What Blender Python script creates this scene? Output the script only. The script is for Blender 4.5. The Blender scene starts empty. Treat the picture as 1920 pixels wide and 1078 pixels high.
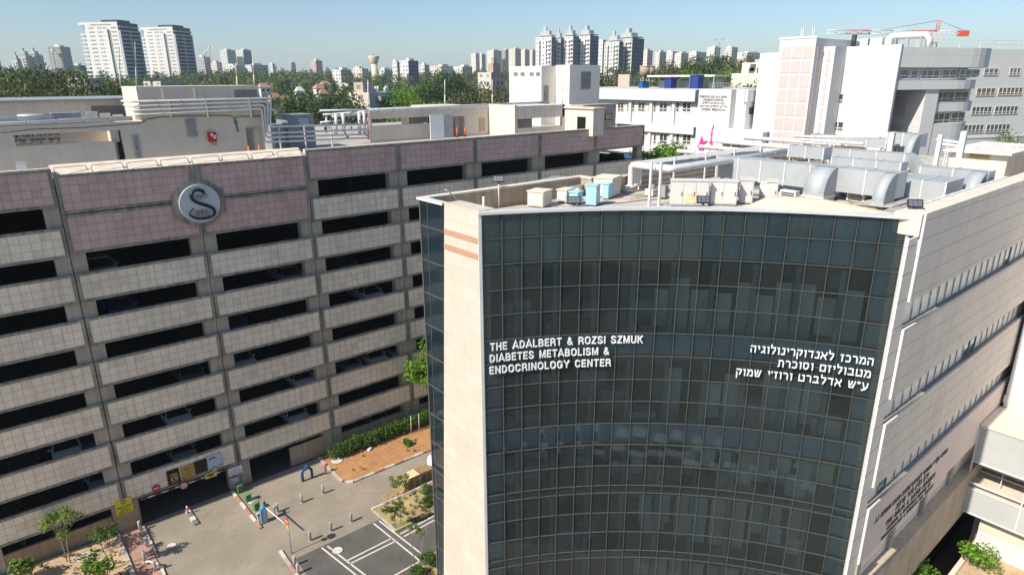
import bpy, math, random
import numpy as np
from mathutils import Vector, Matrix

SC = bpy.context.scene
COL = SC.collection
R_ = random.Random(7)
PI = math.pi

# ---------------------------------------------------------------- camera, sky, sun, exposure
CAMZ = 31.45
F_PX, PITCH, ROLL, AZ = 1217.04, .310987, -.00497, .87573
_F = Vector((math.cos(AZ)*math.cos(PITCH), math.sin(AZ)*math.cos(PITCH), -math.sin(PITCH)))
_R0 = Vector((math.sin(AZ), -math.cos(AZ), 0)); _U0 = _R0.cross(_F)
_R = _R0*math.cos(ROLL)+_U0*math.sin(ROLL); _U = -_R0*math.sin(ROLL)+_U0*math.cos(ROLL)
cam_d = bpy.data.cameras.new("camera"); cam = bpy.data.objects.new("camera", cam_d); COL.objects.link(cam)
cam.matrix_world = Matrix(((_R.x, _U.x, -_F.x, 0), (_R.y, _U.y, -_F.y, 0), (_R.z, _U.z, -_F.z, CAMZ), (0, 0, 0, 1)))
cam_d.sensor_width = 36; cam_d.lens = F_PX/1920*36; cam_d.clip_start = .5; cam_d.clip_end = 12000
SC.camera = cam

SUN_EL, SUN_DX, SUN_DY = math.radians(42.5), -math.cos(math.radians(1.5)), math.sin(math.radians(1.5))
w = bpy.data.worlds.new("World"); SC.world = w; w.use_nodes = True
nt = w.node_tree; bg = nt.nodes["Background"]
sky = nt.nodes.new("ShaderNodeTexSky"); sky.sky_type = 'NISHITA'; sky.sun_disc = False
sky.sun_elevation = SUN_EL; sky.sun_rotation = math.atan2(SUN_DX, SUN_DY)
sky.altitude = 60; sky.air_density = 1.0; sky.dust_density = .85; sky.ozone_density = 4.8
nt.links.new(sky.outputs[0], bg.inputs[0]); bg.inputs[1].default_value = .072
sl = bpy.data.lights.new("sun", 'SUN'); sun = bpy.data.objects.new("sun", sl); COL.objects.link(sun)
sl.energy = 3.2; sl.angle = math.radians(.53); sl.color = (1, .92, .80)
_sd = Vector((SUN_DX*math.cos(SUN_EL), SUN_DY*math.cos(SUN_EL), math.sin(SUN_EL)))
sun.rotation_euler = _sd.to_track_quat('Z', 'Y').to_euler()
SC.view_settings.view_transform = 'Standard'; SC.view_settings.look = 'None'
SC.view_settings.exposure = 0.95; SC.view_settings.gamma = 1.0
SC.cycles.max_bounces = 8; SC.cycles.diffuse_bounces = 3; SC.cycles.glossy_bounces = 4
SC.cycles.transmission_bounces = 6; SC.cycles.transparent_max_bounces = 12
SC.cycles.caustics_reflective = False; SC.cycles.caustics_refractive = False
SC.cycles.sample_clamp_indirect = 6

# ---------------------------------------------------------------- surveyed points: sight line through (px,py), met with a plane
def ray(px, py): return _F*F_PX + _R*(px-960) + _U*(539-py)
CZ = Vector((0, 0, CAMZ))
def PZ(px, py, z): d = ray(px, py); return d*((z-CAMZ)/d.z) + CZ
def PY(px, py, y): d = ray(px, py); return d*(y/d.y) + CZ
def PX(px, py, x): d = ray(px, py); return d*(x/d.x) + CZ
def PP(px, py, p0, n): d = ray(px, py); return d*((p0-CZ).dot(n)/d.dot(n)) + CZ
def PD(px, py, hd): d = ray(px, py); return d*(hd/math.hypot(d.x, d.y)) + CZ

# ---------------------------------------------------------------- mesh builder
class MB:
    def __init__(s): s.v = []; s.f = []; s.m = []; s.s = []; s.uv = {}
    def face(s, pts, m=0, uv=None, smooth=False):
        i = len(s.v); s.v += [tuple(p) for p in pts]; s.f.append(list(range(i, i+len(pts)))); s.m.append(m); s.s.append(smooth)
        if uv: s.uv[len(s.f)-1] = uv
    def box(s, x0, x1, y0, y1, z0, z1, m=0, skip=''):
        if x1 < x0: x0, x1 = x1, x0
        if y1 < y0: y0, y1 = y1, y0
        if z1 < z0: z0, z1 = z1, z0
        i = len(s.v)
        s.v += [(x0,y0,z0),(x1,y0,z0),(x1,y1,z0),(x0,y1,z0),(x0,y0,z1),(x1,y0,z1),(x1,y1,z1),(x0,y1,z1)]
        for k, q in (('b',(0,3,2,1)),('t',(4,5,6,7)),('f',(0,1,5,4)),('r',(1,2,6,5)),('k',(2,3,7,6)),('l',(3,0,4,7))):
            if k in skip: continue
            s.f.append([i+a for a in q]); s.m.append(m); s.s.append(False)
        return s
    def obb(s, c, l, rz=0, m=0, rx=0, ry=0):
        M = Matrix.Translation(c) @ Matrix.Rotation(rz, 4, 'Z') @ Matrix.Rotation(ry, 4, 'Y') @ Matrix.Rotation(rx, 4, 'X')
        i = len(s.v)
        for z in (-.5, .5):
            for x, y in ((-.5,-.5),(.5,-.5),(.5,.5),(-.5,.5)): s.v.append(tuple(M @ Vector((x*l[0], y*l[1], z*l[2]))))
        for q in ((0,3,2,1),(4,5,6,7),(0,1,5,4),(1,2,6,5),(2,3,7,6),(3,0,4,7)):
            s.f.append([i+a for a in q]); s.m.append(m); s.s.append(False)
        return s
    def prism(s, poly, z0, z1, m=0, mt=None, top=True, bot=True):
        a = sum(poly[i][0]*poly[(i+1)%len(poly)][1]-poly[(i+1)%len(poly)][0]*poly[i][1] for i in range(len(poly)))
        if a < 0: poly = poly[::-1]
        n = len(poly); i = len(s.v)
        s.v += [(p[0], p[1], z0) for p in poly]+[(p[0], p[1], z1) for p in poly]
        for k in range(n):
            j = (k+1) % n; s.f.append([i+k, i+j, i+n+j, i+n+k]); s.m.append(m); s.s.append(False)
        if top: s.f.append([i+n+k for k in range(n)]); s.m.append(m if mt is None else mt); s.s.append(False)
        if bot: s.f.append([i+n-1-k for k in range(n)]); s.m.append(m); s.s.append(False)
        return s
    def tube(s, pts, r, n=8, m=0, caps=True):
        pts = [Vector(p) for p in pts]; rs = r if isinstance(r, (list, tuple)) else [r]*len(pts)
        rings = []; up = None
        for k, p in enumerate(pts):
            t = ((pts[k]-pts[k-1]).normalized() if k else Vector()) + ((pts[k+1]-pts[k]).normalized() if k < len(pts)-1 else Vector())
            t.normalize()
            if up is None: up = Vector((0,0,1)) if abs(t.z) < .9 else Vector((1,0,0))
            a = t.cross(up)
            if a.length < 1e-4: a = t.cross(Vector((0,1,0)))
            a.normalize(); b = a.cross(t).normalized(); up = b
            sc = 1.0
            if 0 < k < len(pts)-1:
                c = (pts[k]-pts[k-1]).normalized().dot((pts[k+1]-pts[k]).normalized()); sc = 1/max(.5, math.sqrt(max(.05, (1+c)/2)))
            i = len(s.v); 
            for q in range(n):
                an = 2*PI*q/n; s.v.append(tuple(p + a*(math.cos(an)*rs[k]*(sc if sc>1 else 1)) + b*(math.sin(an)*rs[k])))
            rings.append(i)
        for k in range(len(pts)-1):
            for q in range(n):
                j = (q+1) % n; s.f.append([rings[k]+q, rings[k]+j, rings[k+1]+j, rings[k+1]+q]); s.m.append(m); s.s.append(True)
        if caps:
            s.f.append([rings[0]+q for q in range(n)][::-1]); s.m.append(m); s.s.append(False)
            s.f.append([rings[-1]+q for q in range(n)]); s.m.append(m); s.s.append(False)
        return s
    def cyl(s, x, y, z0, z1, r, n=16, m=0, r1=None): return s.tube([(x,y,z0),(x,y,z1)], [r, r if r1 is None else r1], n, m)
    def build(s, name, mats, parent=None, label=None, org=None):
        me = bpy.data.meshes.new(name)
        o = Vector(org) if org is not None else (Vector(WORG[parent.name]) if parent else Vector((0,0,0)))
        me.from_pydata([(a-o.x, b-o.y, c-o.z) for a, b, c in s.v], [], s.f)
        if not isinstance(mats, (list, tuple)): mats = [mats]
        for mm in mats: me.materials.append(mm)
        if len(mats) > 1: me.polygons.foreach_set('material_index', s.m)
        me.polygons.foreach_set('use_smooth', s.s)
        if s.uv:
            ul = me.uv_layers.new(name='UVMap')
            for fi, uv in s.uv.items():
                p = me.polygons[fi]
                for k, li in enumerate(p.loop_indices): ul.data[li].uv = uv[k]
        me.update()
        ob = bpy.data.objects.new(name, me); COL.objects.link(ob)
        if parent: ob.parent = parent; WORG[ob.name] = tuple(o)
        else: ob.location = o; WORG[ob.name] = tuple(o)
        if label: ob['label'] = label
        return ob
WORG = {}
def thing(name, label, cat, loc=(0,0,0), group=None):
    o = bpy.data.objects.new(name, None); COL.objects.link(o); o.location = loc; WORG[o.name] = tuple(loc)
    o.empty_display_size = .2; o['label'] = label; o['category'] = cat
    if group: o['group'] = group
    return o
def tag(o, label, cat, group=None):
    o['label'] = label; o['category'] = cat
    if group: o['group'] = group
    return o
def kind(o, k, label=None):
    o['kind'] = k
    if label: o['label'] = label
    return o
def copy_tree(o, loc=None, rz=None, label=None, group=None, parent=None):
    c = o.copy(); COL.objects.link(c); c.parent = parent
    if loc is not None: c.location = loc
    if rz is not None: c.rotation_euler = (0, 0, rz)
    if label: c['label'] = label
    if group: c['group'] = group
    for ch in list(o.children): copy_tree(ch, parent=c)
    return c

# ---------------------------------------------------------------- materials
def _new(name):
    m = bpy.data.materials.new(name); m.use_nodes = True
    n = m.node_tree; return m, n, n.nodes["Principled BSDF"], n.nodes, n.links
def _noise(N, L, vec, scale, detail=4, rough=.6):
    t = N.new("ShaderNodeTexNoise"); t.inputs['Scale'].default_value = scale; t.inputs['Detail'].default_value = detail
    t.inputs['Roughness'].default_value = rough; L.new(vec, t.inputs['Vector']); return t
def _ramp(N, L, fac, a, b, lo=.3, hi=.7):
    r = N.new("ShaderNodeMapRange"); r.inputs[1].default_value = lo; r.inputs[2].default_value = hi
    r.inputs[3].default_value = a; r.inputs[4].default_value = b; L.new(fac, r.inputs[0]); return r.outputs[0]
def _math(N, L, op, a, b=None):
    t = N.new("ShaderNodeMath"); t.operation = op
    for i, q in enumerate((a, b)):
        if q is None: continue
        if isinstance(q, (int, float)): t.inputs[i].default_value = q
        else: L.new(q, t.inputs[i])
    return t.outputs[0]
def _mixc(N, L, fac, a, b, mode='MIX'):
    t = N.new("ShaderNodeMix"); t.data_type = 'RGBA'; t.blend_type = mode
    for s_, q in ((t.inputs[0], fac), (t.inputs[6], a), (t.inputs[7], b)):
        if isinstance(q, (int, float)): s_.default_value = q
        elif isinstance(q, tuple): s_.default_value = (*q, 1) if len(q) == 3 else q
        else: L.new(q, s_)
    return t.outputs[2]
def mat(name, col, rough=.75, metal=0, var=.12, scale=1.5, bump=0, streak=0, spec=.35, objvar=0, wear=None):
    """plain painted / cast surface: two sizes of mottling, optional rain streaks and wear of its own"""
    m, n, B, N, L = _new(name)
    g = N.new("ShaderNodeNewGeometry"); P = g.outputs['Position']
    a = _ramp(N, L, _noise(N, L, P, scale, 5).outputs[0], 1-var, 1+var)
    b = _ramp(N, L, _noise(N, L, P, scale*9, 3).outputs[0], 1-var*.5, 1+var*.5)
    f = _math(N, L, 'MULTIPLY', a, b)
    if streak:
        mp = N.new("ShaderNodeMapping"); mp.inputs['Scale'].default_value = (2.2, 2.2, .12); L.new(P, mp.inputs[0])
        f = _math(N, L, 'MULTIPLY', f, _ramp(N, L, _noise(N, L, mp.outputs[0], 1.6, 4).outputs[0], 1-streak, 1.0, .35, .6))
    if objvar:
        oi = N.new("ShaderNodeObjectInfo"); f = _math(N, L, 'MULTIPLY', f, _ramp(N, L, oi.outputs['Random'], 1-objvar, 1+objvar, 0, 1))
    c = _mixc(N, L, 1.0, (*col, 1), f, 'MULTIPLY')
    if wear:
        wf = _ramp(N, L, _noise(N, L, P, wear[1], 6, .7).outputs[0], 0, 1, wear[2], wear[2]+.12)
        c = _mixc(N, L, wf, c, wear[0])
    L.new(c, B.inputs['Base Color']); B.inputs['Roughness'].default_value = rough; B.inputs['Metallic'].default_value = metal
    B.inputs['Specular IOR Level'].default_value = spec
    if bump:
        bp = N.new("ShaderNodeBump"); bp.inputs['Strength'].default_value = bump; bp.inputs['Distance'].default_value = .03
        L.new(_noise(N, L, P, scale*12, 6, .7).outputs[0], bp.inputs['Height']); L.new(bp.outputs[0], B.inputs['Normal'])
    return m
def tilemat(name, c1, c2, grout, gw=.05, rough=.45):
    """tiles counted by the face's UV: one tile per unit"""
    m, n, B, N, L = _new(name)
    u = N.new("ShaderNodeUVMap"); sp = N.new("ShaderNodeSeparateXYZ"); L.new(u.outputs[0], sp.inputs[0])
    fx = _math(N, L, 'FRACT', sp.outputs[0]); fy = _math(N, L, 'FRACT', sp.outputs[1])
    def edge(f, w): return _math(N, L, 'MAXIMUM', _math(N, L, 'LESS_THAN', f, w), _math(N, L, 'GREATER_THAN', f, 1-w))
    e = _math(N, L, 'MAXIMUM', edge(fx, gw*.55), edge(fy, gw*.55))
    fl = N.new("ShaderNodeVectorMath"); fl.operation = 'FLOOR'; L.new(u.outputs[0], fl.inputs[0])
    oi = N.new("ShaderNodeObjectInfo"); ad = N.new("ShaderNodeVectorMath"); ad.operation = 'ADD'
    L.new(fl.outputs[0], ad.inputs[0]); L.new(oi.outputs['Random'], ad.inputs[1])
    wn = N.new("ShaderNodeTexWhiteNoise"); L.new(ad.outputs[0], wn.inputs['Vector'])
    c = _mixc(N, L, wn.outputs[0], c1, c2); c = _mixc(N, L, _ramp(N, L, wn.outputs[0], 0, .5, .90, .93), c, tuple(q*.74 for q in c1))
    g = N.new("ShaderNodeNewGeometry")
    dirt = _ramp(N, L, _noise(N, L, g.outputs['Position'], .35, 5).outputs[0], .86, 1.1)
    c = _mixc(N, L, 1.0, c, dirt, 'MULTIPLY')
    mp = N.new('ShaderNodeMapping'); mp.inputs['Scale'].default_value = (3.2, 3.2, .22); L.new(g.outputs['Position'], mp.inputs[0])
    c = _mixc(N, L, _ramp(N, L, _noise(N, L, mp.outputs[0], 1.1, 5).outputs[0], 0, .34, .52, .72), c, (.30, .26, .20))
    c = _mixc(N, L, _math(N, L, 'MULTIPLY', e, .75), c, grout)
    L.new(c, B.inputs['Base Color']); B.inputs['Roughness'].default_value = rough; B.inputs['Specular IOR Level'].default_value = .3
    return m
def slabmat(name, c1, c2, mortar, bw, bh, msz=.012, off=.5, var=.1, rough=.7, streak=0):
    """stone slabs laid on axis-aligned walls (world metres: x+y along, z up)"""
    m, n, B, N, L = _new(name)
    g = N.new("ShaderNodeNewGeometry"); sp = N.new("ShaderNodeSeparateXYZ"); L.new(g.outputs['Position'], sp.inputs[0])
    cb = N.new("ShaderNodeCombineXYZ"); L.new(_math(N, L, 'ADD', sp.outputs[0], sp.outputs[1]), cb.inputs[0]); L.new(sp.outputs[2], cb.inputs[1])
    t = N.new("ShaderNodeTexBrick"); t.offset = off; L.new(cb.outputs[0], t.inputs['Vector'])
    t.inputs['Color1'].default_value = (*c1, 1); t.inputs['Color2'].default_value = (*c2, 1); t.inputs['Mortar'].default_value = (*mortar, 1)
    t.inputs['Scale'].default_value = 1; t.inputs['Mortar Size'].default_value = msz; t.inputs['Brick Width'].default_value = bw
    t.inputs['Row Height'].default_value = bh; t.inputs['Mortar Smooth'].default_value = .1
    f = _ramp(N, L, _noise(N, L, g.outputs['Position'], .7, 6, .65).outputs[0], 1-var, 1+var)
    if streak:
        mp = N.new("ShaderNodeMapping"); mp.inputs['Scale'].default_value = (2.2, 2.2, .1); L.new(g.outputs['Position'], mp.inputs[0])
        f = _math(N, L, 'MULTIPLY', f, _ramp(N, L, _noise(N, L, mp.outputs[0], 1.6, 4).outputs[0], 1-streak, 1.0, .3, .6))
    L.new(_mixc(N, L, 1.0, t.outputs[0], f, 'MULTIPLY'), B.inputs['Base Color']); B.inputs['Roughness'].default_value = rough
    B.inputs['Specular IOR Level'].default_value = .3
    return m
def facademat(name, wall, win, wx=(.28, .72), wy=(.32, .74), rough=.7, band=None):
    """far blocks: one window opening per UV unit (bay x storey)"""
    m, n, B, N, L = _new(name)
    u = N.new("ShaderNodeUVMap"); sp = N.new("ShaderNodeSeparateXYZ"); L.new(u.outputs[0], sp.inputs[0])
    fx = _math(N, L, 'FRACT', sp.outputs[0]); fy = _math(N, L, 'FRACT', sp.outputs[1])
    def inn(f, a, b): return _math(N, L, 'MULTIPLY', _math(N, L, 'GREATER_THAN', f, a), _math(N, L, 'LESS_THAN', f, b))
    e = _math(N, L, 'MULTIPLY', inn(fx, *wx), inn(fy, *wy))
    fl = N.new("ShaderNodeVectorMath"); fl.operation = 'FLOOR'; L.new(u.outputs[0], fl.inputs[0])
    wn = N.new("ShaderNodeTexWhiteNoise"); L.new(fl.outputs[0], wn.inputs['Vector'])
    e = _math(N, L, 'MULTIPLY', e, _ramp(N, L, wn.outputs[0], .45, 1, 0, .6))
    oi = N.new("ShaderNodeObjectInfo")
    wc = _mixc(N, L, 1.0, (*wall, 1), _ramp(N, L, oi.outputs['Random'], .85, 1.1, 0, 1), 'MULTIPLY')
    L.new(_mixc(N, L, e, wc, win), B.inputs['Base Color']); B.inputs['Roughness'].default_value = rough
    return m
def leafmat(name, c1, c2, trans=.25):
    m, n, B, N, L = _new(name)
    g = N.new("ShaderNodeNewGeometry"); oi = N.new("ShaderNodeObjectInfo")
    f = _ramp(N, L, _noise(N, L, g.outputs['Position'], .9, 3).outputs[0], 0, 1)
    c = _mixc(N, L, f, c1, c2)
    c = _mixc(N, L, 1.0, c, _ramp(N, L, g.outputs['Random Per Island'], .6, 1.4, 0, 1), 'MULTIPLY')
    c = _mixc(N, L, 1.0, c, _ramp(N, L, oi.outputs['Random'], .75, 1.25, 0, 1), 'MULTIPLY')
    L.new(c, B.inputs['Base Color']); B.inputs['Roughness'].default_value = .6; B.inputs['Specular IOR Level'].default_value = .25
    tr = N.new("ShaderNodeBsdfTranslucent"); L.new(c, tr.inputs[0]); mx = N.new("ShaderNodeMixShader"); mx.inputs[0].default_value = trans
    out = n.nodes['Material Output']; L.new(B.outputs[0], mx.inputs[1]); L.new(tr.outputs[0], mx.inputs[2]); L.new(mx.outputs[0], out.inputs[0])
    return m
def glassmat(name, tint, refl=.06, rough=.02, body=None):
    """coated pane: part see-through tint, part mirror; body = opaque backing colour (spandrel)"""
    m, n, B, N, L = _new(name); out = N['Material Output']
    fr = N.new("ShaderNodeFresnel"); fr.inputs[0].default_value = 1.5
    fac = _math(N, L, 'MINIMUM', _math(N, L, 'ADD', _math(N, L, 'MULTIPLY', fr.outputs[0], 1.15), refl), 1.0)
    gl = N.new("ShaderNodeBsdfGlossy"); gl.inputs['Roughness'].default_value = rough; gl.inputs['Color'].default_value = (.86, .95, 1, 1)
    mx = N.new("ShaderNodeMixShader"); L.new(fac, mx.inputs[0])
    if body is None:
        t = N.new("ShaderNodeBsdfTransparent"); t.inputs[0].default_value = (*tint, 1); L.new(t.outputs[0], mx.inputs[1])
    else:
        t = N.new("ShaderNodeBsdfDiffuse"); g = N.new("ShaderNodeNewGeometry")
        L.new(_mixc(N, L, 1.0, (*body, 1), _ramp(N, L, g.outputs['Random Per Island'], .8, 1.25, 0, 1), 'MULTIPLY'), t.inputs[0]); L.new(t.outputs[0], mx.inputs[1])
    L.new(gl.outputs[0], mx.inputs[2]); L.new(mx.outputs[0], out.inputs[0])
    return m

M = {}
M['conc'] = mat('concrete', (.22, .215, .195), .85, var=.16, scale=.9, bump=.2, streak=.25)
M['conc_frame'] = mat('concrete_frame', (.31, .295, .245), .85, var=.24, scale=1.2, streak=.42)
M['conc_warm'] = mat('column_concrete', (.42, .38, .31), .85, var=.12, scale=.8, streak=.2)
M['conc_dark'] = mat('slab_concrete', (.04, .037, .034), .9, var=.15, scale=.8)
M['tile_w'] = tilemat('white_tile', (.785, .70, .56), (.845, .765, .63), (.33, .27, .235))
M['tile_p'] = tilemat('pink_tile', (.54, .375, .335), (.61, .445, .40), (.23, .14, .13))
M['plaster'] = mat('beige_plaster', (.70, .615, .50), .85, var=.07, scale=.6, streak=.05)
M['plaster_l'] = mat('cream_plaster', (.72, .65, .55), .85, var=.07, scale=.6, streak=.1)
M['deck'] = mat('roof_deck', (.52, .465, .395), .9, var=.16, scale=.7, wear=((.30, .265, .22), .4, .54))
M['deck_d'] = mat('grey_roof_deck', (.42, .39, .35), .9, var=.15, scale=.5, wear=((.22, .2, .18), .3, .56))
M['cap'] = mat('cream_cap', (.70, .62, .51), .85, var=.12, scale=1.5)
M['white'] = mat('white_paint', (.63, .62, .595), .55, var=.05, scale=1)
M['white_m'] = mat('white_metal', (.68, .675, .66), .4, var=.05, scale=2)
M['pipe'] = mat('pipe_lagging', (.68, .67, .65), .45, var=.06, scale=2.5)
M['duct'] = mat('galvanised_duct', (.40, .425, .435), .6, metal=.1, var=.07, scale=1.2)
M['duct_f'] = mat('duct_flange', (.62, .615, .60), .5, var=.06)
M['steel_g'] = mat('grey_steel', (.36, .37, .37), .5, metal=.3, var=.1)
M['dark'] = mat('dark_metal', (.035, .036, .04), .5)
M['black'] = mat('black_void', (.006, .006, .007), .9, var=0)
M['alu'] = mat('mullion_alu', (.10, .105, .095), .55, metal=.1, var=.05)
M['alu_w'] = mat('frame_alu', (.66, .675, .66), .4, metal=.15, var=.05)
M['glass_dk'] = glassmat('vision_glass', (.20, .25, .255), .035)
M['glass_sp'] = glassmat('spandrel_glass', (0, 0, 0), .035, body=(.034, .056, .064))
M['glass_bl'] = glassmat('strip_glass', (0, 0, 0), .015, body=(.014, .024, .032))
M['win'] = glassmat('window_glass', (0, 0, 0), .12, body=(.055, .058, .058))
M['win_warm'] = glassmat('warm_window_glass', (0, 0, 0), .1, body=(.14, .085, .055))
M['fin'] = slabmat('fin_stone', (.595, .525, .445), (.555, .485, .405), (.44, .37, .30), 1.25, .62, .011, .37, .055)
M['fin_o'] = mat('orange_stone_band', (.45, .27, .18), .7, var=.1, scale=2)
M['wall_s'] = slabmat('side_stone', (.80, .705, .605), (.775, .68, .58), (.38, .32, .27), 60, .70, .014, 0, .07, streak=.13)
M['wall_sp'] = slabmat('side_stone_pink', (.74, .62, .56), (.72, .60, .545), (.34, .29, .27), 60, 1.4, .004, 0, .06)
M['wall_t'] = slabmat('strip_stone', (.86, .78, .69), (.84, .76, .67), (.36, .32, .28), 60, 1.03, .02, 0, .06)
M['hosp'] = slabmat('white_cladding', (.655, .65, .64), (.64, .635, .625), (.53, .525, .515), 2.6, 1.35, .02, .5, .03)
M['hosp_g'] = slabmat('grey_cladding', (.80, .785, .75), (.78, .765, .73), (.62, .6, .57), 1.5, .8, .015, .5, .04)
M['pink_p'] = mat('pale_pink_panel', (.585, .49, .465), .6, var=.05, scale=1)

def asphaltmat(name, col, lite, dark, sc=.45):
    """worn blacktop: broad patches, tyre-darkened lanes, oil spots, hairline cracks"""
    m, n, B, N, L = _new(name); P = N.new("ShaderNodeNewGeometry").outputs['Position']
    c = _mixc(N, L, _ramp(N, L, _noise(N, L, P, sc*.5, 5, .65).outputs[0], 0, 1, .42, .6), col, lite)
    c = _mixc(N, L, _ramp(N, L, _noise(N, L, P, sc*2.2, 5, .7).outputs[0], 0, .55, .56, .68), c, dark)
    v = N.new("ShaderNodeTexVoronoi"); v.inputs['Scale'].default_value = .8; L.new(P, v.inputs['Vector'])
    c = _mixc(N, L, _ramp(N, L, v.outputs['Distance'], .3, 0, .03, .14), c, tuple(q*.45 for q in dark))
    w_ = N.new("ShaderNodeTexVoronoi"); w_.feature = 'DISTANCE_TO_EDGE'; w_.inputs['Scale'].default_value = .33
    wv = N.new("ShaderNodeVectorMath"); wv.operation = 'ADD'; L.new(P, wv.inputs[0]); L.new(_noise(N, L, P, 1.2, 4).outputs['Color'], wv.inputs[1]); L.new(wv.outputs[0], w_.inputs['Vector'])
    c = _mixc(N, L, _ramp(N, L, w_.outputs['Distance'], .22, 0, .002, .009), c, tuple(q*.5 for q in dark))
    c = _mixc(N, L, 1.0, c, _ramp(N, L, _noise(N, L, P, 14, 3).outputs[0], .88, 1.12), 'MULTIPLY')
    L.new(c, B.inputs['Base Color']); B.inputs['Roughness'].default_value = .92; B.inputs['Specular IOR Level'].default_value = .25
    bp = N.new("ShaderNodeBump"); bp.inputs['Strength'].default_value = .25; bp.inputs['Distance'].default_value = .02; L.new(_noise(N, L, P, 30, 4).outputs[0], bp.inputs['Height']); L.new(bp.outputs[0], B.inputs['Normal'])
    return m
M['asph'] = asphaltmat('worn_asphalt', (.275, .238, .188), (.335, .29, .232), (.20, .175, .14))
M['asph_d'] = asphaltmat('new_asphalt', (.105, .102, .094), (.13, .125, .115), (.075, .073, .068), .7)
M['line'] = mat('road_paint', (.62, .58, .52), .8, var=.12, scale=3)
M['kerb_w'] = mat('white_kerb', (.62, .58, .52), .85, var=.18, scale=3)
M['kerb_r'] = mat('red_kerb', (.42, .22, .17), .85, var=.2, scale=3)
M['kerb_g'] = mat('grey_kerb', (.45, .41, .35), .85, var=.15, scale=3)
M['soil'] = mat('orange_soil', (.45, .235, .105), .95, var=.16, scale=.8, bump=.5, wear=((.40, .25, .13), 1.1, .6))
M['soil_l'] = mat('sandy_soil', (.52, .38, .235), .95, var=.2, scale=1.1, bump=.5, wear=((.36, .27, .15), 1.4, .58))
M['dry'] = mat('dry_bed', (.42, .32, .16), .95, var=.25, scale=.8, bump=.5, wear=((.27, .27, .10), .7, .52))
M['brickp'] = mat('red_paving', (.42, .25, .19), .9, var=.14, scale=2, bump=.2)
M['bark'] = mat('bark', (.30, .25, .20), .9, var=.2, scale=6)
M['bark_d'] = mat('dark_bark', (.13, .10, .08), .9, var=.2, scale=6)
M['land'] = mat('land', (.20, .19, .115), .95, var=.3, scale=.01, wear=((.10, .12, .05), .02, .5))
M['leaf_y'] = leafmat('young_leaf', (.10, .17, .03), (.16, .235, .055))
M['leaf_b'] = leafmat('bright_leaf', (.16, .30, .025), (.11, .22, .025), .35)
M['leaf_d'] = leafmat('dark_leaf', (.06, .10, .036), (.095, .14, .05))
M['leaf_o'] = leafmat('olive_leaf', (.11, .12, .042), (.155, .145, .065))
M['leaf_p'] = leafmat('pine_leaf', (.075, .10, .03), (.11, .14, .045))
M['leaf_h'] = leafmat('hedge_leaf', (.075, .145, .025), (.12, .21, .04))
M['roof_r'] = mat('terracotta', (.40, .24, .17), .85, var=.15, scale=.3)
M['red'] = mat('red_paint', (.52, .03, .04), .4, var=.06)
M['green'] = mat('green_paint', (.075, .17, .06), .6, var=.1)
M['blue'] = mat('blue_paint', (.02, .10, .33), .45, var=.12)
M['cyan'] = mat('cyan_paint', (.05, .33, .50), .4, var=.06)
M['ltblue'] = mat('light_blue_metal', (.36, .63, .74), .5, var=.06)
M['dblue'] = mat('shaded_blue_metal', (.09, .27, .44), .5, var=.06)
M['navy'] = mat('navy_panel', (.02, .045, .22), .5)
M['orange'] = mat('orange_plastic', (.75, .13, .03), .5)
M['yellow'] = mat('yellow_sign', (.62, .64, .03), .5, var=.05)
M['gold'] = mat('gold_sign', (.40, .27, .07), .5, var=.08)
M['navyt'] = mat('emblem_navy', (.012, .018, .032), .35)
M['disc'] = mat('emblem_disc', (.52, .57, .59), .4, var=.04)
M['signblue'] = mat('pale_blue_sign', (.40, .50, .60), .5)
M['wood'] = mat('pallet_wood', (.42, .29, .15), .85, var=.25, scale=5)
M['magenta'] = mat('magenta_panel', (.62, .06, .30), .5)
M['letter'] = mat('letter_white', (.80, .82, .83), .5, var=.03)
M['letter_d'] = mat('letter_dark', (.05, .045, .05), .6, var=.03)
M['tyre'] = mat('tyre', (.02, .02, .02), .9)
M['chrome'] = mat('rim', (.45, .45, .46), .3, metal=.8)
M['carglass'] = glassmat('car_glass', (0, 0, 0), .1, body=(.012, .014, .016))
# ---------------------------------------------------------------- text helper (solid letters from the built-in font)
def text_mesh(s, height, width=None, depth=.03, bold=.0, align='LEFT'):
    """letters as a mesh in x (along), y (up), z (out); cap height = height, overall width = width"""
    cu = bpy.data.curves.new('lettering', 'FONT'); cu.body = s; cu.size = 1; cu.offset = bold; cu.space_character = 1.1; cu.extrude = .5; cu.resolution_u = 3
    ob = bpy.data.objects.new('lettering', cu); COL.objects.link(ob)
    bpy.context.view_layer.update()
    me = bpy.data.meshes.new_from_object(ob.evaluated_get(bpy.context.evaluated_depsgraph_get()))
    bpy.data.objects.remove(ob); bpy.data.curves.remove(cu)
    vs = np.array([v.co[:] for v in me.vertices]); fs = [list(p.vertices) for p in me.polygons]; bpy.data.meshes.remove(me)
    if not len(vs): return vs, fs
    x0, x1 = vs[:,0].min(), vs[:,0].max(); sy = height/.70
    vs[:,1] *= sy; vs[:,0] -= x0; k = (width/(x1-x0)) if width else sy; vs[:,0] *= k
    W_ = vs[:,0].max()
    if align == 'RIGHT': vs[:,0] -= W_
    if align == 'CENTER': vs[:,0] -= W_/2
    vs[:,2] *= depth
    return vs, fs
def heb(s): return s[::-1]
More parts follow.
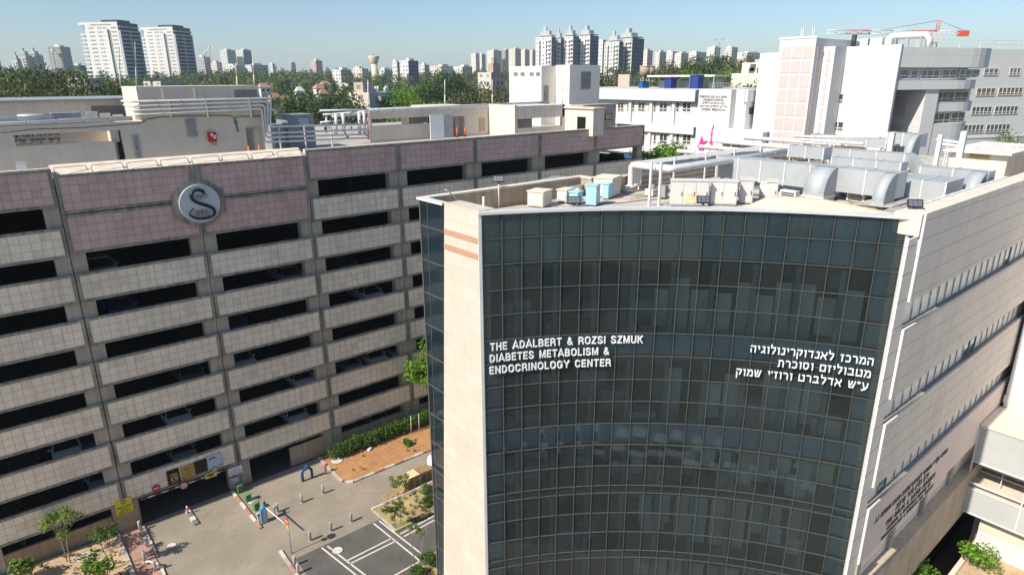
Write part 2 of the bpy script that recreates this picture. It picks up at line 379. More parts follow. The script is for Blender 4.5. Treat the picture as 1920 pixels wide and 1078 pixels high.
# block capitals and Hebrew letters drawn as strokes: width, then polylines in letter-height units
SF = {
'A': (.76, [(0,0),(.38,1),(.76,0)], [(.16,.3),(.6,.3)]), 'B': (.68, [(.08,0),(.08,.92),(.46,.92),(.56,.8),(.56,.64),(.46,.53),(.1,.53)], [(.46,.53),(.6,.4),(.6,.2),(.48,.08),(.08,.08)]),
'C': (.72, [(.64,.68),(.6,.83),(.46,.92),(.24,.92),(.08,.74),(.08,.26),(.24,.08),(.46,.08),(.6,.17),(.64,.32)]), 'D': (.72, [(.08,.0),(.08,.92),(.4,.92),(.62,.72),(.62,.28),(.4,.08),(.08,.08)]),
'E': (.6, [(.6,.92),(.08,.92),(.08,.08),(.6,.08)], [(.1,.51),(.54,.51)]), 'G': (.76, [(.66,.7),(.6,.84),(.46,.92),(.24,.92),(.08,.74),(.08,.26),(.24,.08),(.5,.08),(.66,.2),(.66,.46),(.42,.46)]),
'H': (.7, [(.08,0),(.08,1)], [(.62,0),(.62,1)], [(.1,.52),(.6,.52)]), 'I': (.18, [(.09,0),(.09,1)]), 'K': (.74, [(.08,0),(.08,1)], [(.66,1),(.2,.5)], [(.28,.6),(.68,0)]), 'L': (.58, [(.08,1),(.08,.08),(.58,.08)]),
'M': (.86, [(.08,0),(.08,1)], [(.78,0),(.78,1)], [(.1,.98),(.43,.1),(.76,.98)]), 'N': (.72, [(.08,0),(.08,1)], [(.64,0),(.64,1)], [(.1,.96),(.62,.04)]), 'O': (.78, [(.24,.92),(.08,.74),(.08,.26),(.24,.08),(.54,.08),(.7,.26),(.7,.74),(.54,.92),(.24,.92)]),
'R': (.7, [(.08,0),(.08,.92),(.48,.92),(.58,.8),(.58,.6),(.48,.48),(.1,.48)], [(.44,.48),(.62,.3),(.64,0)]), 'S': (.68, [(.6,.72),(.54,.87),(.42,.93),(.22,.93),(.08,.82),(.08,.66),(.2,.55),(.48,.47),(.6,.34),(.6,.2),(.46,.07),(.2,.07),(.09,.14),(.06,.3)]),
'T': (.66, [(0,.92),(.66,.92)], [(.33,0),(.33,.9)]), 'U': (.72, [(.08,1),(.08,.24),(.22,.08),(.5,.08),(.64,.24),(.64,1)]), 'Y': (.72, [(0,1),(.36,.48),(.72,1)], [(.36,0),(.36,.5)]), 'Z': (.64, [(.03,.92),(.56,.92),(.07,.08),(.62,.08)]),
'&': (.74, [(.72,.0),(.2,.66),(.2,.84),(.32,.93),(.44,.84),(.44,.7),(.1,.4),(.08,.2),(.22,.07),(.42,.09),(.66,.42)]), ' ': (.44,), '.': (.16, [(.08,0),(.08,.16)]), 'V': (.74, [(0,1),(.37,.04),(.74,1)]), 'F': (.58, [(.08,0),(.08,.92),(.58,.92)], [(.1,.5),(.52,.5)]), 'ח': (.76, [(.1,0),(.1,.91),(.66,.91),(.66,0)]), 'ן': (.34, [(.02,.91),(.25,.91),(.25,-.34)]),
'א': (.82, [(.06,1),(.76,0)], [(.74,1),(.72,.66),(.52,.46)], [(.06,0),(.1,.34),(.34,.58)]), 'ב': (.8, [(.04,.91),(.6,.91),(.6,.09)], [(0,.09),(.8,.09)]), 'ג': (.58, [(.14,.91),(.44,.91),(.44,.4),(.54,0)], [(.44,.3),(.02,.05)]), 'ד': (.76, [(0,.91),(.76,.91)], [(.58,0),(.58,.9)]),
'ה': (.76, [(.0,.91),(.66,.91),(.66,0)], [(.1,.56),(.1,0)]), 'ו': (.34, [(.02,.91),(.25,.91),(.25,0)]), 'ז': (.46, [(0,.91),(.46,.91)], [(.26,.9),(.26,0)]), 'ט': (.8, [(.08,1),(.08,.09),(.72,.09),(.72,.9),(.42,.9)]), 'י': (.32, [(.02,.91),(.23,.91),(.23,.5)]),
'כ': (.7, [(.03,.91),(.48,.91),(.6,.74),(.6,.26),(.48,.09),(.03,.09)]), 'ל': (.66, [(.08,1.35),(.08,.91),(.58,.91),(.58,.6),(.3,0)]), 'מ': (.82, [(.04,1),(.26,.76),(.48,.92),(.64,.9),(.74,.7),(.74,.09),(.42,.09)], [(.28,.76),(.08,0)]), 'ם': (.78, [(.02,.91),(.7,.91),(.7,.09),(.09,.09),(.09,.9)]),
'נ': (.54, [(.12,.91),(.46,.91),(.46,.09),(.0,.09)]), 'ס': (.8, [(0,.91),(.64,.91),(.72,.6),(.6,.2),(.44,.09),(.3,.09),(.12,.24),(.1,.9)]), 'ע': (.76, [(.7,1),(.66,.5),(.46,.12),(.0,-.12)], [(.08,1),(.36,.14)]), 'ק': (.74, [(.02,.91),(.66,.91),(.66,.62),(.46,.14)], [(.1,.56),(.1,-.36)]),
'ר': (.66, [(0,.91),(.46,.91),(.57,.76),(.57,0)]), 'ש': (.94, [(.06,1),(.18,.09),(.62,.09),(.86,1)], [(.46,1),(.42,.54),(.16,.4)]), 'ת': (.8, [(0,.04),(.16,.1),(.18,.9)], [(.04,.91),(.58,.91),(.7,.74),(.7,0)]), '”': (.34, [(.06,1.02),(.02,.74)], [(.26,1.02),(.22,.74)]), '’': (.16, [(.09,1.02),(.04,.74)])}
def stroke_text(mb, s, fn, height, width, depth=.04, wt=.17, align='LEFT', gap=.2):
    tot = sum(SF[c][0] for c in s)+gap*(len(s)-1); k = width/tot; x = 0 if align == 'LEFT' else -width; lay = 0
    for c in s:
        for P in SF[c][1:]:
            lay = (lay+1) % 5; d1 = depth+lay*.0022; closed = P[0] == P[-1]; Q = [Vector((x+p[0]*k, p[1]*height, 0)) for p in P]; n = len(Q); hw = wt*height*.5; L_ = []
            for i in range(n):
                a = (Q[i]-Q[i-1]).normalized() if i else ((Q[-1]-Q[-2]).normalized() if closed else None); b_ = (Q[i+1]-Q[i]).normalized() if i < n-1 else ((Q[1]-Q[0]).normalized() if closed else None)
                t_ = ((a or b_)+(b_ or a)).normalized(); nr = Vector((-t_.y,t_.x,0)); co = max(.45, nr.dot(Vector((-(a or b_).y,(a or b_).x,0)))); L_.append((Q[i]+nr*hw/co, Q[i]-nr*hw/co))
            for (p,q),(r,t_) in zip(L_[:-1],L_[1:]):
                mb.face([fn(v.x,v.y,d1) for v in (q,t_,r,p)]); mb.face([fn(p.x,p.y,d1),fn(r.x,r.y,d1),fn(r.x,r.y,0),fn(p.x,p.y,0)]); mb.face([fn(t_.x,t_.y,d1),fn(q.x,q.y,d1),fn(q.x,q.y,0),fn(t_.x,t_.y,0)])
            for (p,q) in (L_[0],L_[-1]): mb.face([fn(p.x,p.y,d1),fn(q.x,q.y,d1),fn(q.x,q.y,0),fn(p.x,p.y,0)])
        x += (SF[c][0]+gap)*k

def text_on(mb, s, fn, height, width=None, depth=.03, bold=.02, align='LEFT', m=0):
    vs, fs = text_mesh(s, height, width, depth, bold, align); i = len(mb.v)
    for v in vs: mb.v.append(tuple(fn(*v)))
    for f in fs: mb.f.append([i+a for a in f]); mb.m.append(m); mb.s.append(False)

# ---------------------------------------------------------------- ground, road, beds
def hill(r): 
    t = min(1, max(0, (r-118)/150)); u = min(1, max(0, (r-270)/480)); return 13*t*t*(3-2*t)+18*u
def gz(x, y): return hill(math.hypot(x, y))
g = MB(); RR = [0,20,60,100,118,130,145,160,180,200,225,250,270,330,420,510,600,675,750,900,1500,3000,6000,9500]; NA = 72
for k, r in enumerate(RR):
    for a in range(NA): g.v.append((r*math.cos(2*PI*a/NA), r*math.sin(2*PI*a/NA), hill(r)-.015))
for k in range(len(RR)-1):
    for a in range(NA):
        b = (a+1) % NA; g.f.append([k*NA+a, (k+1)*NA+a, (k+1)*NA+b, k*NA+b]); g.m.append(0); g.s.append(True)
kind(g.build('ground', M['land']), 'structure')
def sheet(name, poly, z, m, k='structure', sub=None):
    b = MB(); b.face([(p[0], p[1], z) for p in poly], 0); return kind(b.build(name, m), k)
def rect(x0, x1, y0, y1): return [(x0,y0),(x1,y0),(x1,y1),(x0,y1)]
sheet('road', rect(-40, 70, 5, 48.9), 0, M['asph']); sheet('yard_pavement', rect(-14, 25, -70, 5), 0, M['asph_d']); sheet('bounce_sheet', [(-120,-8),(-7,-8),(-7,48.8),(-120,48.8)], .006, mat('bounce_paving', (.56,.50,.42), .9, var=.1, scale=.3))  # western sheet: unseen pale ground added to bounce light onto the shaded fronts
sheet('parking_lot', rect(12.1, 14.4, 8, 38.02)+[], .004, M['asph_d']) if 0 else None
sheet('parking_lot', rect(12.1, 40, 8, 38.03), .004, M['asph_d'])
pl = MB()
def stripe(a, b, wd=.13):
    a = Vector((*a, 0)); b = Vector((*b, 0)); n = (b-a).normalized().cross(Vector((0,0,1)))*wd/2
    pl.face([(p.x, p.y, .009) for p in (a-n, a+n, b+n, b-n)][::-1])
for a, b in (((13.98,37.9),(15.2,30)),((14.36,37.8),(15.62,30)),((14.75,35.54),(18.3,35.58)),((14.75,35.14),(18.33,35.13)),
    ((18.06,37.9),(18.68,31.2)),((18.52,37.9),(19.2,31.2)),((18.98,35.58),(24,35.8)),((19.03,35.17),(24,35.38)),((15.9,32.2),(20.3,32.3)),
    ((11.95,33.5),(14.4,33.6)),((12.2,33.1),(14.5,33.2)),((15.3,31.2),(18.7,31.3))): stripe(a, b)
kind(pl.build('parking_lines', M['line']), 'structure', 'paired cream parking bay lines on dark asphalt')
sheet('garage_shade_floor', rect(-12, 60, 48.95, 82), .01, mat('garage_shade_tone', (.07,.065,.06), .9, var=.2)); sheet('soil_bed', rect(18.75, 62, 43.75, 48.86), .09, M['soil'])  # floor sheet inside the garage darkened to stand for its shade
sheet('dry_bed', rect(18.9, 40, 35.95, 39.25), .09, M['dry'])
b = MB(); XS = [-22,-12,-4,0,3.08]; ZS = [.9,.5,.22,.14,.10]
for k in range(4): b.face([(XS[k],26,ZS[k]),(XS[k+1],26,ZS[k+1]),(XS[k+1],48.86,ZS[k+1]),(XS[k],48.86,ZS[k])])
kind(b.build('sandy_bed', M['soil_l']), 'structure')
sheet('brick_pavement', rect(3.34, 4.74, 26, 48.86), .07, M['brickp'])
# furrows of drip line pipes on the soil
dr = MB()
for k in range(8):
    y = 44.15+k*.42; x0_ = 18.9+R_.random()*2.5; dr.tube([(x0_+i*.9, y+R_.uniform(-.07,.07)+.015*i, .10) for i in range(R_.randint(6,13))], .007, 5)
tag(dr.build('drip_hose', M['dark']), 'thin dark irrigation hoses laid in rows over the orange soil', 'hose')
def kerb_run(name, p0, p1, wd, h, seq, label):
    p0 = Vector((*p0, 0)); p1 = Vector((*p1, 0)); L_ = (p1-p0).length; n = max(1, round(L_/.95)); d = (p1-p0)/n; b = MB(); rz = math.atan2(d.y, d.x)
    for k in range(n):
        c = p0+d*(k+.5); b.obb((c.x, c.y, h/2-.05), (d.length-.025, wd, h+.1), rz + R_.uniform(-.012,.012), seq[k % len(seq)])
    return kind(b.build(name, [M['kerb_w'], M['kerb_r'], M['kerb_g']]), 'structure', label)
kerb_run('kerb', (11.28,48.75), (11.42,42.7), .2, .13, (0,1), 'red and white kerb beside the garage entrance road')
kerb_run('kerb', (11.6,39.4), (11.45,28), .2, .12, (0,2,1), 'worn kerb between the road and the dark parking lot')
kerb_run('kerb', (18.62,48.8), (18.66,44.2), .22, .16, (2,2), 'grey kerb at the end of the orange soil bed')
kerb_run('kerb', (18.75,43.85), (19.3,43.6), .22, .17, (0,), 'broken white kerb corner of the soil bed')
kerb_run('kerb', (19.35,43.6), (45,43.5), .2, .15, (2,0,1,0,1), 'red and white kerb along the orange soil bed')
kerb_run('kerb', (18.7,39.36), (40,39.4), .2, .15, (0,2), 'pale kerb along the dry planting bed')
kerb_run('kerb', (18.78,39.2), (18.85,36.0), .16, .1, (2,), 'low kerb at the end of the dry bed')
kerb_run('kerb', (3.2,48.8), (3.22,26), .24, .2, (2,2,0), 'pale kerb beside the sandy bed')
kerb_run('kerb', (4.82,48.6), (4.86,44.6), .16, .13, (0,2), 'kerb between red paving and road')
kerb_run('kerb', (4.8,43.0), (4.7,26), .16, .13, (0,1), 'painted kerb between red paving and road')
mh = None
for (x, y, r, lb) in ((14.7,36.9,.36,'round pale manhole cover in the dark parking lot'),(12.1,46.4,.4,'round cover in the paving near the green cabinets'),(5.9,45.0,.3,'worn round cover on the entrance road'),(1.0,47.4,.55,'large pale round cover in the sandy bed'),(19.6,47.3,.5,'round cover on the orange soil beside the hedge')):
    t = thing('manhole_cover', lb, 'manhole cover', (x, y, 0), 'manhole covers'); z = .17 if x < 3 else (.1 if x > 18.8 else .006)
    MB().cyl(x, y, z-.1, z+.03, r, 20).build('lid', M['line'], t); f = MB()
    for k in range(20):
        a0, a1 = 2*PI*k/20, 2*PI*(k+1)/20
        f.face([(x+math.cos(a)*q, y+math.sin(a)*q, z+.034) for a, q in ((a0,r*1.02),(a0,r*1.1),(a1,r*1.1),(a1,r*1.02))][::-1])
    f.build('rim', M['conc_dark'], t)

# ---------------------------------------------------------------- parking garage
GY = 48.854
def gx(i): return 12.126+8.0915*(i-2)
def glv(l): return 26.30 if l == 0 else 25.745-3.08*l
GX0, GX1, GY1 = gx(-1), gx(8), GY+34
gar = thing('parking_garage', 'long eight level parking garage with tiled parapet bands and dark open decks', 'parking garage', (gx(3), GY, 0))
def panel(x0, x1, z0, z1, tm, nx, nz, label=None):
    """one precast parapet: concrete frame standing 4 cm proud of the tile field, with its side, top and back faces"""
    b = MB(); y0, y1, yt = GY, GY+.2, GY+.04; w_ = .2; xa, xb, za, zb = x0+w_, x1-w_, z0+w_*.85, z1-w_*.85
    for q in ((x0,x1,z1-w_*.85,z1),(x0,x1,z0,z0+w_*.85),(x0,xa,za,zb),(xb,x1,za,zb)): b.face([(q[0],y0,q[2]),(q[1],y0,q[2]),(q[1],y0,q[3]),(q[0],y0,q[3])], 0)
    for P in ([(xa,y0,za),(xa,yt,za),(xa,yt,zb),(xa,y0,zb)],[(xb,yt,za),(xb,y0,za),(xb,y0,zb),(xb,yt,zb)],[(xa,y0,za),(xb,y0,za),(xb,yt,za),(xa,yt,za)],[(xa,yt,zb),(xb,yt,zb),(xb,y0,zb),(xa,y0,zb)]): b.face(P, 0)
    b.face([(xa,yt,za),(xb,yt,za),(xb,yt,zb),(xa,yt,zb)], 1, [(0,0),(nx,0),(nx,nz),(0,nz)])
    b.box(x0, x1, y0, y1, z0, z1, 0, skip='f')
    return b.build('parapet_panel', [M['conc_frame'], M[tm]], gar, label)
for i in range(-1, 8):
    x0, x1 = gx(i)+.03, gx(i+1)-.03
    for l in range(8):
        if i in (1, 2) and l == 0: panel(x0, x1, 23.47, 25.92, 'tile_p', 15, 4, 'pink tiled panel of the emblem bays')
        elif i in (1, 2) and l == 1: panel(x0, x1, 20.88, 23.40, 'tile_p', 15, 4, 'pink tiled panel of the emblem bays')
        elif l == 0: panel(x0, x1, 23.95, 26.3, 'tile_p', 15, 4, 'pink tiled panel')
        else: panel(x0, x1, glv(l)-1.95, glv(l), 'tile_w', 14, 3)
for i in range(-1, 9):
    b = MB()
    for sx in (-1, 1):
        if i == -1 and sx < 0 or i == 8 and sx > 0: continue
        b.box(gx(i)+sx*.025, gx(i)+sx*.86, GY+.22, GY+.95, -.1, 25.3)
    b.build('column', M['conc_warm'], gar)
for i in range(0, 9, 2):
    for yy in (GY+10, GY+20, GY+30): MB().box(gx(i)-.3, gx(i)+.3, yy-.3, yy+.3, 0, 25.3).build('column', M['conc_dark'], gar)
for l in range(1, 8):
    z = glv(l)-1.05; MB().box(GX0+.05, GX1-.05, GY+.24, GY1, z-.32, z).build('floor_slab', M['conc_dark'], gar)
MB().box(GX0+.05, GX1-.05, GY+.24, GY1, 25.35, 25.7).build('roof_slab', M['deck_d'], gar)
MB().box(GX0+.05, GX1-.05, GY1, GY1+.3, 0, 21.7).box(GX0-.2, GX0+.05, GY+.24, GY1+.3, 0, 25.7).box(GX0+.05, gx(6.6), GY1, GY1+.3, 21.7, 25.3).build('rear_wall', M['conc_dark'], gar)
MB().box(GX1-.15, GX1+.05, GY+.24, GY1, 23.95, 26.3).build('end_parapet', M['conc_frame'], gar)
MB().box(GX1-.15, GX1+.05, GY+.24, GY1, 0, 22.66).build('end_wall', M['conc'], gar)
b = MB()                                                               # low walls closing the ground floor bays
b.box(GX0, gx(1)-.9, GY+.3, GY+.5, -.1, 1.38); b.box(gx(1)-.86, 4.75, GY+.01, GY+.2, -.1, 2.2)
b.build('low_wall', mat('low_wall', (.40, .30, .19), .85, var=.12, streak=.2), gar)
b = MB(); b.box(16.35, gx(3)-.9, GY+.3, GY+.5, -.1, 1.75); b.box(gx(3)+.9, gx(4)-.9, GY+.3, GY+.5, -.1, 1.35)
for i in range(4, 8): b.box(gx(i)+.9, gx(i+1)-.9, GY+.3, GY+.5, -.1, 1.35)
b.build('low_wall', mat('low_wall_tan', (.40, .325, .225), .85, var=.12, streak=.2), gar)
# cream capping: a sloped strip lit from above along the parapets
b = MB()
for (xa, xb, z0) in ((GX0, gx(1)-.05, 26.3), (gx(3)+.05, GX1, 26.3)): b.box(xa, xb, GY+.21, GY+.55, 25.7, z0+.05)
xa, xb = gx(1)+.02, gx(3)-.02
b.face([(xa,GY+.2,25.9),(xb,GY+.2,25.9),(xb,GY+1.25,26.42),(xa,GY+1.25,26.42)]); b.box(xa, xb, GY+1.25, GY+1.45, 25.7, 26.42)
b.build('coping', M['cap'], gar)
# emblem on the pier between the two pink bays
b = MB(); ec = Vector((gx(2), GY-.02, 23.22))
b.box(ec.x-1.72, ec.x+1.72, GY-.06, GY-.005, 22.35, 24.05)
for k in range(24):
    a0, a1 = PI*2*k/24, PI*2*(k+1)/24
    b.face([(ec.x, GY-.07, ec.z)]+[(ec.x+1.66*math.cos(a), GY-.07, ec.z+1.66*math.sin(a)) for a in (a0, a1)])
    b.face([(ec.x+1.66*math.cos(a0), GY-.07, ec.z+1.66*math.sin(a0)), (ec.x+1.66*math.cos(a0), GY, ec.z+1.66*math.sin(a0)), (ec.x+1.66*math.cos(a1), GY, ec.z+1.66*math.sin(a1)), (ec.x+1.66*math.cos(a1), GY-.07, ec.z+1.66*math.sin(a1))])
b.box(ec.x-.42, ec.x+.42, GY-.05, GY-.004, 24.6, 25.9)
eb = b.build('emblem_mount', M['conc_frame'], gar)
b = MB(); b.tube([(ec.x, GY-.08, ec.z), (ec.x, GY-.3, ec.z)], 1.34, 40); b.build('emblem_disc', M['disc'], eb)
def ep(u, v, dy=-.34): return (ec.x+u, GY+dy, ec.z+v)
b = MB()
pts = [(.38,.72),(.26,.86),(.05,.98),(-.2,.98),(-.42,.85),(-.53,.62),(-.48,.38),(-.3,.2),(-.05,.05),(.25,-.1),(.52,-.22),(.78,-.42),(.88,-.66),(.78,-.88),(.5,-1.0),(.1,-1.04),(-.3,-1.0),(-.62,-.86),(-.8,-.64),(-.72,-.42),(-.45,-.25)]
b.tube([ep(*p) for p in pts], [.09,.13]+[.115]*11+[.105]*3+[.09,.08,.065,.05,.035], 8); b.build('emblem_snake', M['navyt'], eb)
b = MB()
def ell(cu, cv, ru, rv, a0, a1, n=18): return [ep(cu+ru*math.cos(a0+(a1-a0)*k/n), cv+rv*math.sin(a0+(a1-a0)*k/n), -.315) for k in range(n+1)]
b.face(ell(.02,-.64,.62,.3,0,2*PI)[:-1]); b.build('emblem_bowl', mat('emblem_mauve', (.40,.34,.35), .5), eb); b = MB(); b.face(ell(.15,.68,.55,.4,PI,2*PI)); b.build('emblem_bowl', bpy.data.materials['emblem_mauve'], eb)
b = MB()
for u in (-.3,-.15,0,.12,.3): b.obb((ec.x+u, GY-.335, ec.z-.62), (.035,.02,.34), 0)
for u, v in ((-.1,.55),(.12,.5),(.34,.58)): b.obb((ec.x+u, GY-.335, ec.z+v), (.14,.02,.05), 0)
b.build('emblem_marks', M['navyt'], eb)

# height bar, signs round the entrance
t = thing('height_bar', 'red and white striped clearance bar hung across the garage entrance', 'height bar', (8, GY-.25, 2.15))
p0, p1 = PY(264, 937, GY-.25), PY(424, 880, GY-.25); b = MB()
for k in range(13):
    a, c = p0.lerp(p1, k/13), p0.lerp(p1, (k+1)/13); b.tube([a, c], .055, 8, k % 2)
b.build('striped_bar', [mat('bar_red', (.33,.05,.08), .5), M['white']], t)
for q in (.03,.5,.97): p = p0.lerp(p1, q); MB().tube([p, (p.x, p.y, 2.9)], .012, 5).build('hanger', M['dark'], t)
def disc_sign(name, lb, px, py, r, y, kind_):
    c = PY(px, py, y); t = thing(name, lb, 'road sign', tuple(c), 'round signs at the garage entrance')
    MB().tube([(c.x, y, c.z), (c.x, y+.05, c.z)], r, 28).build('plate', M['red'] , t)
    if kind_ == 'no': MB().box(c.x-r*.68, c.x+r*.68, y-.02, y-.002, c.z-r*.17, c.z+r*.17).build('bar', M['white'], t)
    else:
        MB().tube([(c.x, y-.012, c.z), (c.x, y+.01, c.z)], r*.74, 28).build('face', M['white'], t)
        m_ = MB(); text_on(m_, '2.2', lambda x, z, o: (c.x+x, y-.014-o, c.z+z-r*.28), r*.55, r*1.0, .01, .03, 'CENTER')
        for s_ in (-1, 1): m_.face([(c.x+s_*r*.2, y-.02, c.z+s_*r*.62*0+ (r*.62 if s_>0 else -r*.62)), (c.x-s_*r*.2, y-.02, (c.z+ r*.62) if s_>0 else c.z-r*.62), (c.x, y-.02, c.z+s_*r*.36)][::(-1 if s_>0 else 1)])
        m_.build('numerals', M['dark'], t)
disc_sign('no_entry_sign', 'round red no entry sign on the band above the entrance', 293, 915, .27, GY-.08, 'no')
disc_sign('clearance_sign', 'round 2.2 clearance sign hanging from middle of striped bar', 345, 910, .29, GY-.36, '2')
disc_sign('clearance_sign', 'round 2.2 clearance sign at the right end over the entrance', 403, 880, .25, GY-.1, '2')
def board(name, lb, x0, x1, z0, z1, mm, lines, y=GY-.06, extra=None, ink='letter', group='sign boards over the garage entrance', cat='sign'):
    t = thing(name, lb, cat, ((x0+x1)/2, y, (z0+z1)/2), group)
    MB().box(x0, x1, y, y+.05, z0, z1).build('board', mm, t)
    if extra: extra(t)
    m_ = MB()
    for s_, u, v, h, wd in lines:
        X_, Z_ = x0+(x1-x0)*u, z0+(z1-z0)*v
        text_on(m_, s_, lambda x, z, o: (X_+x, y-.012-abs(o), Z_+z), h*(z1-z0), wd*(x1-x0) if wd else None, .008, .015, 'CENTER')
    if m_.v: m_.build('lettering', M[ink], t)
    return t
def sx(px, py): p = PY(px, py, GY-.06); return p.x, p.z
xa, za = sx(312, 886); xb, zb = sx(339, 901)
def inner(t):
    b = MB(); b.box(xa+.2, xb-.13, GY-.066, GY-.058, 2.55, 3.32); b.build('panel', M['gold'], t)
    m_ = MB()
    for s_, z in ((heb('פרדז'), 3.05), (heb('באדומה'), 2.6)): text_on(m_, s_, lambda x, zz, o: ((xa+xb)/2+.03+x, GY-.075-abs(o), z+zz), .17, .62, .006, .02, 'CENTER')
    m_.tube([((xa+xb)/2, GY-.068, 2.9), ((xa+xb)/2, GY-.075, 2.9)], .09, 12); m_.build('lettering', M['dark'], t)
z1 = 4.18-.25
board('sign_board', 'black framed yellow parking sign leftmost over the entrance', xa, xb, 2.42, 3.66, mat('sign_black', (.02,.012,.01), .5), ((heb('קבוצת'), .5, .80, .13, .8),), extra=inner, ink='gold')
x2 = PY(340,880,GY).x; x3 = PY(366,870,GY).x; x4 = PY(390,860,GY).x; x5 = PY(416,850,GY).x
board('sign_board', 'plain ochre gold sign with small dark lettering over entrance', x2-.05, x3-.12, 2.46, 3.62, M['gold'], ((heb('מרכז מסחרי'), .5, .68, .09, .66), (heb('קומת כניסה'), .5, .45, .06, .5), (heb('חניון'), .5, .25, .06, .35), ('▲', .42, .82, .09, None)), ink='letter_d')
board('sign_board', 'black sign with white Hebrew lines over the entrance', x3-.08, x4-.14, 2.55, 3.66, mat('sign_black_b', (.015,.017,.02), .5), ((heb('משרד הנציב'), .5, .80, .13, .85), (heb('לרכישת'), .5, .58, .12, .6), (heb('מנויים'), .5, .37, .12, .5), ('← 2', .5, .12, .13, .4)))
board('sign_board', 'pale blue sign with white lettering right over entrance', x4-.1, x5-.05, 2.6, 3.75, M['signblue'], (('ale', .36, .72, .18, .45), (heb('קומה'), .8, .1, .06, .3)))
xe, ze = sx(395, 889)
board('sign_board', 'small yellow entry sign reading כניסה with arrow', xe-.42, xe+.42, ze-.22, ze+.24, M['yellow'], ((heb('כניסה'), .5, .5, .34, .85), ('▼', .5, .1, .22, None)), y=GY-.16, ink='letter_d')
def pcol(u, v): p = PY(u, v, GY+.1); return p.x, p.z
xc, zc = pcol(441, 882)
board('sign_board', 'white notice with dark Hebrew text on the entrance pillar', xc-.52, xc+.55, zc-.36, zc+.32, M['letter'], ((heb('הקניון'), .55, .68, .17, .5), (heb('וחניה למנויים'), .5, .38, .17, .85), (heb('בכניסה הראשית'), .5, .1, .17, .85), ('←', .15, .7, .17, None)), y=GY+.1, ink='letter_d')
board('sign_board', 'small pale blue notice under the white one on the pillar', xc-.38, xc+.12, zc-1.0, zc-.6, mat('notice_blue', (.45,.6,.66), .5), (('P', .3, .3, .3, None),), y=GY+.12, ink='letter_d')
board('sign_board', 'small purple and white notice on the pillar below the big white one', xc-.36, xc+.06, zc-.6, zc-.4, mat('notice_purple', (.30,.10,.24), .5), (('P', .5, .2, .6, None),), y=GY+.1)
xy, zy = pcol(240, 965)
t = board('warning_sign', 'bright yellow warning board with red disc beside the entrance', 3.42, 4.5, 1.5, 2.66, M['yellow'], ((heb('זהירות!'), .5, .40, .14, .8), (heb('כניסה'), .5, .22, .11, .5), (heb('לרכב בלבד'), .5, .05, .12, .7)), y=GY-.02, ink='letter_d')
MB().tube([(3.98, GY-.03, 2.43), (3.98, GY-.035, 2.43)], .17, 20).build('red_disc', M['red'], t)
MB().box(3.86, 4.1, GY-.05, GY-.038, 2.39, 2.47).build('white_bar', M['white'], t)

# ---------------------------------------------------------------- cars: one built with parts, the rest copies
def make_car():
    r = thing('parked_car', 'white car', 'car', (0,0,0)); L_, W_, = 4.3, 1.76
    prof = [(-2.15,.35),(-2.15,.72),(-2.05,.86),(-1.2,.95),(-.95,.98),(1.55,.95),(2.02,.90),(2.15,.7),(2.15,.35)]
    def loft(sec, hw, mb, m=0):
        n = len(sec); ys = [(-hw,.94),(-hw+.1,1),(hw-.1,1),(hw,.94)]; i0 = len(mb.v)
        for y, k in ys:
            for x, z in sec: mb.v.append((x*(k*.5+.5), y, .35+(z-.35)*k))
        for a in range(3):
            for q in range(n):
                p = (q+1) % n; mb.f.append([i0+a*n+q, i0+a*n+p, i0+(a+1)*n+p, i0+(a+1)*n+q]); mb.m.append(m); mb.s.append(False)
        mb.f.append([i0+q for q in range(n)][::-1]); mb.m.append(m); mb.s.append(False); mb.f.append([i0+3*n+q for q in range(n)]); mb.m.append(m); mb.s.append(False)
    b = MB(); loft(prof, W_/2, b); body = b.build('body', [mat('car_paint', (.62,.63,.64), .3, var=.02)], r)
    b = MB(); cab = [(-1.3,.95),(-.55,1.40),(.1,1.46),(.95,1.42),(1.75,.95)]
    n = len(cab); lo, up = .84, .62
    for y in (-1, 1):
        for x, z in cab: b.v.append((x, y*(lo if z < 1 else up), z))
    for q in range(n):
        p = (q+1) % n; b.f.append([q, n+q, n+p, p]); b.m.append(0); b.s.append(False)
    b.f.append([q for q in range(n)]); b.f.append([n+q for q in range(n)][::-1]); b.m += [0,0]; b.s += [False]*2
    b.build('windows', [M['carglass']], r)
    b = MB(); b.box(-.52, .93, -.6, .6, 1.405, 1.475); 
    for y in (-1, 1): b.tube([(-1.3,y*.84,.96),(-.55,y*.63,1.42)], .035, 5); b.tube([(.95,y*.63,1.43),(1.75,y*.84,.96)], .05, 5); b.tube([(.2,y*.64,1.44),(.2,y*.86,.96)], .03, 5)
    rf = b.build('roof', [bpy.data.materials['car_paint']], r)
    for x in (-1.32, 1.3):
        for y in (-.8, .8):
            wh = MB().tube([(x, y-.1, .31), (x, y+.1, .31)], .31, 16).build('wheel', M['tyre'], r)
            MB().tube([(x, y+(.1 if y>0 else -.11), .31), (x, y+(.11 if y>0 else -.1), .31)], .19, 12).build('rim', M['chrome'], wh)
    for y in (-.62, .62):
        MB().obb((-2.12, y, .72), (.1,.3,.14)).build('headlight', M['white'], r); MB().obb((2.1, y, .78), (.1,.26,.16)).build('taillight', M['red'], r)
    for y in (-.98, .98): MB().obb((-.85, y, 1.0), (.1,.16,.12)).build('mirror', [bpy.data.materials['car_paint']], r)
    return r
PAINT = {k: mat('paint_'+k, c, .3, var=.02) for k, c in dict(white=(.50,.51,.52), silver=(.22,.235,.25), grey=(.09,.095,.10), black=(.02,.022,.025), blue=(.03,.07,.25), red=(.25,.02,.02)).items()}
car0 = make_car(); _used = [0]
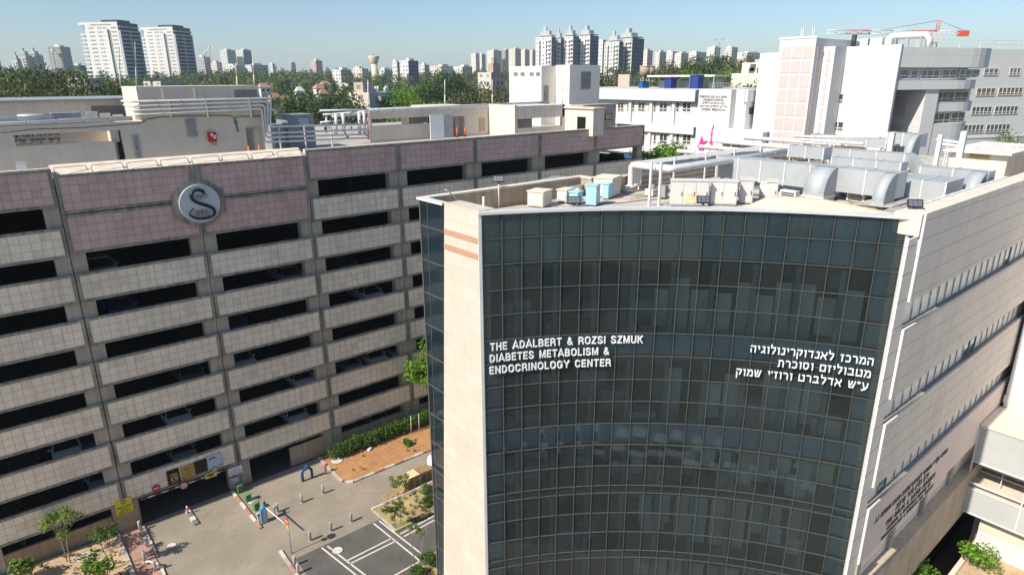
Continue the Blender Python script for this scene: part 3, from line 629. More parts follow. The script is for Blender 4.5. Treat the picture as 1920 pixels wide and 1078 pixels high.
def car(px, py, lvl, colour, label, back=.45, face_in=0, yoff=0, group='cars parked on the garage decks'):
    """lvl: the parapet the car stands behind"""
    zf = glv(lvl)-1.05 if lvl < 8 else 0
    x = PY(px, py, GY+back+2.1).x; rz = PI/2 if not face_in else -PI/2
    o = car0 if not _used[0] else copy_tree(car0); _used[0] = 1
    o.location = (x, GY+back+2.15+yoff, zf); o.rotation_euler = (0,0,rz); o['label'] = label; o['group'] = group
    for ch in o.children:
        if ch.name.split('.')[0] in ('body','roof','mirror'): ch.material_slots[0].link = 'OBJECT'; ch.material_slots[0].material = PAINT[colour]
for c in ((186,497,2,'silver','silver car behind the white parapet right under the emblem bay'),(538,515,3,'silver','pale car second opening below the pink panels, right of the emblem'),
 (640,488,3,'grey','dark grey car glimpsed in the opening near the pier right of the pink bays'),(688,548,4,'white','white car in the middle of the bay beside the glass building'),
 (225,578,3,'blue','blue car low behind parapet under the emblem bay'),(432,605,4,'blue','dark blue car beside the emblem pier, third opening under the pink'),
 (447,672,5,'white','white fronted car beside the emblem pier, fourth opening under the pink'),(352,692,5,'grey','grey car left of the emblem pier in the fourth opening'),
 (560,712,6,'white','pale car in the right end of the bay, two decks over the plaza'),(655,748,6,'silver','silver car left of two in the bay over the hedge'),
 (700,733,6,'white','white car in the middle of the bay over the hedge'),(740,718,6,'silver','pale car at right end of the bay over the hedge'),
 (548,780,7,'white','white car on the lowest deck over the plaza entrance'),(328,780,6,'white','white hatchback two decks above the garage entrance'),
 (338,850,7,'silver','silver car on the deck right over the entrance signs'),(125,845,6,'white','white car half hidden in the left bay above the sandy bed'),
 (172,826,6,'grey','grey car beside the pier left of the entrance bay'),(188,895,7,'silver','silver car at pier end of the left bay, lowest deck'),
 (75,1018,8,'silver','silver van like car behind the low wall over the sandy bed'),(640,795,8,'grey','grey car on the ground deck behind the hedge'),
 (700,775,8,'silver','silver car on the ground deck behind the hedge end'),(1165,292,1,'black','black car on the top deck in the end bay'),
 (40,845,6,'black','black car in the far left bay'),(10,950,7,'black','dark car at the photo edge, lowest deck')): car(*c)
# ---------------------------------------------------------------- street objects
def copies(make, spots, group):
    first = None
    for loc, lb in spots:
        if first is None: first = make(); o = first; o['label'] = lb; o['group'] = group
        else: o = copy_tree(first, label=lb, group=group)
        o.location = loc
        o.rotation_euler = (R_.uniform(-.02,.02), R_.uniform(-.02,.02), R_.uniform(0,.3))
def mk_bollard():
    r = thing('bollard', '', 'bollard'); MB().tube([(0,0,-.1),(0,0,.74),(0,0,.79)], [.1,.1,.085], 14).build('post', M['bol'], r)
    MB().tube([(0,0,.0),(0,0,.035)], .15, 14).build('base_collar', M['kerb_g'], r); return r
M['bol'] = mat('bollard_grey', (.43,.42,.41), .6, var=.12, scale=4, objvar=.15)
copies(mk_bollard, [((16.76,43.77,0),'grey bollard nearest the corner of the orange soil bed'),((14.98,43.75,0),'grey bollard midway between barrier cabinet and soil bed corner'),
  ((13.1,43.8,0),'grey bollard closest to the blue barrier cabinet'),((13.68,39.13,0),'grey bollard in front of the barrier arm, left of three by the parking lot'),
  ((15.27,39.14,0),'grey bollard in the middle of three along the parking lot edge'),((16.88,39.12,0),'grey bollard beside the dry planting bed corner'),
  ((11.82,37.39,0),'grey bollard at the kerb near the road sign, the farther of two'),((11.69,36.52,0),'grey bollard at the kerb at the bottom edge, the nearer of two'),
  ((4.58,48.2,.07),'grey bollard on the red paving close to the garage wall'),((4.54,45.9,.07),'grey bollard on the red paving second from the garage'),
  ((4.1,44.4,.07),'grey bollard on the red paving beside the curved pipe'),((4.44,42.95,.07),'grey bollard on the red paving nearest the bottom edge')], 'grey bollards along the paving')
def mk_cab():
    r = thing('cable_cabinet', '', 'cabinet'); MB().box(-.2,.2,-.2,.2,0,.62).build('body', M['green'], r)
    MB().box(-.22,.22,-.22,.22,.62,.67).build('lid', mat('green_lid', (.13,.26,.11), .6), r)
    MB().box(-.205,-.2,-.15,.15,.06,.56).build('door', mat('green_door', (.10,.22,.08), .6), r); return r
copies(mk_cab, [((11.75,48.3,0),'green utility box at the foot of the entrance pillar'),((11.85,46.7,0),'green utility box in the middle of three beside the kerb'),((12.0,45.2,0),'green utility box nearest the blue barrier cabinet')], 'green utility boxes')
# barrier
t = thing('barrier_gate', 'blue and white parking barrier cabinet with lowered white arm', 'barrier', (11.95,43.35,0))
b = MB(); b.box(11.78,12.1,43.2,43.52,0,1.15); b.build('cabinet', mat('barrier_pale', (.40,.50,.58), .5), t)
MB().box(11.72,11.8,43.2,43.52,.1,1.2).build('side_panel', M['cyan'], t); MB().box(12.1,12.16,43.2,43.52,.1,1.2).build('side_panel', M['cyan'], t)
MB().tube([(11.94,43.36,1.15),(11.94,43.36,1.28),(11.94,43.36,1.42)], [.2,.21,.12], 14).build('head', M['cyan'], t)
ae = PZ(536,1000,0); MB().tube([(12.1,43.3,1.22),(12.55,40.55,1.12)], [.055,.045], 8).build('arm', M['white'], t)
MB().tube([(12.08,43.3,1.22),(12.25,43.9,1.24)], [.06,.1], 8).build('counterweight', M['dark'], t)
t = thing('card_reader', 'slim white and grey reader post beside the blue barrier cabinet', 'reader post', (11.5,43.2,0))
MB().box(11.42,11.58,43.12,43.28,0,1.05).build('post', M['white'], t); MB().box(11.41,11.59,43.1,43.12,.78,1.0).build('screen', M['carglass'], t)
t = thing('intercom_post', 'small white lamp post behind the barrier arm', 'post', (12.75,43.35,0)); MB().cyl(12.75,43.35,0,.85,.035,8).build('post', M['steel_g'], t)
MB().tube([(12.75,43.3,.85),(12.75,43.4,.85)], .12, 12).build('head', M['white'], t)
# no entry sign on its pole
sp_ = Vector((12.13,38.71,0)); t = thing('no_entry_sign', 'round no entry sign with yellow plate on a tall pole at the barrier', 'road sign', tuple(sp_))
MB().tube([(sp_.x,sp_.y,0),(sp_.x,sp_.y,2.98)], .035, 8).build('pole', M['steel_g'], t)
cc = Vector((sp_.x-.05, sp_.y-.02, 2.72)); nn = Vector((-1,-.06,0)).normalized(); side = Vector((-nn.y, nn.x, 0))*-1
def on_sign(u, v, d): return cc + side*u + Vector((0,0,v)) + nn*d
MB().tube([on_sign(0,0,0), on_sign(0,0,.02)], .29, 24).build('disc', M['red'], t)
b = MB(); b.face([on_sign(*q, .024) for q in ((-.2,-.05),(.2,-.05),(.2,.05),(-.2,.05))]); b.build('bar', M['white'], t)
b = MB(); b.obb(on_sign(0,-.5,.01), (.02,.36,.3), math.atan2(nn.y,nn.x)); b.build('plate', mat('amber_plate', (.72,.42,.02), .5), t)
# island with red post in the entrance
t = thing('traffic_island', 'small painted kerb island in the entrance road', 'traffic island', (7.85,47.3,0)); b = MB()
for k, y in enumerate((48.3,47.7,47.1,46.5)): b.obb((7.86+.02*k, y, .06), (.34,.56,.14), .06, k % 2)
b.build('kerb_stones', [M['line'], M['conc']], t)
t = thing('delineator_post', 'red and white flexible post on the entrance island', 'post', (7.78,48.0,.12))
MB().tube([(7.78,48,.1),(7.78,48,.55)], [.07,.055], 10).build('red_tube', M['orange'], t); MB().tube([(7.78,48,.55),(7.78,48,.72)], .056, 10).build('white_band', M['letter'], t)
# blue water pipe arch and red hydrant
t = thing('water_pipe_arch', 'blue arched water supply pipe with valve on the plaza', 'pipe arch', (16.6,46.4,0))
MB().tube([(16.2,46.43,-.05),(16.2,46.43,.75),(16.32,46.42,.98),(16.6,46.41,1.1),(16.85,46.4,1.02),(17.0,46.39,.8),(17.0,46.38,-.05)], .11, 10).build('pipe', mat('navy_pipe', (.015,.06,.19), .45), t)
for x, z in ((16.3,.95),(16.5,1.07),(16.72,1.09)): MB().tube([(x-.03,46.41,z),(x+.03,46.41,z+.01)], .17, 12).build('flange', M['blue'], t)
MB().tube([(16.6,46.41,1.1),(16.6,46.41,1.36)], .03, 6).tube([(16.48,46.41,1.35),(16.72,46.41,1.35)], .025, 6).build('valve_wheel', M['cyan'], t)
t = thing('fire_hydrant', 'red fire hydrant standing at the soil bed kerb', 'hydrant', (18.1,46.2,0)); M['hyd'] = mat('hydrant_red', (.48,.16,.14), .6)
MB().tube([(18.1,46.2,0),(18.1,46.2,.85),(18.1,46.2,1.0)], [.085,.085,.06], 10).build('standpipe', M['hyd'], t)
b = MB(); b.tube([(17.88,46.2,.82),(18.32,46.2,.82)], .08, 10).tube([(18.1,46.0,.72),(18.1,46.4,.72)], .07, 10); b.build('outlet', M['hyd'], t)
t = thing('curved_pipe', 'white bent S shaped pipe lying on the red paving', 'pipe', (4.3,43.6,.1))
MB().tube([(4.15,44.0,.05),(4.1,43.95,.3),(4.25,43.75,.42),(4.45,43.55,.3),(4.5,43.4,.3),(4.62,43.2,.42),(4.72,43.0,.3),(4.75,42.95,.05)], .07, 10).build('pipe', M['line'], t)
# pallets, white bag
PW = M['wood']
def mk_pallet():
    r = thing('wooden_pallet', '', 'pallet'); b = MB()
    for k in range(6): b.box(-.58,.58,-.5+k*.19,-.5+k*.19+.13,.115,.14)
    b.build('top_boards', PW, r); b = MB()
    for x in (-.55,-.05,.45):
        b.box(x,x+.1,-.5,.58,.0,.02)
        for y in (-.5,0,.45): b.box(x,x+.1,y,y+.13,.02,.115)
    b.build('blocks', PW, r); return r
pal0 = mk_pallet(); first = True
for k in range(7):
    o = pal0 if first else copy_tree(pal0); first = False
    o.location = (22.75+R_.uniform(-.03,.03), 40.15+R_.uniform(-.03,.03), .145*k); o.rotation_euler = (0,0,R_.uniform(-.05,.05))
    o['label'] = ['pallet at the bottom of the left pallet stack','second pallet up in the left pallet stack','third pallet up in the left pallet stack','pallet halfway up the left pallet stack','third pallet down in the left pallet stack','pallet just below the top of the left pallet stack','top pallet of the left stack with a pale sheet on it'][k]; o['group'] = 'stacked wooden pallets'
for k in range(7):
    o = copy_tree(pal0, (24.0+R_.uniform(-.03,.03), 40.3+R_.uniform(-.03,.03), .145*k), R_.uniform(-.05,.05), ['pallet at the bottom of the right pallet stack','second pallet up in the right pallet stack','third pallet up in the right pallet stack','pallet halfway up the right pallet stack','third pallet down in the right pallet stack','pallet just below the top of the right pallet stack','top pallet of the right pallet stack'][k], 'stacked wooden pallets')
o = copy_tree(pal0, (21.75,39.95,.5), .1, 'single pallet leaning steeply against the left pallet stack', 'stacked wooden pallets'); o.rotation_euler = (0,-.95,.1)
o = copy_tree(pal0, (20.75,39.85,.0), .2, 'broken pallet lying flat on the road before the stacks', 'stacked wooden pallets')
tag(MB().obb((22.78,40.15,1.05),(1.0,.95,.03),.03).build('plywood_sheet', mat('plywood', (.72,.58,.38), .8, var=.1), org=(22.78,40.15,1.05)), 'pale plywood sheet lying on top of the pallet stack', 'sheet')
t = thing('bulk_bag', 'white bulk bag beside the glass building corner', 'bag', (25.6,40.9,0)); b = MB()
b.tube([(25.6,40.9,0),(25.6,40.9,.15),(25.6,40.9,.75),(25.6,40.9,1.1),(25.6,40.9,1.2)], [.62,.72,.76,.66,.4], 9); b.build('sack', M['letter'], t)
for s_ in (-1,1): MB().tube([(25.6+.4*s_,40.6,1.1),(25.6+.3*s_,40.75,1.4),(25.6+.4*s_,40.95,1.12)], .03, 5).build('strap', M['letter'], t)
o = MB().obb((22.6,47.0,.2),(.35,.25,.18),.4).build('rubbish_bag', M['letter'], org=(23.4,47.2,.09)); tag(o, 'small white plastic bag caught at the foot of the hedge', 'bag')

# ---------------------------------------------------------------- foliage
def leaf_cloud(rng, lumps, n, size, flat=.35):
    """n leaf quads scattered through ellipsoid lumps (cx,cy,cz,rx,ry,rz), denser towards each lump's skin"""
    vol = np.array([l[3]*l[4]*l[5] for l in lumps])**.67; which = rng.choice(len(lumps), n, p=vol/vol.sum()); L_ = np.array(lumps)[which]
    d = rng.normal(size=(n,3)); d /= np.linalg.norm(d, axis=1)[:,None]; r = rng.uniform(.15,1,n)**.42*rng.uniform(.82,1.12,n)
    c = L_[:,:3]+d*r[:,None]*L_[:,3:6]
    nrm = d*.8+rng.normal(size=(n,3))*.75; nrm[:,2] += .35; nrm /= np.linalg.norm(nrm, axis=1)[:,None]
    a = np.cross(nrm, rng.normal(size=(n,3))); a /= np.linalg.norm(a, axis=1)[:,None]; b = np.cross(nrm, a)
    s = size*rng.uniform(.55,1.35,n)[:,None]; q = np.stack([c-a*s*.5, c+b*s*.32-nrm*s*.05, c+a*s*.5, c-b*s*.32-nrm*s*.05], 1)
    return q.reshape(-1,3)
def leaf_mesh(name, q):
    me = bpy.data.meshes.new(name); n = len(q)//4
    me.vertices.add(4*n); me.vertices.foreach_set('co', q.astype('f').ravel()); me.loops.add(4*n); me.loops.foreach_set('vertex_index', np.arange(4*n, dtype='i'))
    me.polygons.add(n); me.polygons.foreach_set('loop_start', np.arange(0,4*n,4,dtype='i')); me.polygons.foreach_set('loop_total', np.full(n,4,'i')); me.update(calc_edges=True); me.validate(); return me
def mk_tree(label, seed, h, rad, lm, bark='bark', n=2500, leaf=.3, trunk=.16, form='round', base=.35, nl=9, stems=1, cat='tree', name='tree'):
    rng = np.random.default_rng(seed); r = thing(name, label, cat)
    lumps = []
    for k in range(nl):
        u = rng.uniform(0,2*PI); rr = rad*rng.uniform(.25,.78); zz = rng.uniform(base+.12, .9)
        if form == 'cone': rr *= (1.08-zz)*1.25; 
        if form == 'flat': zz = rng.uniform(.68,.92)
        s = rad*(rng.uniform(.2,.36) if form == 'sparse' else rng.uniform(.34,.58))*(1.0 if form != 'cone' else (1.15-zz)*1.2)
        lumps.append((rr*math.cos(u), rr*math.sin(u), zz*h, s, s, s*rng.uniform(.6,.9)*(.55 if form == 'flat' else 1)))
    if form != 'sparse': lumps.append((0,0,h*(base+.95)/2,rad*.6,rad*.6,h*(1-base)*.42))
    q = leaf_cloud(rng, lumps, n, leaf); me = leaf_mesh('crown', q); me.materials.append(M[lm]); c = bpy.data.objects.new('crown', me); COL.objects.link(c); c.parent = r
    b = MB()
    for s_ in range(stems):
        ox, oy = (rng.uniform(-.2,.2), rng.uniform(-.2,.2)) if stems > 1 else (0,0)
        top = Vector((ox*4+rng.uniform(-.1,.1)*rad, oy*4+rng.uniform(-.1,.1)*rad, h*(base+.25)))
        b.tube([(ox,oy,-.3),(ox*1.5+rng.uniform(-.05,.05)*h*.2,oy*1.5,h*base*.5),(ox*2.5,oy*2.5,h*base),tuple(top)], [trunk,trunk*.8,trunk*.62,trunk*.35], 7)
        for l in lumps[:min(nl,7)]:
            b.tube([(ox*2.3,oy*2.3,h*base*rng.uniform(.75,1.05)),((ox*2.3+l[0])*.55,(oy*2.3+l[1])*.55,h*base+(l[2]-h*base)*.6),(l[0],l[1],l[2])], [trunk*.42,trunk*.26,trunk*.1], 5)
    b.build('trunk', M[bark], r); return r
def put(o, x, y, z=0, rz=0, s=1, sz=None, label=None, group=None, first=False):
    c = o if first else copy_tree(o)
    c.location = (x,y,z); c.rotation_euler = (0,0,rz); c.scale = (s,s,sz or s)
    if label: c['label'] = label
    if group: c['group'] = group
    return c
# young street trees and shrubs in the foreground
t = mk_tree('slender young tree with feathery crown standing nearest the low garage wall', 3, 4.5, 1.5, 'leaf_y', n=1500, leaf=.15, trunk=.04, form='sparse', base=.52, nl=12, stems=2); put(t, .05, 47.55, .12, first=True)
t = mk_tree('young tree with thin crown at the kerb beside the red paving', 5, 3.9, 1.25, 'leaf_y', n=1000, leaf=.15, trunk=.035, form='sparse', base=.54, nl=10, stems=2); put(t, 2.35, 44.95, .1, first=True)
t = mk_tree('leafy shrub at the bottom left photo corner', 8, 2.1, .95, 'leaf_y', n=620, leaf=.24, trunk=.05, base=.2, nl=7, stems=3, cat='shrub', name='shrub'); put(t, -2.3, 47.0, .25, first=True)
t = mk_tree('bright leafy shrub at the bottom edge of sandy bed', 9, 2.3, 1.0, 'leaf_b', n=620, leaf=.24, trunk=.05, base=.25, nl=7, stems=3, cat='shrub', name='shrub'); put(t, 1.35, 43.5, .12, first=True)
t = mk_tree('spindly young tree with airy crown leaning over the pallets', 12, 4.6, 1.0, 'leaf_y', n=560, leaf=.15, trunk=.03, form='sparse', base=.52, nl=8, cat='tree'); put(t, 19.55, 36.45, .08, first=True)
t = mk_tree('thin young tree in the dry bed nearest its kerb corner', 14, 2.3, .75, 'leaf_y', n=620, leaf=.16, trunk=.045, form='sparse', base=.4, nl=7); put(t, 18.98, 36.3, .08, first=True)
t = mk_tree('thin young tree rising from the planter at the bottom of the parking lot', 15, 3.7, .5, 'leaf_y', n=260, leaf=.15, trunk=.035, form='sparse', base=.66, nl=6, stems=2); put(t, 18.15, 31.9, 0, first=True)
t = mk_tree('low dark green bush at dry bed edge by the glass building', 16, 1.2, .8, 'leaf_h', n=900, leaf=.14, trunk=.05, base=.1, nl=7, stems=3, cat='shrub', name='shrub'); c = PZ(803,948,.1); put(t, c.x, c.y, .08, s=.75, first=True); c = PZ(800,925,.1)
put(t, c.x, c.y, .08, 1.2, .7, label='second dark green bush behind the first in the dry bed')
t2 = mk_tree('rounded shrub in planter at the bottom of the parking lot', 17, 1.1, .75, 'leaf_h', n=800, leaf=.14, trunk=.04, base=.1, nl=7, stems=3, cat='shrub', name='shrub'); put(t2, 18.8, 31.4, .05, first=True)
put(t2, 17.6, 30.9, .05, 2, 1.0, label='shrub nearest the bottom edge below the thin planter tree')
sheet('planter_bed', [(17.2,28),(21,28),(21,31.0),(18.3,32.0),(17.2,30.9)], .05, M['dry'])
t = mk_tree('tall bright green tree rising beside the glass building corner', 21, 9.0, 2.2, 'leaf_b', n=3400, leaf=.28, trunk=.09, base=.42, nl=12, stems=3); put(t, 29.0, 46.6, .1, first=True)
o = mk_tree('small dark tuft of grass on the orange soil', 23, .6, .5, 'leaf_h', n=240, leaf=.3, trunk=.02, base=.05, nl=4, cat='plant', name='grass_tuft'); put(o, 25.7, 45.5, .08, first=True)
# hedge along the garage foot
rng = np.random.default_rng(31); lumps = [(19.6+k*.42, 47.75+rng.uniform(-.12,.12)+min(0,(k-8)*.0), .75+rng.uniform(-.1,.12), .6, .72, .72) for k in range(34)]
me = leaf_mesh('hedge', leaf_cloud(rng, [(a-19.6,b_-47.75,c_,d,e,f) for a,b_,c_,d,e,f in lumps], 15000, .15)); me.materials.append(M['leaf_h'])
t = thing('hedge', 'long clipped green hedge along the foot of the garage', 'hedge', (19.6,47.75,.05)); o = bpy.data.objects.new('foliage', me); COL.objects.link(o); o.parent = t
b = MB()
for k in range(0,34,2): b.tube([(19.6+k*.42,47.75,0),(19.6+k*.42+.1,47.72,.6)], .04, 5)
b.build('stems', M['bark_d'], t)
# sparse weeds on the beds
rng = np.random.default_rng(5); qs = []
for (x0,x1,y0,y1,n,z) in ((-3,3,43,48.6,60,.14),(19,25,36,39.2,90,.1),(19,28,44,47,7,.1)):
    for k in range(n):
        x, y = rng.uniform(x0,x1), rng.uniform(y0,y1); qs.append(leaf_cloud(rng, [(x,y,z+(.12 if x>3 else .12+max(0,-x)*.08),.14,.14,.1)], 14, .13))
me = leaf_mesh('weeds', np.concatenate(qs)); me.materials.append(M['leaf_o']); o = bpy.data.objects.new('weeds', me); COL.objects.link(o); kind(o, 'stuff', 'scattered weeds and leaf litter on the planting beds')
# low stakes and a fence wire beside the hedge tree
for k, (x,y,lb) in enumerate(((26.9,47.0,'pale wooden stake left of the bright tree by the hedge'),(27.7,46.9,'pale wooden stake right of the bright tree by the hedge'))):
    tag(MB().tube([(x,y,0),(x+.05,y,1.9)], .035, 6).build('tree_stake', M['line'], org=(x,y,0)), lb, 'stake', 'stakes by the hedge')
# ---------------------------------------------------------------- medical centre with the concave glass front
OC = Vector((4.975, -1.684, 0)); RA = 22.962; A0 = math.atan2(19.2+1.684, 14.52-4.975); ALEN = 15.702
def arc(s, z=0, d=0):
    """point on the concave front, s metres from its left edge, d metres behind the glass (minus: in front)"""
    a = A0-s/RA; return Vector((OC.x+(RA+d)*math.cos(a), OC.y+(RA+d)*math.sin(a), z))
med = thing('medical_center', 'medical center with a concave dark glass front, stone fin and pale stone side wall', 'building', (25.57, 8.5, 0))
def panemat(name, tint, haze_tint, k):
    """tinted curtain wall glass: see-through tint under a thin grey-green film, with a mirror coat"""
    m, n, B, N, L = _new(name); out = N['Material Output']; oi = N.new("ShaderNodeNewGeometry")
    fr = N.new("ShaderNodeFresnel"); fr.inputs[0].default_value = 1.52; gl = N.new("ShaderNodeBsdfGlossy"); gl.inputs['Roughness'].default_value = .005; gl.inputs['Color'].default_value = (.86,.97,1,1)
    t = N.new("ShaderNodeBsdfTransparent"); t.inputs[0].default_value = (*tint,1); d = N.new("ShaderNodeBsdfDiffuse")
    L.new(_mixc(N, L, 1.0, (*haze_tint,1), _ramp(N, L, oi.outputs['Random Per Island'], .8, 1.2, 0, 1), 'MULTIPLY'), d.inputs[0])  # diffuse share mixed in to stand for haze and reflection on the glass
    a = N.new("ShaderNodeMixShader"); a.inputs[0].default_value = k; L.new(t.outputs[0], a.inputs[1]); L.new(d.outputs[0], a.inputs[2])
    b = N.new("ShaderNodeMixShader"); L.new(_math(N, L, 'MULTIPLY', fr.outputs[0], 1.25), b.inputs[0]); L.new(a.outputs[0], b.inputs[1]); L.new(gl.outputs[0], b.inputs[2]); L.new(b.outputs[0], out.inputs[0]); return m
M['pane'] = panemat('curtain_pane', (.76, .83, .83), (.098, .122, .116), .2)
M['backing'] = mat('spandrel_backing', (.30, .435, .485), .7, var=.1, scale=.5, objvar=.05)
M['int_floor'] = mat('interior_floor', (.20, .18, .16), .6, var=.12); M['int_wall'] = mat('interior_wall', (.19, .18, .17), .8, var=.25, scale=.5); M['int_ceil'] = mat('interior_ceiling', (.20,.20,.195), .9, var=.1)
M['int_col'] = mat('interior_column', (.26, .30, .31), .7)
ZR = [26.62,25.64,24.61,23.56,22.53,21.47,20.44,19.38,18.36,17.32,16.27,15.22,14.21,13.82,12.77,11.74,10.72,10.33]
while ZR[-1] > 1: ZR.append(ZR[-1]-1.03)
NC = 20; SP = {0,1,5,9}
pv = MB(); bk = MB(); rr = random.Random(3)
for c in range(NC):
    s0, s1 = ALEN*c/NC, ALEN*(c+1)/NC
    for r in range(len(ZR)-1):
        t = [rr.uniform(-.006,.006) for _ in range(3)]
        pv.face([arc(s0,ZR[r+1],t[0]), arc(s0,ZR[r],t[0]+t[2]), arc(s1,ZR[r],t[1]+t[2]), arc(s1,ZR[r+1],t[1])][::-1])
        if r in SP or c == NC-1 or (c == 0 and r > 4):
            bk.face([arc(s0+.02,ZR[r+1]+.02,.2), arc(s0+.02,ZR[r]-.02,.2), arc(s1-.02,ZR[r]-.02,.2), arc(s1-.02,ZR[r+1]+.02,.2)][::-1])
            for e0 in (s0+.015, s1-.015): bk.face([arc(e0,ZR[r+1],.03), arc(e0,ZR[r],.03), arc(e0,ZR[r],.2), arc(e0,ZR[r+1],.2)], 1)  # reveals coloured dark, standing for the shadow margin round each backing
            bk.face([arc(s0,ZR[r]-.015,.03), arc(s1,ZR[r]-.015,.03), arc(s1,ZR[r]-.015,.2), arc(s0,ZR[r]-.015,.2)], 1)
kind(pv.build('glass_pane', M['pane'], med), 'stuff'); kind(bk.build('spandrel_backing', [M['backing'], M['dark']], med), 'stuff')
b = MB()
for c in range(NC+1):
    s = ALEN*c/NC; a = A0-s/RA; p = arc(s, 0, -.02); b.obb((p.x,p.y,13.3), (.085,.022,26.6), a)
for z in ZR[1:]:
    for c in range(NC): p = arc(ALEN*(c+.5)/NC, z, -.012); b.obb((p.x,p.y,z), (.075,ALEN/NC-.022,.022), A0-ALEN*(c+.5)/NC/RA)
kind(b.build('mullions', M['alu'], med), 'stuff')
b = MB()
for s in (-.07, ALEN+.07): p = arc(s, 0, 0); b.obb((p.x,p.y,13.33), (.13,.12,26.66), A0-s/RA)
N_ = 24
for k in range(N_):
    s0, s1 = -.14+(ALEN+.28)*k/N_, -.14+(ALEN+.28)*(k+1)/N_
    q = [arc(s0,0,-.16), arc(s1,0,-.16), arc(s1,0,.22), arc(s0,0,.22)]; b.prism([(v.x,v.y) for v in q], 26.60, 26.70)
b.build('edge_frame', M['alu_w'], med)
# inside: floors, columns, back wall, ceiling voids
def arcpoly(d, extra): return [(arc(ALEN*k/16,0,d).x, arc(ALEN*k/16,0,d).y) for k in range(17)]+extra
for z in (20.45, 16.3, 13.84, 10.35, 6.2, 2.1):
    MB().prism(arcpoly(.22, [(42,9),(42,23),(15,23)]), z-.28, z, 0).build('floor_slab', M['int_floor'], med)
MB().prism(arcpoly(.22, [(42,9),(42,23),(15,23)]), 24.55, 24.6, 0).build('ceiling', M['int_ceil'], med)
b = MB()
for k in range(20):
    q = [arc(ALEN*k/20,0,6.0), arc(ALEN*(k+1)/20,0,6.0)]; b.face([(q[0].x,q[0].y,0),(q[1].x,q[1].y,0),(q[1].x,q[1].y,24.5),(q[0].x,q[0].y,24.5)])
b.build('inner_wall', M['int_wall'], med); b = MB()
for c in range(2, NC, 2): p = arc(ALEN*c/NC-.12, 0, .55); b.obb((p.x,p.y,12.2), (.3,.17,24.4), A0-ALEN*c/NC/RA)
b.build('inner_column', M['int_col'], med)
b = MB(); rr = random.Random(19)                                       # pale partitions close behind the right hand panes catch the sun
for z in (20.5,16.35,13.86,10.4,6.3,2.2):
    for c in range(9,19):
        if rr.random() < (.25 if c < 12 else .12): continue
        s0, s1 = ALEN*c/NC+rr.uniform(.0,.2), ALEN*(c+1)/NC-rr.uniform(0,.15); d = 1.15+.35*((c//3) % 2); z0 = z+rr.choice((0,0,.75)); z1 = z+rr.choice((2.4,2.9,2.9)) if z > 14.5 else z+(2.1 if z > 13 else 2.9)
        b.face([arc(s0,z0,d), arc(s0,z1,d), arc(s1,z1,d), arc(s1,z0,d)][::-1])
kind(b.build('partition', mat('partition_grey', (.66,.65,.59), .8, var=.12), med), 'stuff')
b = MB(); rr = random.Random(11)                                       # desks, cabinets and machines just inside
for z in (20.45,16.3,13.84,10.35):
    for k in range(26):
        s = rr.uniform(.6, ALEN-.6); d = rr.uniform(1.0,4.8); h = rr.choice((.75,.8,1.1,1.5)); p = arc(s,0,d); b.obb((p.x,p.y,z+h/2), (rr.uniform(.4,.9),rr.uniform(.5,1.5),h), A0-s/RA+rr.uniform(-.3,.3), rr.randrange(3))
kind(b.build('furniture', [M['int_wall'], M['int_col'], M['white']], med), 'stuff')
b = MB()
for z in (13.84,10.35,6.2):                                            # roller blinds half lowered behind the right hand panes
    for c in range(11,19):
        if rr.random() < .75: s0 = ALEN*c/NC+.09; s1 = s0+rr.uniform(.42,.6); z0 = z+rr.uniform(.7,1.4); b.face([arc(s0,z0,.4), arc(s0,z0+rr.uniform(.6,.95),.4), arc(s1,z0+.8,.4), arc(s1,z0,.4)][::-1])
kind(b.build('roller_blinds', mat('blind', (.55,.54,.49), .8), med), 'stuff')
# stone fin, corner glass strip, remaining walls
b = MB(); yt = lambda z: 21.62+(26.65-z)*.0667
P = [(19.32,0),(yt(0),0),(yt(26.72),26.72),(19.32,26.72)]
b.face([(14.5,y,z) for y,z in P][::-1]); b.face([(14.5,19.32,0),(14.5,19.32,26.72),(15.0,19.32,26.72),(15.0,19.32,0)][::-1])
b.face([(14.5,19.32,26.72),(14.5,yt(26.72),26.72),(15.3,yt(26.72),26.72),(15.3,19.32,26.72)][::-1]); b.face([(14.5,yt(0),0),(14.5,yt(26.72),26.72),(15.3,yt(26.72),26.72),(15.3,yt(0),0)])
b.build('stone_fin', M['fin'], med); b = MB()
for z0, z1 in ((25.42,25.65),(24.78,25.02)): b.box(14.485, 14.52, 19.3, yt(z0)-.01, z0, z1)
b.build('stone_band', M['fin_o'], med)
b = MB(); mu = MB(); zs = [26.6]+[25.5-1.5*k for k in range(17)]+[0]
for k in range(len(zs)-1):
    ya = lambda z: yt(z)+.02
    for (f0, f1) in ((0,.68),(.68,1)):
        q = [(14.53+rr.uniform(-.003,.003), ya(z)+(23.5-ya(z))*f, z) for z, f in ((zs[k+1],f0),(zs[k+1],f1),(zs[k],f1),(zs[k],f0))]; b.face(q[::-1])
    if k: mu.box(14.5, 14.55, ya(zs[k]), 23.5, zs[k]-.02, zs[k]+.02)
mu.face([(14.505, yt(z)+(23.5-yt(z))*.68+d, z) for z, d in ((0,-.015),(0,.015),(26.6,.015),(26.6,-.015))][::-1])
mu.box(14.5, 14.58, 23.47, 23.55, 0, 26.6)
b.build('corner_glazing', M['glass_bl'], med); mu.build('corner_mullions', M['alu'], med)
MB().prism([(14.4,19.3),(14.4,23.62),(14.72,23.62),(14.72,19.3)], 26.73, 26.8).build('coping', M['letter'], med) if 0 else None
b = MB(); b.box(14.42, 14.75, yt(26)+.02, 23.6, 26.6, 26.7); b.build('coping', M['white'], med)
XE = 56.0
b = MB(); b.box(14.6, XE, 23.35, 23.55, 0, 25.7).box(XE-.2, XE, 8.6, 23.4, 0, 25.7); b.build('rear_wall', M['plaster'], med)
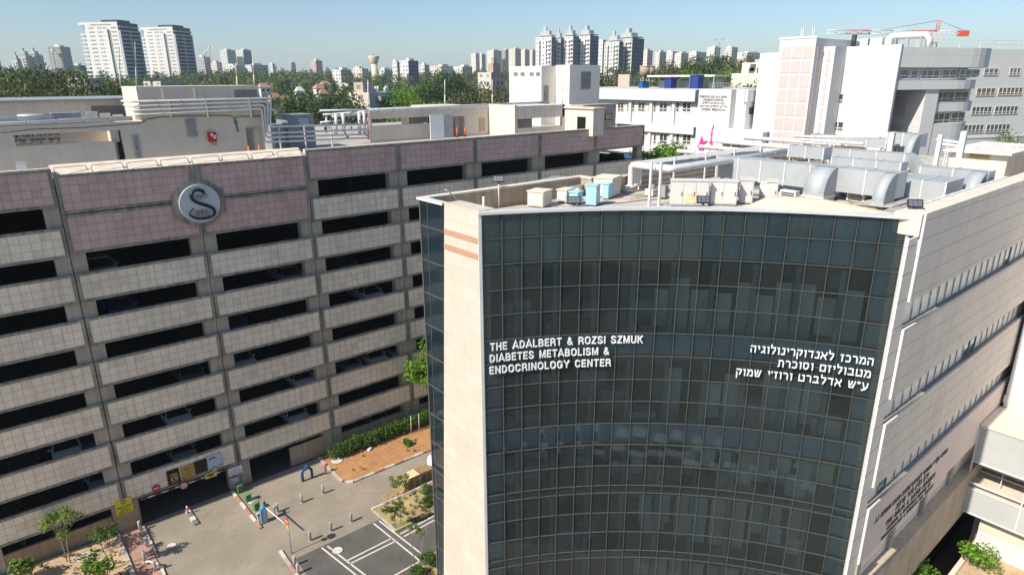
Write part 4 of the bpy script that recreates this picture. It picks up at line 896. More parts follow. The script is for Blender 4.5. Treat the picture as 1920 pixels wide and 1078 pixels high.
b = MB(); b.box(14.75, 24.2, 23.3, 23.58, 25.7, 26.62).box(24.2, XE, 22.5, 22.75, 25.7, 26.5).box(24.0, 24.25, 22.5, 23.4, 25.7, 26.62); b.build('rear_parapet', mat('tan_parapet', (.47,.37,.27), .85, var=.12, streak=.25), med)
b = MB(); b.box(14.6, 24.3, 23.25, 23.65, 26.62, 26.69).box(24.15, XE, 22.45, 22.8, 26.5, 26.57).box(23.95, 24.3, 22.5, 23.3, 26.63, 26.70); b.build('parapet_cap', M['cap'], med)
MB().prism(arcpoly(.25, [(26.2,8.55),(XE,8.55),(XE,23.4),(14.8,23.4),(14.8,19.4)]), 25.45, 25.75).build('roof_slab', M['deck'], med)
b = MB()                                                               # upstand behind the glass coping, swelling to a hump on the right
for k in range(24):
    s0, s1 = ALEN*k/24, ALEN*(k+1)/24
    def h_(s): return 26.56 + (.5*min(1,max(0,(s-10.2)/.9))*min(1,max(0,(15.8-s)/3.0)) )
    A_, B_ = arc(s0,26.58,.2), arc(s1,26.58,.2); C_, D_ = arc(s1,h_(s1),.55), arc(s0,h_(s0),.55); E_, F2 = arc(s1,h_(s1)-.02,.95), arc(s0,h_(s0)-.02,.95)
    b.face([A_,B_,C_,D_][::-1]); b.face([D_,C_,E_,F2][::-1]); b.face([F2,E_,(E_.x,E_.y,25.7),(F2.x,F2.y,25.7)][::-1])
b.build('roof_upstand', mat('peach_upstand', (.66,.53,.40), .85, var=.08), med)
# side wall: pale plates standing off a darker wall, window ribbons between them
ribs = [(23.55,22.50),(19.56,18.52),(15.58,14.60)]
b = MB(); b.box(25.7, XE, 8.38, 8.75, 23.5, 26.8); z_ = 23.5
for (a, c), zn in zip(ribs, (19.5,15.5,9.0)): b.box(25.7, XE, 8.38, 8.75, zn, c-.02)
b.box(25.64, 25.69, 8.36, 8.75, 9, 26.8); b.box(PY(1708,430,8.05).x, 25.58, 8.04, 8.1, 9.2, 26.04); b.build('side_wall', M['wall_t'], med)
pz = [(26.86,23.58),(22.48,19.6),(18.5,15.63),(14.58,11.86)]
for k, (a, c) in enumerate(pz): 
    q = MB(); q.box(25.66, XE, 7.93, 8.02, c, a)
    pl_ = q.build('stone_plate', M['wall_sp'] if k == 3 else M['wall_s'], med, 'pinkish plate with the lettering' if k == 3 else None)
    MB().box(25.60, 25.655, 7.92, 8.04, c, a+.012).build('edge_trim', M['white_m'], pl_)
b = MB()
for a, c in ribs: b.box(25.75, XE, 8.03, 8.5, c-.3, c-.02)
b.build('window_ledge', mat('ledge_grey', (.24,.235,.23), .7, var=.15), med)
b = MB(); b.box(25.62, XE, 8.03, 8.75, 26.7, 26.82).box(25.45, 26.5, 8.0, 8.9, 26.05, 26.84); b.build('side_coping', M['cap'], med)
M['rib'] = mat('ribbon_reflection', (.80,.76,.69), .35, var=.08, scale=.8)  # pale panes: the sunlit white tower's reflection put into their colour
for a, c in ribs:
    x = 25.95
    while x < XE-1:
        g_ = MB(); g_.face([(x+.02,8.2,c),(x+.88,8.2,c),(x+.88,8.2,a+.25),(x+.02,8.2,a+.25)]); wn = g_.build('window', M['win'] if rr.random() < .12 else M['rib'], med)
        MB().box(x-.02, x+.02, 8.16, 8.25, c-.03, a+.25).build('frame', M['steel_g'], wn); x += .90
MB().box(25.75, XE, 8.52, 9.3, 8.0, 11.9).build('recess_wall', M['conc_warm'], med); MB().box(25.9, XE, 7.85, 8.5, 6.95, 9.98).build('base_wall', mat('base_stone', (.50,.42,.32), .85, var=.12, scale=.5, streak=.2), med)
MB().box(25.9, XE, 9.6, 9.9, 0, 8.0).build('undercroft_wall', M['conc_dark'], med)
b = MB(); 
for x in (26.4,30.2,34.2,38.2): MB().box(x,x+.35,8.2,8.51,9.99,11.9).build('bracket', M['conc_warm'], med)
# lettering on the glass: follows the curve, stands off the panes
def on_glass(s0, z0): return lambda x, y, o: arc(s0+x, z0+y, -.09-o)
for s_, s0, z0, h, w_, al in (('THE ADALBERT & ROZSI SZMUK', .24, 21.07, .33, 6.35, 'LEFT'), ('DIABETES METABOLISM &', .22, 20.57, .33, 4.99, 'LEFT'), ('ENDOCRINOLOGY CENTER', .2, 20.05, .33, 5.1, 'LEFT'),
    (heb('המרכז לאנדוקרינולוגיה'), 15.42, 20.86, .30, 4.5, 'RIGHT'), (heb('מטבוליזם וסוכרת'), 15.40, 20.33, .30, 3.37, 'RIGHT'), (heb('ע”ש אדלברט ורוז’י שמוק'), 15.38, 19.80, .30, 4.92, 'RIGHT')):
    b = MB(); stroke_text(b, s_, on_glass(s0, z0), h, w_, .05, .152 if al == 'LEFT' else .15, al); b.build('lettering', M['letter'], med)
for s_, x0, z0, h, w_ in ((heb('המרכז הקליני והמחקרי לאנדוקרינולוגיה סוכרת והשמנה ב.ג.'), 26.45, 13.50, .24, 8.6), (heb('ע”ש דליה ודוד ארבוב'), 28.85, 13.02, .30, 3.9),
    ('THE DALIA & DAVID ARABOV', 27.95, 12.60, .27, 5.9), ('CLINICAL & RESEARCH CENTER OF', 28.2, 12.27, .2, 5.2), ('ENDOCRINOLOGY & DIABETES AND OBESITY', 27.75, 11.97, .17, 6.2)):
    b = MB(); stroke_text(b, s_, lambda x, y, o: (x0+x, 7.925-o, z0+y), h, w_, .012, .2); b.build('lettering', M['letter_d'], med)

# ---------------------------------------------------------------- things on the medical centre's roof (deck z 25.75)
DZ = 25.75
def unit(name, lb, cat, pL, pR, h, depth, mm, group=None, side=None, lou=False, doors=0, zb=DZ, top=None):
    """a box whose sunlit -X face runs between the two base pixels"""
    a, c = PZ(*pL, zb), PZ(*pR, zb); L_ = (a-c).length; X, y0, y1 = 0, 0, L_
    t = thing(name, lb, cat, (0, 0, 0), group)
    MB().box(X, X+depth, y0, y1, zb+.06, zb+h).build('casing', mm, t)
    MB().box(X-.04, X+depth+.04, y0-.04, y1+.04, zb+h, zb+h+.05).build('lid', top or M['cap'], t)
    for q in (.05, depth-.15): MB().box(X+q, X+q+.1, y0+.03, y1-.03, zb, zb+.06).build('foot', M['dark'], t)
    if lou:
        b = MB(); n = 7
        for k in range(n): z = zb+.18+(h-.3)*k/n; b.obb((X-.012,(y0+y1)/2,z), (.03,y1-y0-.1,.06), 0, 0, 0, .5)
        b.build('louvres', M['white_m'], t)
    for k in range(doors):
        ya, yb = y0+(y1-y0)*k/doors, y0+(y1-y0)*(k+1)/doors
        d_ = MB().box(X-.025, X-.002, ya+.03, yb-.03, zb+.12, zb+h-.06).build('door', mm, t)
        MB().box(X-.05, X-.025, ya+.08, ya+.11, zb+h*.42, zb+h*.58).build('handle', M['dark'], d_)
    t.location = (c.x, c.y, 0); t.rotation_euler = (0, 0, math.atan2(-(a.x-c.x), a.y-c.y))      # front edge runs c -> a
    return t, X, y0, y1
unit('air_handler', 'beige louvred air unit nearest the fin at the roof corner', 'air unit', (989,388), (1018,391), .72, .9, M['plaster'], lou=True)
unit('air_handler', 'second louvred air unit behind the small blue one', 'air unit', (1044,380), (1062,382), .6, .8, M['white'], lou=True)
unit('blue_unit', 'small light blue metal box between the louvred units and the tall blue box', 'air unit', (1067,384), (1083,386), .6, .45, M['ltblue'], 'light blue roof units', top=M['ltblue'])
unit('blue_unit', 'tall light blue metal box on the roof edge', 'air unit', (1098,386), (1117,387.5), .95, .6, M['ltblue'], 'light blue roof units', top=M['ltblue'])
unit('blue_unit', 'light blue metal box half hidden behind the tall blue one', 'air unit', (1129,374), (1140,375), .75, .7, M['ltblue'], 'light blue roof units', top=M['ltblue'])
unit('air_duct_box', 'long grey flat topped air unit along the tan parapet', 'air unit', (995,366), (1015,368), .62, 2.6, M['plaster_l'], top=M['steel_g'])
unit('air_duct_box', 'grey flat topped box between tan parapet and blue units', 'air unit', (1055,368), (1085,370), .5, 1.6, M['plaster_l'], top=M['steel_g'])
unit('roof_hut', 'tan plastered block with flat top beside the blue units', 'roof hut', (1112,369), (1147,372), .95, 1.25, M['cap'])
t, X, y0, y1 = unit('switch_cabinet', 'white cabinet with a rusty yellow stained door on the roof', 'cabinet', (1257,387), (1327,388), 1.18, .5, M['white'], 'white cabinets on the roof', doors=3, top=M['white'])
ym = y1-(y1-y0)*.36
b = MB(); b.box(X-.04, X-.028, ym-.62, ym-.02, DZ+.16, DZ+.62); b.build('stained_plate', mat('rust_stain', (.74,.62,.38), .8, var=.12, scale=2, wear=((.62,.30,.14), 2.6, .55)), t)
unit('switch_cabinet', 'white double door cabinet right of the stained one', 'cabinet', (1331,385), (1380,387), 1.12, .6, M['white'], 'white cabinets on the roof', doors=2, top=M['white'])
unit('switch_cabinet', 'white cabinet with hinges behind the double door one', 'cabinet', (1386,383), (1410,384), 1.12, .9, M['white'], 'white cabinets on the roof', doors=1, top=M['white'])
unit('switch_cabinet', 'white cabinet nearest the big duct elbow', 'cabinet', (1435,379), (1456,380), .95, .9, M['white'], 'white cabinets on the roof', doors=1, top=M['white'])
c = PZ(1428,378,DZ); t = thing('water_tank', 'white upright cylinder tank between the white cabinets', 'tank', (c.x+.4,c.y,DZ))
MB().cyl(c.x+.4,c.y,DZ,DZ+.85,.36,18).build('shell', M['white'], t); MB().cyl(c.x+.4,c.y,DZ+.85,DZ+.9,.38,18).build('lid', M['white_m'], t)
# pipes: four risers, a bend across and a long run
def pipe(name, lb, pts, r, group=None, mm='pipe', sup=None, fl=True):
    o = thing(name, lb, 'pipe', tuple(pts[0]), group); MB().tube(pts, r, 10).build('run', M[mm], o)
    if fl:
        b = MB()
        for p, q in zip(pts[:-1], pts[1:]):
            p, q = Vector(p), Vector(q); L_ = (q-p).length
            for k in range(1, int(L_/1.6)+1):
                c = p.lerp(q, k*1.6/L_-.02) if k*1.6 < L_ else None
                if c: d = (q-p).normalized()*.02; b.tube([c-d, c+d], r*1.13, 10)
        if b.v: b.build('clamp', M['steel_g'], o)
    if sup:
        b = MB()
        for x, y, z0, z1 in sup: b.box(x-.03, x+.03, y-.03, y+.03, z0, z1)
        b.build('support', M['white_m'], o)
    return o
for k in range(4):
    X = 26.6+.2*k; a = PX(1184+5*k, 312, X); zt = PX(1183,309,26.6).z-.02*k; y = a.y
    bnd = PX(1255,314,26.6); yb = bnd.y+.2*k
    pipe('rising_pipe', ['white lagged riser pipe leftmost of four, bending over the roof','white riser pipe second of four from the fin side','white riser pipe third of four from the fin side','white riser pipe rightmost of the four'][k], [(X-.5,y,DZ+.2+.05*k),(X-.1,y,DZ+.22+.05*k),(X,y,DZ+.4),(X,y,zt-.12),(X,y-.1,zt),(X,yb,zt),(X+.3,yb-.1,zt),(X+12,yb-.1+.05*k,zt)], .15, 'white riser pipes on the roof')
for (px, lb) in ((1217,'slim white post under the pipe bend, the left one'),(1235,'slim grey post under the pipe bend, the right one')):
    c = PZ(px,386,DZ); tag(MB().box(c.x-.05,c.x+.05,c.y-.05,c.y+.05,DZ,27.75).build('pipe_post', M['white_m'], org=(c.x,c.y,DZ)), lb, 'post', 'posts under the pipe bend')
LP = PZ(1200,356,DZ); LY = LP.y+.3; t = thing('louvre_screen', 'pale slatted louvre screen along the back of the roof', 'screen', (31,LY,DZ)); b = MB()
for k in range(5): b.obb((LP.x+6.2,LY,DZ+.2+.29*k), (12.6,.3,.04), 0, 0, .7)
kind(b.build('slats', M['pipe'], t), 'stuff')
for q in (0,3,6,9,12): MB().box(LP.x+q-.04,LP.x+q+.04,LY-.25,LY-.17,DZ,DZ+1.5).build('post', M['white_m'], t)
for k in range(4):
    X = 33.5+2.6*k; a, c = PX(1270+42*k, 286-9*k+4, X+4), PX(1465+38*k, 300-10*k, X+4)
    z = PX(1340+40*k, 290-9*k, X+4).z
    pipe('roof_pipe', ['long white pipe over the cabinets, nearest of four','second long white pipe behind the nearest one','third long white pipe, in front of the far ducts','far long white pipe at the foot of the pink tower'][k], [(X+4,a.y,z),(X+4,c.y,z)], .15, 'long white roof pipes', sup=[(X+4,a.y+(c.y-a.y)*q,DZ,z) for q in (.1,.5,.9)])
# ducts
def duct_box(b, x0, x1, y0, y1, z0, z1, fl):
    b.box(x0,x1,y0,y1,z0,z1); n = max(1, round((y1-y0)/1.25))
    for k in range(n+1):
        y = y0+(y1-y0)*k/n; fl.box(x0-.035,x1+.035,y-.035,y+.035,z0-.035,z1+.035)
def elbow(b, xb, xf, y0, y1, zt, zb, n=8):
    """quarter bend from a duct at xb out to xf (nearer) and down to zb"""
    h = xb-xf; R2 = []
    for k in range(n+1):
        a = PI/2*k/n; R2.append((xb-h*math.sin(a), zt-h*(1-math.cos(a))))
    prof = R2+[(xf,zb),(xb,zb)]
    i = len(b.v); m_ = len(prof)
    for y in (y0,y1): b.v += [(x,y,z) for x,z in prof]
    for k in range(m_):
        j = (k+1) % m_; b.f.append([i+k,i+m_+k,i+m_+j,i+j]); b.m.append(0); b.s.append(k < n)
    b.f.append([i+k for k in range(m_)]); b.f.append([i+m_+k for k in range(m_)][::-1]); b.m += [0,0]; b.s += [False]*2
def duct(name, lb, X, pL, pR, bot, w_=1.0, elbows=(), zend=DZ, bend=None):
    a, c = PX(*pL, X), PX(*pR, X); zt = (a.z+c.z)/2; zb = PX(*bot, X).z; y0, y1 = min(a.y,c.y), max(a.y,c.y)
    t = thing(name, lb, 'air duct', (X+w_/2,(y0+y1)/2,zb), 'galvanised air ducts on the roof'); b = MB(); fl = MB()
    b.box(X,X+w_,y0,y1,zb,zt); b.build('trunk_duct', M['duct'], t); n = max(1, round((y1-y0)/1.25))
    for k in range(n+1): y = y0+(y1-y0)*k/n; MB().box(X-.035,X+w_+.035,y-.035,y+.035,zb-.035,zt+.035).build('flange', M['duct_f'], t)
    for (pl_, pr_) in elbows:
        e = MB(); ya, yb = PX(*pl_, X-1).y, PX(*pr_, X-1).y; elbow(e, X, X-1.15, min(ya,yb), max(ya,yb), zt+.03, zend); eb_ = e.build('elbow', M['duct'], t)
        f2 = MB(); f2.box(X-1.2, X-.0, min(ya,yb)-.04, max(ya,yb)+.04, zend+.22, zend+.3); f2.build('flange', M['duct_f'], eb_)
    n = max(2, int((y1-y0)/2.2))
    for k in range(n): y = y0+.3+(y1-y0-.6)*k/(n-1); MB().box(X+.05,X+.1,y-.03,y+.03,DZ,zb-.05).box(X+w_-.1,X+w_-.05,y-.03,y+.03,DZ,zb-.05).box(X+.05,X+w_-.05,y-.03,y+.03,zb-.08,zb-.01).build('stand', M['steel_g'], t)
    return X, y0, y1, zb, zt
duct('air_duct', 'nearest long silver duct with two elbows turning down to the roof', 31.9, (1345,297), (1683,322), (1420,341), 1.1, (((1509,350),(1549,352)),((1641,350),(1664,352))))
X, y0, y1, zb, zt = duct('air_duct', 'silver duct behind the nearest one, ending in an S bend', 38.5, (1548,279), (1697,289), (1610,303), 1.0)
duct('air_duct', 'low silver duct after the S bend with an elbow at the right wall', 37.2, (1727,312), (1853,325), (1760,336), 1.0, (((1808,340),(1838,342)),))
D2 = PX(1727,312,37.2)
t = thing('duct_bend', 'bulging silver S bend joining the two right hand ducts', 'air duct', (38.4,y0,zb)); b = MB(); n = 9
for k in range(n):
    def st(q):
        u = q/n; e = u*u*(3-2*u); return (38.5-1.3*e, y0-(y0-D2.y)*u, zt-(zt-D2.z)*e)
    (xa,ya,za),(xb,yb,zb_) = st(k), st(k+1); H = zt-zb
    for (dx0,dz0),(dx1,dz1) in (((0,-H),(0,0)),((0,0),(1,0)),((1,0),(1,-H)),((1,-H),(0,-H))):
        b.face([(xa+dx0,ya,za+dz0),(xb+dx0,yb,zb_+dz0),(xb+dx1,yb,zb_+dz1),(xa+dx1,ya,za+dz1)][::-1], smooth=True)
b.build('bend', M['duct'], t)
duct('air_duct', 'far silver duct below the pink panelled tower', 47, (1522,252), (1663,262), (1560,272), 1.1)
duct('air_duct', 'far right silver duct with an elbow by the white posts', 46, (1665,248), (1725,254), (1690,274), 1.2, (((1700,262),(1715,263)),))
duct('air_duct', 'small low silver duct between elbows', 33.4, (1575,360), (1640,372), (1600,384), .7)
duct('air_duct', 'broad flat silver duct in front of the low duct at the right wall', 33.6, (1688,334), (1775,344), (1690,372), 2.2)
duct('air_duct', 'slim silver duct running behind the nearest one', 36.2, (1560,296), (1690,306), (1600,318), .8)
duct('air_duct', 'short silver duct behind the white cabinets', 36, (1480,272), (1545,280), (1500,296), .9)
b = MB(); p = PZ(1700,372,DZ)
t = thing('metal_sheeting', 'grey weathered metal sheets laid over the roof beside the right parapet', 'metal sheets', (33,11,DZ)); y_ = 9.3
for k in range(6):
    b = MB(); b.obb((29.6+1.9*k+.7, 9.9+.5*0+ (0 if k else .1), DZ+.32+.012*(k % 2)), (1.84, 1.7, .03), 0, 0, -.06); b.obb((30.6+1.9*k+.7, 11.6, DZ+.28+.012*(k % 2)), (1.84, 1.6, .03), 0, 0, -.05); b.build('sheet', mat('sheet_grey', (.50,.48,.44), .6, metal=.2, var=.2, scale=1.2, wear=((.2,.19,.17), .8, .6)) if k == 0 else bpy.data.materials['sheet_grey'], t)
b = MB()
for k in range(6): b.box(29.7+1.9*k, 29.8+1.9*k, 9.1, 12.3, DZ, DZ+.26)
b.build('bearer', M['steel_g'], t)
t = thing('parapet_screen', 'row of grey panels between white posts inside the right parapet', 'screen', (33,8.9,DZ)); b = MB(); f_ = MB()
for k in range(9): b.box(27.6+1.25*k, 28.75+1.25*k, 8.84, 8.88, DZ+.55, DZ+1.0); f_.box(27.5+1.25*k, 27.58+1.25*k, 8.8, 8.92, DZ, DZ+1.08)
f_.box(27.5,38.8,8.8,8.95,DZ+1.0,DZ+1.06); b.build('panels', M['steel_g'], t); f_.build('posts', M['white_m'], t)
# penthouse with rusty sheet roof
t = thing('roof_penthouse', 'cream roof house with rust streaked sheet roof at the right edge', 'roof house', (46,10.5,DZ))
pa, pb = PX(1782,290,45), PX(1889,300,45); zt = PX(1889,291,45).z
MB().box(45, 51, pb.y, pa.y, DZ, zt).build('walls', M['plaster_l'], t)
MB().prism([(44.6,pb.y-.25),(52,pb.y-.25),(52,pa.y+.3),(44.6,pa.y+.3)], zt, zt+.12).build('roof', mat('rusty_roof', (.74,.69,.62), .7, var=.1, scale=.8, wear=((.42,.18,.11), 1.3, .57)), t)
MB().box(44.9, 44.99, pb.y+.9, pa.y-1.0, zt-.28, zt-.02).build('fascia_strip', mat('ochre_strip', (.42,.31,.12), .7), t)
for (px,pyb,pyt,lb,w_) in ((1752,318,252,'leaning white square column between ducts and roof house',.22),(1803,275,246,'short white column behind the roof house',.28),(1668,284,248,'white column rising between the two far ducts',.3)):
    X = 42 if px != 1668 else 45; a, c = PX(px,pyb,X), PX(px,pyt,X); tag(MB().obb((X,a.y,(a.z+c.z)/2-.3),(w_,w_,c.z-a.z+.6)).build('white_column', M['white'], org=(X,a.y,a.z-.3)), lb, 'column', 'white roof columns')
for k,(pa_,pb_) in enumerate((((1490,256),(1650,258)),((1500,262),(1620,270)),((1755,262),(1800,268)),((1760,270),(1800,275)))):
    X = 44 if k < 2 else 47; a, c = PX(*pa_,X), PX(*pb_,X); pipe('thin_roof_pipe', ['thin white pipe along the top of the far duct','thin white pipe just under the first thin one','thin white pipe stub left of the short column','lower thin white pipe stub left of the short column'][k], [a, c], .09, 'thin white pipes by the far ducts', sup=[(X,(a.y+c.y)/2,DZ,(a.z+c.z)/2)])
for k,(px,py,lb) in enumerate(((1588,372,'white condenser with dark grille under the nearest duct'),(1618,368,'white condenser right of the grille one under the duct'))):
    c = PX(px,py,33.6); t = thing('condenser', lb, 'air unit', (c.x+.3,c.y,DZ), 'condensers under the duct'); MB().box(33.6,34.1,c.y-.42,c.y+.42,DZ+.05,DZ+.78).build('casing', M['white'], t)
    b = MB()
    for q in range(6): b.box(33.585,33.605,c.y-.38,c.y+.1,DZ+.15+.1*q,DZ+.2+.1*q)
    b.build('grille', M['dark'], t)
# small plant and clutter between the ducts
rr = random.Random(21)
def clutter(name, lb, cat, px, py, z, size, mm, group, extra=None, rz=None):
    c = PZ(px, py, z); t = thing(name, lb, cat, (c.x,c.y,z), group); r_ = rr.uniform(-.08,.08) if rz is None else rz
    MB().obb((c.x,c.y,z+size[2]/2+.06), size, r_).build('casing', M[mm], t); MB().obb((c.x,c.y,z+.03), (size[0]*.8,size[1]*.9,.06), r_).build('feet', M['dark'], t)
    if extra == 'grille':
        b = MB()
        for q in range(5): b.obb((c.x-size[0]/2-.01,c.y,z+.14+size[2]*.17*q), (.03,size[1]*.8,size[2]*.08), r_)
        b.build('grille', M['dark'], t)
    if extra == 'hood': MB().tube([(c.x,c.y,z+size[2]),(c.x,c.y,z+size[2]+.25),(c.x,c.y,z+size[2]+.3)], [size[0]*.3,size[0]*.3,size[0]*.1], 10).build('cowl', M['steel_g'], t)
for a in (('split_unit','small white outdoor unit with dark grille left of the first elbow','air unit',1478,383,DZ,(.35,.8,.6),'white','small roof units','grille'),('split_unit','small white outdoor unit between the two elbows','air unit',1605,379,DZ,(.35,.8,.6),'white','small roof units','grille'),
  ('split_unit','grey outdoor unit in front of the S bend','air unit',1712,356,DZ,(.4,.9,.7),'steel_g','small roof units','grille'),('vent_box','low square vent with cowl between cabinets and hut','roof vent',1222,368,DZ,(.5,.5,.3),'plaster_l','roof vents','hood'),
  ('vent_box','low square vent with cowl behind the leftmost air unit','roof vent',1010,372,DZ,(.5,.5,.25),'steel_g','roof vents','hood'),('vent_box','small vent with cowl beside the right parapet screen','roof vent',1765,368,DZ,(.5,.5,.3),'plaster_l','roof vents','hood'),
  ('junction_box','grey junction box standing behind the tall blue unit','junction box',1152,364,DZ,(.3,.5,.7),'steel_g','junction boxes',None),('junction_box','grey junction box near the pipe bend posts','junction box',1243,372,DZ,(.25,.4,.6),'steel_g','junction boxes',None),
  ('plank_stack','low stack of pale boards in front of the second elbow','boards',1618,392,DZ,(1.6,.5,.14),'wood','loose boards',None,.9),('plank_stack','pale boards lying near the roof house','boards',1795,352,DZ,(1.8,.4,.12),'plaster_l','loose boards',None,.4)): clutter(*a)
for k,(pa,pb,lb) in enumerate((((1060,389),(1250,372),'black cable trailing over the deck from the blue units'),((1235,384),(1500,386),'grey cable along the foot of the white cabinets'),((1560,390),(1760,372),'dark hose curling before the metal sheets'))):
    a, c = PZ(*pa,DZ+.02), PZ(*pb,DZ+.02); n = 14; tag(MB().tube([a.lerp(c,q/n)+Vector((rr.uniform(-.12,.12),rr.uniform(-.12,.12),0)) for q in range(n+1)], .018, 5).build('roof_cable', M['dark'] if k != 1 else M['steel_g'], org=a), lb, 'cable', 'loose cables on the roof')
t = thing('cable_tray', 'perforated grey cable tray on short legs behind the white cabinets', 'cable tray', (28.6,18,DZ)); a, c = PZ(1262,360,DZ+.4), PZ(1440,352,DZ+.4); d_ = (c-a); an = math.atan2(d_.y,d_.x); m_ = (a+c)/2
MB().obb(tuple(m_),(d_.length,.3,.03),an).build('tray', M['steel_g'], t); MB().obb((m_.x,m_.y+.15,m_.z+.05),(d_.length,.02,.1),an).build('side', M['steel_g'], t)
for q in (.1,.4,.7,.95): p = a.lerp(c,q); MB().box(p.x-.03,p.x+.03,p.y-.1,p.y+.1,DZ,p.z-.02).build('leg', M['dark'], t)
# floodlights
def flood(px, py, z, lb, rz, hs=.0, X=None):
    c = PZ(px,py,z) if X is None else PX(px,py,X); t = thing('floodlight', lb, 'floodlight', (c.x,c.y,c.z-hs), 'roof floodlights')
    if hs: MB().cyl(c.x,c.y,c.z-hs,c.z,.03,8).build('mast', M['plaster_l'], t)
    MB().obb((c.x,c.y,c.z+.05),(.1,.1,.12),rz).build('bracket', M['dark'], t)
    h = MB().obb((c.x,c.y,c.z+.2),(.52,.08,.3),rz,0,-.5).build('head', M['dark'], t); b = MB(); Mx = Matrix.Translation((c.x,c.y,c.z+.2)) @ Matrix.Rotation(rz,4,'Z') @ Matrix.Rotation(-.5,4,'X')
    for i in range(3):
        for j in range(2): b.face([Mx @ Vector((-.22+.15*i+u*.13, -.045, -.1+.11*j+v*.09)) for u, v in ((0,0),(1,0),(1,1),(0,1))])
    b.build('lenses', M['chrome'], h)
flood(1076,385,26.68,'floodlight on the glass coping in front of the blue boxes',-.7); flood(1318,384,26.68,'floodlight on glass coping in front of the white cabinets',-.75)
flood(1714,392,26.84,'floodlight on the corner of the side wall parapet',-.9); flood(935,344,26.9,'floodlight on a thin mast at the tan back parapet',-.7,1.1,X=18.6)
c = PZ(907,388,26.7); tag(MB().tube([(c.x,c.y,26.5),(c.x,c.y,26.62),(c.x,c.y,27.1)],[.07,.05,.05],8).build('vent_pipe', M['white'], org=(c.x,c.y,26.5)), 'short white vent pipe on top of the stone fin', 'pipe')
b = MB(); b.tube([(15.6,22.3,26.0),(15.7,22.2,26.5),(15.3,22.5,27.0),(15.2,22.6,27.05)],.03,6).obb((15.75,22.2,26.0),(.3,.3,.5)); tag(b.build('broken_lamp', M['steel_g'], org=(15.7,22.2,25.75)), 'bent lamp bracket lying on the roof corner behind the fin', 'lamp bracket')
# ---------------------------------------------------------------- footbridge, terrace and white tower on the right
t = thing('glazed_bridge', 'enclosed footbridge with translucent panels and open window band', 'footbridge', (42,3,7.4)); BX = 40.6
M['trans'] = mat('translucent_panel', (.47,.485,.475), .3, var=.06, scale=.4)
ff = MB()
for y1 in (7.9,5.3,2.7,.1,-2.5,-5.1):
    y0 = y1-2.6; MB().box(BX,BX+.04,y0+.03,y1-.03,10.7,12.85).build('upper_panel', M['trans'], t); MB().box(BX,BX+.04,y0+.03,y1-.03,7.45,8.95).build('lower_panel', M['trans'], t)
    ff.box(BX-.05,BX+.06,y1-.035,y1+.035,7.4,12.9)
for z in (7.42,8.97,9.35,10.68,12.88): ff.box(BX-.04,BX+.07,-7.7,7.95,z-.035,z+.035)
ff.build('frame', M['white_m'], t)
MB().box(BX+.08,43.6,-7.7,7.9,8.75,8.95).build('floor_slab', M['cap'], t); MB().box(BX-.1,43.8,-7.7,7.9,12.92,13.05).build('roof_slab', M['cap'], t)
b = MB(); b.box(43.3,43.5,-7.7,7.9,8.95,12.9); b.build('rear_wall', M['int_wall'], t); b = MB()
for z in (9.65,9.95): b.tube([(BX+1.2,-7,z),(BX+1.2,7.7,z)],.035,6)
for y in (6.6,4.2,1.8): b.box(BX+1.18,BX+1.22,y-.02,y+.02,8.95,9.95)
b.build('handrail', M['white_m'], t)
t = thing('white_tower', 'plain white clad block at the right photo edge', 'building', (50,0,0))
MB().box(43.9,62,-16,7.75,0,28).build('walls', M['hosp'], t); MB().box(43.86,43.9,-16,7.8,13.3,13.8).build('plinth_band', M['plaster_l'], t)
t = thing('terrace_block', 'white panelled block below the footbridge', 'building', (43,3,4))
MB().box(41.3,43.85,1.6,7.0,4,7.0).build('walls', M['hosp'], t); MB().box(41.26,41.3,1.6,7.0,6.3,7.0).build('shadow_band', M['plaster'], t)
kind(MB().box(33,70,-30,6.9,3,4.9).build('terrace', M['soil_l']), 'structure')
tag(MB().box(33,44,6.9,7.15,3,5.1).build('terrace_wall', M['plaster_l'], org=(38,7,3)), 'low pale retaining wall edging the terrace', 'wall')
tag(MB().obb((40.6,1.5,5.2),(3.4,.5,.7),-.9).build('planter_wall', M['plaster'], org=(40.6,1.5,4.9)), 'low tan planter wall on the terrace below the bridge', 'wall')
s_ = mk_tree('yellow green shrub with pale flowers on the terrace', 41, 1.5, 1.1, 'leaf_b', n=700, leaf=.2, trunk=.05, base=.1, nl=9, stems=4, cat='shrub', name='shrub'); c = PZ(1830,1062,4.9); put(s_, c.x, c.y, 4.85, first=True)
s_ = mk_tree('bushy green tree top below the base wall, at the bottom edge', 43, 2.4, 1.15, 'leaf_b', n=1200, leaf=.22, trunk=.07, base=.25, nl=9); c = PZ(1712,1078,6.4); put(s_, c.x, c.y, 4.7, first=True); c = PZ(1765,1085,5.8)
put(s_, c.x, c.y, 4.5, 2.2, .7, label='smaller bushy green tree right of the first at the bottom edge')
# what the glass mirrors: a white car in the yard below and the block across it
yard = copy_tree(car0, (6.9, -7.0, .01), math.radians(-114), 'white car parked in the yard mirrored in the glass front', 'cars in the yard')
for ch in yard.children:
    if ch.name.split('.')[0] in ('body','roof','mirror'): ch.material_slots[0].link = 'OBJECT'; ch.material_slots[0].material = PAINT['white']
t = thing('opposite_block', 'block across the yard mirrored as a window grid in the right glass panes', 'building', (-34,-22,0))
b = MB(); wv = MB(); b.box(-46,-34,-60,-6,0,24)
for k in range(17):
    for r in range(6): y = -58+3.05*k; wv.box(-34.02,-33.9,y,y+2.1,2.2+3.6*r,4.3+3.6*r)
b.build('walls', mat('opposite_wall', (.22,.21,.2), .8), t); kind(wv.build('window', mat('opposite_window', (.62,.6,.55), .5), t), 'stuff')
